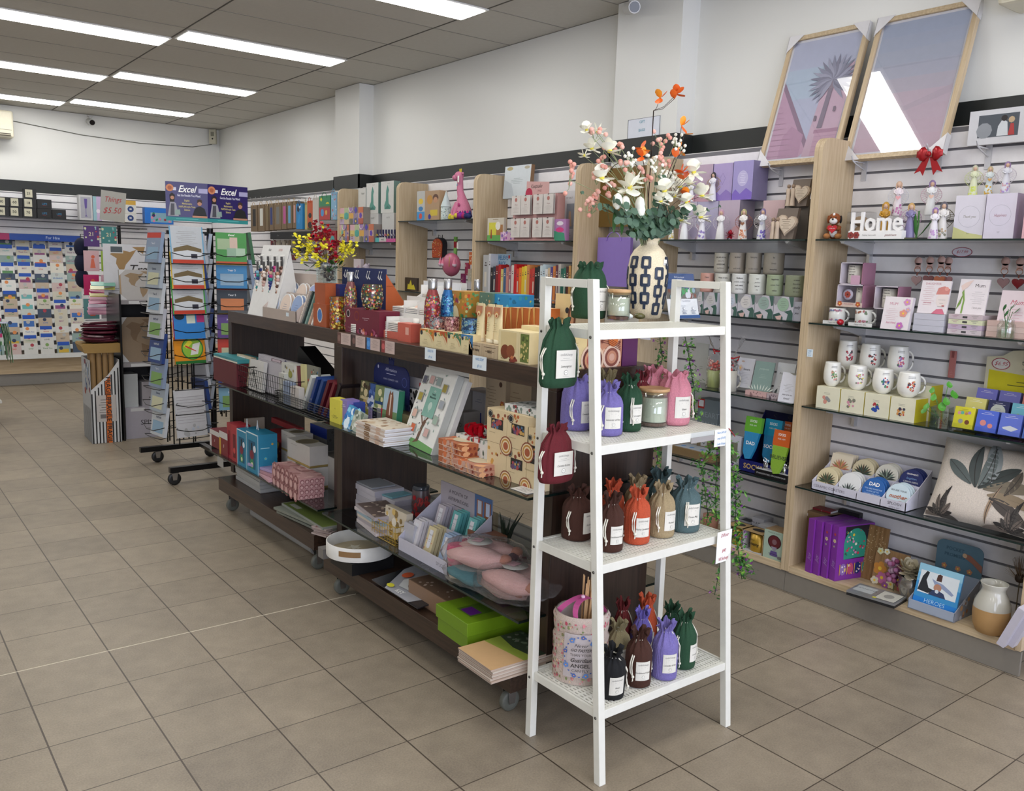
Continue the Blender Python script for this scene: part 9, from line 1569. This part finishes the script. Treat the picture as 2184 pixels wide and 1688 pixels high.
for r_ in range(3):
  for k in range(7 if r_<2 else 5):
    x=535+k*42;t=515+r_*58;z=onx(*A3(x,t+50),2.69).z;c=gg.choice(['2a2c34','1e1e24','7a1e2a','5a4a3a','8a7a64','6a7a6a','b8b0a0','c8b890','4a4a4a','a88a6a']);bi(A3,x,x+34,t,2.69,z,.012,c,'accessory_card',f'small accessory card, {rip(r_)} row, {rip(k)} column on the far slat wall'.replace('top row','first row').replace('top column','first column'),'card pack',(('s',5,.15,['8a8078','c8c0b0','3a3a3a'],k+r_*7),('r',.2,.88,.8,.98,C('b8b4ac'))),group='accessory cards')
# ================= back wall: greeting card rack, counter, shelf =================
YR=7.42
b=MB();OAKX=wood('oak_laminate_long','b39d7d','c4b091',.5,0);b.box(-3.6,2.40,YR,YB-.065,.13,.42,OAKX);b.box(-3.6,2.40,YR+.03,YB-.065,.001,.13,C('8a8680',.5));b.box(-3.61,2.41,YR-.004,YR,.33,.332,C('8a7a60'))
put(b,'low_counter','long low oak counter under the greeting card racks on the back wall','counter')
XR0,XR1=-1.35,1.17;zt_=ony(100,505,YB-.1).z
g=thing('card_rack','white stepped greeting card rack with blue For Him header rail','display rack',(0,0,0));b=MB()
for r in range(13): y=YB-.10-r*.018;z=zt_-.18-r*.096;b.box(XR0,XR1,y-.022,y-.02,z,z+.05,C('d8dad8',.3));b.box(XR0,XR1,y-.022,YB-.07,z-.003,z,C('c4c6c4',.4))
b.build('tiers',g);xm=xat(19,YB-.2,1.7);b=MB();b.box(xm,XR1,YB-.2,YB-.07,zt_-.05,zt_+.02,C('14449c',.3));f=Face(b,(xm,YB-.2,zt_-.05),(1,0,0),(0,0,1),XR1-xm,.07);f.text(.6,.5,.6,'For Him',C('c8d4e8'));b.build('blue_header',g)
b=MB();b.box(XR0,xm,YB-.2,YB-.07,zt_-.05,zt_+.02,C('a01858',.3));f=Face(b,(XR0,YB-.2,zt_-.05),(1,0,0),(0,0,1),xm-XR0,.07);f.text(.7,.5,.6,'For Her',C('e0c8d4'));b.build('magenta_header',g)
gg=RR(77);wd=['HAPPY','DAD','SON','LOVE','WOW','HUSBAND','BEST','Thank You','BIRTHDAY','60']
cn=[('d4d6d0','white'),('c8c4b4','cream'),('c0c8c4','pale grey'),('3a4a60','navy'),('dcdcd8','clean white'),('d8d4c8','ivory'),('b8a894','sand'),('c4b0ac','blush'),('8aa09c','sage'),('d0d0cc','bright white')]
for r in range(13):
  for k in range(7):
    x=XR1-.085-k*.162;y=YB-.124-r*.018;z=zt_-.178-r*.096;c,n=gg.choice(cn);tab=gg.random()<(.3 if k<5 else .55);tc='1c50b0' if k<5 else 'b02060';a=gg.choice(['c85a3a','3a6ab0','c8a83a','5a8a5a','8a4a7a','4a4a4a','6ab0b0']);a2=gg.choice(['d8884a','2a3a5a','a83a4a','7aa05a','b0b0b0'])
    o=[('t',.5,.62,.13,gg.choice(wd),C(a),True),('d',.3+.4*gg.random(),.86,.14,C(a2),8)] if gg.random()<.6 else [('r',.12,.3,.88,gg.uniform(.5,.7),C(a)),('d',gg.uniform(.3,.7),.6,.15,C(a2),8),('l',.5,.2,.5,2,.06,C('8a8a86'),.015)]
    if tab: o.append(('r',.06,.78,.94,1.03,C(tc)))
    pk('greeting_card',f'{n} greeting card{" with "+("blue" if k<5 else "pink")+" tab" if tab else ""}, {("first","second","third","fourth","fifth","sixth","seventh","eighth","ninth","tenth","eleventh","twelfth","thirteenth")[r]} row, {("first","second","third","fourth","fifth","sixth","seventh")[k]} column from right on card rack','greeting card',(x,y+.002,z+.003),0,.135,.0015,gg.choice((.165,.15,.175)),c,o,lean=7,group='greeting cards')
ZB=ony(*A1(100,436),YB-.3).z;b=MB();b.box(-3,1.9,YB-.3,YB-.065,ZB-.008,ZB-.001,C('1a1c1e',.2));put(b,'glass_shelf','dark glass shelf above the greeting card rack on the back wall','shelf')
bb=lambda x0,x1,t,z,lab,col,ops,nm='boxed_mug',H=None: bi(A1,x0,x1,t,YB-.29,z,.1,col,nm,lab,'mug box' if nm=='boxed_mug' else 'box',ops,face='S',H=H)
h9=ony(*A1(150,270),YB-.29).z-ony(*A1(150,350),YB-.29).z
for r,row in enumerate((((-30,78,'40'),(80,190,'50'),(192,305,'70'),(312,432,''),(436,552,'')),((-30,78,'30'),(80,190,'60'),(192,305,'18'),(312,432,'')),((200,305,'21'),))):
  for x0,x1,t in row:
    bb(x0,x1,0,ZB+r*h9,('black box with cream mug numbered '+{'40':'forty','50':'fifty','70':'seventy','30':'thirty','60':'sixty','18':'eighteen','21':'twenty-one','':''}[t] if t else 'black box with small blue lettering, '+('lower' if r==0 else 'upper')+(' right' if x0>430 else ' left'))+' on the back shelf','101012',(('r',.1,.1,.68,.92,C('c4c0aa')),('t',.39,.5,.4,t,C('1e1e1e'),True)) if t else (('t',.5,.5,.3,'LIFE',C('2a6a90'),True),('l',.5,.3,.5,1,.1,C('8a3a3a'),.04)),H=h9*.98)
bb(662,775,255,ZB,'white box picturing a purple champagne flute on the back shelf','b8b8b8',(('r',.12,.08,.88,.92,C('9a9aa4')),('p',((.38,.85),(.62,.85),(.58,.5),(.52,.45),(.52,.2),(.6,.15),(.4,.15),(.48,.2),(.48,.45),(.42,.5)),C('5a4a8a'))),'glass_box');bb(778,850,268,ZB,'tall pastel pink and blue box beside the flute box','b4a0c0',(('r',0,0,.4,1,C('8ab0b8')),('d',.6,.4,.25,C('d0c8d0'),10)),'pastel_box')
bb(1010,1135,300,ZB,'gold ribbon box behind two white badge boxes','b8923a',(('l',.5,.7,.8,3,.12,C('d0b070'),.06),),'gold_box')
for k in (0,1): bi(A1,1040,1135,0,YB-.3,ZB+k*.1,.02,'c4c4c0','badge_box','white box with round navy 80 badge, '+('lower','upper')[k]+' on the back shelf','box',(('d',.5,.5,.28,C('1e3a70'),16),('t',.5,.5,.25,'80',PAPER,True)),face='S',H=.098)
bb(1205,1445,360,ZB,'bright blue pen display tray on the back shelf','1a6ac0',(('r',.2,.1,.95,.7,C('7aa0b0')),('s',14,.05,['8a2a3a','2a7a5a','c87a9a','2a2a5a'],4,.25,.15,.9,.95)),'pen_display')
# ================= striped carton, travel stand =================
g=thing('striped_carton','black and white striped carton with orange FRAGILE tape holding kraft tubes','carton',(.575,3.87,0),-3);W_,D_=.215,.38;hL,hR=.42,.66;b=MB()
b.prism([(-W_/2,0),(W_/2,0),(W_/2,hR),(W_*.1,hR-.12),(-W_/2,hL)],.004,C('c8c8c6'));b.box(-W_/2,-W_/2+.004,0,D_,0,hR,C('aeb0b2'));b.box(W_/2-.004,W_/2,0,D_,0,hR,C('b4b4b4'));b.box(-W_/2,W_/2,D_-.004,D_,0,hR,C('b4b4b4'));b.box(-W_/2,W_/2,0,D_,0,.004,C('b4b4b4'))
f=frontF(b,W_,hR)
for k in range(9): x=.02+k*.112;f.rect(x,0,x+.045,(hL+(hR-hL)*x)/hR*.93,C('1a1614'));f.k-=.3
f.k+=2;f.rect(.18,.26,.84,.58,C('b8b2ac'));f.lines(.45,.52,.4,6,.03,C('4a4644'),.006);f.rect(.3,.3,.7,.35,C('6a6664'));f.poly([(.5,0),(.68,0),(.68,.82),(.5,.74)],C('c86414'))
for y in (.66,.4,.1): f.text(.59,y,.075,'FRAGILE',C('2a1a10'),True,False,1,-90)
f=sideF(b,W_,D_,hR,True);[f.rect(.04+k*.08,0,.06+k*.08,.42,C('5a5a5a')) for k in range(12)];f.spots(26,.07,['8a9ab0','a04a3a','c8ccd0','4a4a7a'],5,.3,.6,.97,.97);b.build('carton',g)
for k in range(6): x=-.07+.045*(k%4);b=MB();b.tube([(x,.05+.08*(k//4),.01),(x+.005,.06+.08*(k//4),.70)],.021,C('9a7a4e',.6),12);b.tube([(x+.0045,.0595+.08*(k//4),.7),(x+.005,.06+.08*(k//4),.701)],.018,C('3a2c1c'),10);put(b,'kraft_tube',('first','second','third','fourth','fifth rear','sixth rear')[k]+' kraft mailing tube standing in the striped carton','tube',(.575,3.90,.006))
b=MB();b.prism([(-.13,0),(.13,0),(.145,.06),(.12,.075),(-.14,.07),(-.15,.055)],.33,C('96763c',.6));put(b,'kraft_tray','shallow kraft tray sitting on top of the striped carton','tray',(.575,3.9,.712),-3)
for k in range(7): b=MB();gg=RR(k);b.ring([[(q*.13*cos(a)*(1+.1*gg.random()),q*.12*sin(a),z) for a in [i*pi/7 for i in range(14)]] for q,z in ((.9,0),(1,.01),(.9,.02))],C(('4a1e2a','5a2634')[k%2],.25,0,'foil'),False);put(b,'purple_film_pack',f'crumpled dark purple film pack, {rip(6-k)} of the heap on the kraft tray','pack',(.58+gg.uniform(-.02,.02),4.02,.79+k*.023),gg.uniform(-20,20),rx=gg.uniform(-6,6))
b=MB();b.box(0,.014,0,.42,0,1.17,C('0e0e0e',.35));f=Face(b,(0,.42,0),(0,-1,0),(0,0,1),.42,1.17);gg=RR(3)
for i in range(16): f.text(gg.random(),gg.uniform(.4,.98),.03,gg.choice('?SCO'),C('5a5a5a'));f.k-=.3
put(b,'black_end_board','tall black side board with white scribble print beside the striped carton','board',(.70,3.875,.0005))
g=thing('travel_stand','grey floor stand with white travel map header and boxed pinboard maps','display stand',(.865,3.9,0),0);W_=.29;b=MB()
for z in (.62,1.12): b.box(-W_/2,W_/2,0,.38,z-.03,z,C('8a8688'));f=Face(b,(-W_/2,0,z-.03),(1,0,0),(0,0,1),W_,.03);f.rect(.2,.1,.75,.9,C('c4c4c4'))
b.box(W_/2-.01,W_/2,0,.38,0,1.15,C('4a4848'));b.box(-W_/2,W_/2,.37,.38,0,1.2,C('3a3838'));b.build('shelves',g)
def mapface(f,c):
  f.poly([(.15,.8),(.35,.9),(.6,.85),(.75,.9),(.6,.7),(.5,.6),(.45,.48),(.55,.42),(.35,.5),(.28,.62),(.3,.72)],C(c));f.poly([(.6,.42),(.85,.35),(.8,.22),(.68,.08),(.62,.25)],C(c));f.poly([(.65,.95),(.95,.96),(.9,.82)],C(c))
b=MB();b.box(-W_/2-.05,W_/2,.3,.306,1.15,1.56,C('c4c4c8'));f=Face(b,(-W_/2-.05,.3,1.15),(1,0,0),(0,0,1),W_+.05,.41);mapface(f,'96784e');f.rect(.15,.82,.45,.97,C('c8c8c8'));f.rect(.17,.84,.43,.95,C('4a5258'));f.text(.75,.5,.26,'Tra',C('2a2624'),False,True);f.lines(.3,.12,.4,2,.03,C('6a6a6a'),.008);b.build('map_header',g)
for nm,z,h,c1,c2 in (('upper wrapped map frame with crumpled clear film',1.121,.24,'a8a4a0','8a7458'),('lower cork map frame with white corners',.621,.36,'8e7a62','7a6248')):
  pk('map_frame',nm+' in the travel stand','frame',(.865,3.99,z),0,.25,.03,h,c1,(('r',0,0,.04,1,C('9c8260')),('r',.96,0,1,1,C('9c8260')),('p',((0,1),(0,.8),(.2,1)),C('c4c4c4')),('p',((0,0),(.2,0),(0,.2)),C('c4c4c4'))),lean=6,fin=lambda b,w,d,h,c2=c2: mapface(frontF(b,w,h),c2))
for a,w_,h,nm,c in ((.865,.3,.255,'grey lettered carton on the floor under the travel stand','a4a0a8'),(.78,.12,.27,'white carton standing on the grey lettered carton','b4b8b8'),(.93,.12,.2,'pale grey carton beside the white one','a09ca0')): pk('storage_carton',nm,'carton',(a,3.93 if h==.255 else 3.96,.001 if h==.255 else .257),0,w_ if h!=.255 else .27,.2,h,c,(('t',.78,.5,.22,'SPLOSH',C('2a282c')),('t',.8,.3,.08,'HOME & GIFT',C('4a484c')),('r',.15,.88,.55,.98,C('c8c8c8'))) if h==.255 else ())
# ---- birthday card spinner, cap, sign ----
g=thing('card_spinner','dark wire birthday card spinner behind the travel stand','display rack',(.93,4.75,0));b=MB();b.tube([(0,0,0),(0,0,1.72)],.014,BLKW,8);[b.tube([(.25*cos(a),.25*sin(a),.02),(-.25*cos(a),-.25*sin(a),.02)],.012,BLKW,6) for a in (.4,1.97)];b.build('pole',g)
b=MB();[b.tube([(-.2,-.12,z),(.2,-.12,z),(.2,.12,z),(-.2,.12,z),(-.2,-.12,z)],.003,BLKW,4) for z in [.5+.24*i for i in range(6)]];b.build('wire_tiers',g)
for r in range(4):
  for k in range(2):
    x=A1((700,845)[k],0)[0];z=ony(*A1(700,(685,890,1090,1290)[r]),4.6).z;c,n=(('4a2a6a','purple foil 21'),('3a7a78','teal and red 21'),('c4a0a4','pink girl with balloons'),('8aa83a','lime green'),('b01858','magenta'),('c8a0ac','rose'),('5a8a8a','aqua'),('a09ca0','silver'))[r*2+k];m,w=spanS(x,x+33,4.6,z);pk('birthday_card',f'{n} birthday card in the dark wire card spinner','greeting card',(m,4.6,z),0,w,.002,.17,c,(('t',.5,.6,.25,'21',C('c8c0a0'),True),('s',10,.07,['c8c8a0','a83a4a','8ab0b0'],r),) if r==0 else (('d',.6,.7,.12,C('c85a3a'),10),('p',((.4,.15),(.75,.15),(.65,.6),(.5,.6)),C('c8644a'))))
g=thing('price_sign','clear plastic stand sign reading Things $5.50 in red handwriting','sign',(xat(A1(930,0)[0],4.7,1.8),4.7,1.735));b=MB();b.box(-.10,.10,0,.002,.02,.27,C('a8a69e',.3),MR(R(5),4,'Y'));f=Face(b,(-.1,-.001,.02),(1,0,0),(0,0,1),.2,.25);f.text(.55,.72,.26,'Things',C('b0383a'),False,True,.8);f.text(.5,.35,.28,'$5.50',C('b0383a'),False,True,.9);b.tube([(0,.002,0),(0,.002,.03)],.012,ACRY,8);b.build('card',g)
g=thing('cap_stack','dark navy caps hanging in a column left of the card spinner','cap',(xat(A1(678,0)[0],4.75,1.4),4.75,ony(*A1(680,1020),4.75).z));
b=MB();b.tube([(0,0,0),(0,0,.44),(.93-g.location.x,0,.44)],.004,BLKW,5);b.build('hanger',g)
for k in range(3): b=MB();b.sph((0,0,.07+.13*k),.075,C('0e1430',.9),12,.75,1,1.1);b.build('cap',g)
for k in range(9): gg=RR(k+40);b=MB();b.box(-.09,.09,0,.003,-.03,.03,C(gg.choice(['a83a6a','7aa04a','c8c06a','c890a8','6a9a8a','b0a0b0']),.2));put(b,'party_bag_pack',f'bright party bag pack, {rip(8-k)} of the loose heap beside the travel stand','pack',(.66,4.35-.02*k,1.0+.03*k),gg.uniform(-15,15),rx=-60)
# ================= book stand with spinners =================
Y0_=2.72;pX=xat(450,Y0_,1.3)
g=thing('book_stand','black wire book spinner stand on castors topped by purple exam book sign','display stand',(0,0,0));b=MB();b.tube([(pX,Y0_,.1),(pX,Y0_,ony(450,500,Y0_).z+.04)],.021,BLKW,10);b.build('pole',g)
b=MB()
for y in (2.32,3.02): b.box(.60,1.18,y-.02,y+.02,.085,.12,BLKW)
b.box(pX-.02,pX+.02,2.32,3.02,.09,.115,BLKW);zh=ony(400,497,Y0_).z;b.build('base_frame',g);b=MB();b.box(xat(355,Y0_,zh),xat(475,Y0_,zh)+.15,Y0_-.015,Y0_+.015,zh-.012,zh+.012,BLKW);b.build('top_bar',g)
for x,y in ((.63,2.32),(1.1,2.32),(.72,3.02),(1.1,3.02)): caster(g,x,y,.085,.042,C('161616',.4))
cov=[('1e3a8a','royal blue tests'),('c8ccd0','white science'),('2a7ab0','sky blue literacy'),('c83a2a','red phonics'),('2a7a3a','green English'),('d8a02a','orange maths'),('5a3a8a','violet writing'),('7aa8c0','pale blue exam'),('b8b83a','yellow spelling'),('1a2a3a','dark navy atlas')]
def column(cx,cy,n,w,z0,dz,nm,rots,special={}):
  b=MB();fr=(w+.03)/2
  for a in (0,90,180,270):
    M=MR(R(a+rots),3,'Z')
    for x in (-w*.2,w*.2): b.tube([tuple(M@Vector((x,-fr*.55,z0-.06)))[:2]+(z0-.06,),tuple(M@Vector((x,-fr*.55,z0)))[:2]+(z0+n*dz,)],.005,BLKW,4)
    for k in range(n):
      z=z0+k*dz
      for q,yy in ((.0,-fr*1.45),(.07,-fr*1.5)): b.tube([M@Vector(p) for p in ((-w*.2,-fr*.55,z+q),(-w*.52,yy,z+q),(-w*.2,yy-.012,z+q-.02*(q>0)),(w*.2,yy-.012,z+q-.02*(q>0)),(w*.52,yy,z+q),(w*.2,-fr*.55,z+q))],.0028,BLKW,4)
  b.v=[(x+cx,y+cy,z) for x,y,z in b.v];b.build('wire_column',g)
  gg=RR(n+int(cx*100))
  for fi,a in enumerate((0,90,270)):
    M=MR(R(a+rots),3,'Z')
    for k in range(n):
      if (fi,k) in special:
        s=special[(fi,k)]
        if not s: continue
        c,lab,ops,h=s
      else:
        c,l=cov[(k*3+fi*4+n)%10]
        if fi: c,l=(('b4b8c0','white'),('8494ac','grey-blue'),('c0c4c8','pale'),('26407c','navy'),('a0aab4','silver-grey'))[(k*2+fi)%5]
        lab=f'{l} workbook, {nm}, {("camera-facing","right","left")[fi]} side, {("lowest","second","third","fourth","fifth","sixth","seventh","eighth","ninth")[k]} pocket';h=.2;ops=(('r',0,.8,1,.97,C(gg.choice(['c8ccd0','c03a2a','d8b02a','1e3a8a']))),('t',.5,.62,.1,gg.choice(('Year 1','Year 5','NAPLAN','Science')),C('d8dce0' if int(c[:2],16)<140 else '2a3a5a'),True),('r',.12,.1,.88,.5,C(gg.choice(['7aa05a','8aa8c0','c87a4a','6a6a9a','c8c8a8']))))
      P=M@Vector((0,-fr*1.25,0));pk('workbook',lab,'book',(P.x+cx,P.y+cy,z0+k*dz+.004),a+rots,w*.86,.012 if fi==0 else .022,h,c,ops,lean=8)
cXl=xat(382,Y0_-.1,.9);cXr=xat(492,Y0_,.9)
read_=('b0205a','READING 1 skills workbook with magenta title band, on the front of the spinner',(('r',.68,.72,1,1,C('1e6ab0')),('t',.84,.86,.2,'1',C('c8d83a'),True),('t',.34,.86,.12,'READING',PAPER,True,False,.9),('t',.34,.75,.05,'Skills for Year 1',C('e0c040')),('r',0,0,1,.7,C('2a7ac0')),('d',.2,.55,.16,C('16202a'),14,.08),('r',.42,.38,.7,.62,C('c8d0c0')),('r',.75,.4,1,.68,C('a82a6a'))),.27)
gram=('d88a1a','orange and white GRAMMAR AND PUNCTUATION workbook with green circle',(('r',0,.64,1,1,C('dcdad4')),('r',.02,.66,.22,.98,C('b83a24')),('r',.06,.68,.2,.86,C('c8d03a')),('t',.6,.92,.07,'GRAMMAR AND',C('2a2a2a'),True),('t',.6,.83,.07,'PUNCTUATION',C('2a2a2a'),True),('t',.6,.74,.07,'WORKBOOK',C('2a2a2a'),True),('d',.58,.36,.36,C('2a7a2a'),24,.27),('d',.58,.36,.32,C('8ab83a'),24,.24),('p',((.3,.42),(.5,.58),(.6,.5),(.4,.36)),C('e0d83a')),('p',((.5,.2),(.75,.22),(.85,.5),(.6,.46)),C('d8d8d4')),('p',((.35,.4),(.7,.28),(.7,.3),(.36,.44)),C('c82a2a')),('r',0,0,1,.07,C('1e6a2a'))),.28)
papers=('c4c4c6','white ruled paper sheets in the lowest front pocket',tuple(('r',.05,.3+.06*i,.95,.305+.06*i,C('8a8086')) for i in range(10))+(('s',8,.07,['b8c0cc','a8a8a8'],3,.1,.05,.9,.25),),.32)
qz=[('b8bcc0',f'white exam book with {n} lower edge, {m} of three in the upper front column',(('l',.5,.85,.7,9,.05,C('9a9a9a'),.012),('r',0,0,1,.1,C('b83a24')),('r',.05,.12,.95,.4,C('c8ccd0')),('p',((.05,.4),(.5,.5),(.95,.4),(.95,.3),(.5,.36),(.05,.3)),C('6a5a3a')),('r',.6,.14,.8,.26,C('2a2a3a')),('r',-.04,0,0,1,C(n2)),('r',1,0,1.04,1,C(n2))),.24) for n,m,n2 in (('green','lowest','3a9a3a'),('yellow','middle','c8a82a'),('blue','top','6aa0c0'))]
column(cXl,Y0_-.1,8,.245,.28,.165,'left spinner',8,{(0,0):papers,(0,1):None,(0,2):None,(0,3):gram,(0,4):read_,(0,5):qz[0],(0,6):qz[1],(0,7):qz[2]})
gb=('3a8a3a','green photo-cover book facing front beside the pole',(('t',.5,.92,.09,'Excel',PAPER,True,True),('r',.05,.45,.45,.8,C('9ab08a')),('r',.45,.5,.7,.85,C('c8b0a0')),('r',.35,.2,.65,.5,C('8aa890')),('r',.65,.25,.95,.5,C('a8c0a8')),('r',0,0,1,.06,C('b84a24'))),.21)
en=('1e5a2e','green English workbook with orange band to the right of the spinner',(('r',0,.75,1,1,C('c88a1e')),('t',.5,.88,.13,'Excel',C('2a2a1a'),True,True),('t',.4,.55,.2,'English',PAPER,True),('t',.8,.6,.1,'K/F',C('c8c03a'))),.22)
column(cXr,Y0_,7,.235,.42,.17,'right spinner',-14,{(0,6):gb,(1,6):en})
# header sign
b=MB();pz=ony(*A1(1735,500),Y0_-.02).z;ph=ony(*A1(1735,182),Y0_-.02).z-pz;g2=thing('header_sign','folded purple Get the Results You Want sign with students pictured twice','sign',(pX-.005,Y0_-.03,pz+.012))
for s,(u0,u1) in ((-1,(1400,1738)),(1,(1738,2090))):
  x0=xat(A1(u0,0)[0],Y0_-.03,pz)-pX;x1=xat(A1(u1,0)[0],Y0_-.03,pz)-pX;w=x1-x0;b=MB();b.M=MT((x1 if s<0 else x0,0,0))@MR(R(8*s),4,'Z');o0=-w if s<0 else 0
  b.box(o0,o0+w,0,.003,0,ph,C('261a5e',.3));f=Face(b,(o0,0,0),(1,0,0),(0,0,1),w,ph);f.rect(0,0,1,.1,C('2a8a8a'));f.lines(.5,.05,.7,1,.05,C('6ab8b8'),.015);f.rect(.78,.74,1,.86,C('a8a4c8'));f.rect(.15,.78,.25,.86,C('c8c8d8'));f.disc(.1,.84,.09,C('c8825a'),16);f.disc(.1,.84,.05,C('a85a3a'),12);f.text(.5,.82,.24,'Excel',PAPER,True,True,.85);f.text(.55,.66,.085,'Get the Results You Want!',C('d8d8e8'),True,False,.62)
  for i,t in enumerate(('English','Mathematics','NAPLAN-style Tests','Science')): f.text(.5,.53-.08*i,.07,t,C('c8b87a'),True,False,.7)
  f.poly([(.04,.12),(.3,.12),(.24,.45),(.17,.5),(.1,.48)],C('9a98a0'));f.poly([(.1,.14),(.2,.14),(.2,.44),(.12,.44)],C('4a4a52'));f.poly([(.1,.48),(.2,.48),(.22,.66),(.15,.72),(.09,.66)],C('1e1614'));f.disc(.155,.59,.045,C('b88468'),12);f.poly([(.2,.16),(.34,.16),(.33,.3),(.22,.28)],C('8aa098'))
  f.poly([(.62,.12),(.98,.12),(.92,.34),(.82,.4),(.74,.38),(.68,.32)],C('101014'));f.disc(.8,.47,.055,C('b8846a'),12);f.poly([(.74,.48),(.75,.56),(.8,.59),(.86,.56),(.86,.48),(.8,.52)],C('3a2418'));f.rect(.62,.1,.98,.15,C('b8846a'));b.build('panel',g2)
# table corner and streamers at the left edge
g=thing('white_table','corner of a low white table at the left edge of view','table',(-.17,5.05,0));b=MB();b.box(-.6,.17,-.1,.5,.2,.222,C('c4c2ba',.4));b.build('top',g);b=MB();b.box(.1,.14,-.07,-.03,0,.2,C('c4c2ba',.4));b.build('leg',g);
g=thing('green_streamers','green and white foil streamers hanging at the left edge of view','streamers',(onz(3,745,.2).x,5.2,0));P=ony(2,690,5.0);b=MB();gg=RR(2)
for i in range(26): x=gg.uniform(-.12,.045);b.tube([(x,gg.uniform(-.04,.04),P.z+.0),(x+.02,0,P.z-.12),(x+.03,gg.uniform(-.03,.03),P.z-.3+gg.uniform(-.04,.04))],.003,C(gg.choice(('2a5a34','1a4a2a','8aa88a')),.3),3)
b.build('strands',g)['kind']='stuff';g.location=(P.x,5.0,0)
b=MB();b.tube([(-.6,0,0),(-.6,0,P.z+.01)],.012,STEEL,8);b.box(-.61,.045,-.01,.01,P.z,P.z+.012,STEEL);b.build('stand',g)
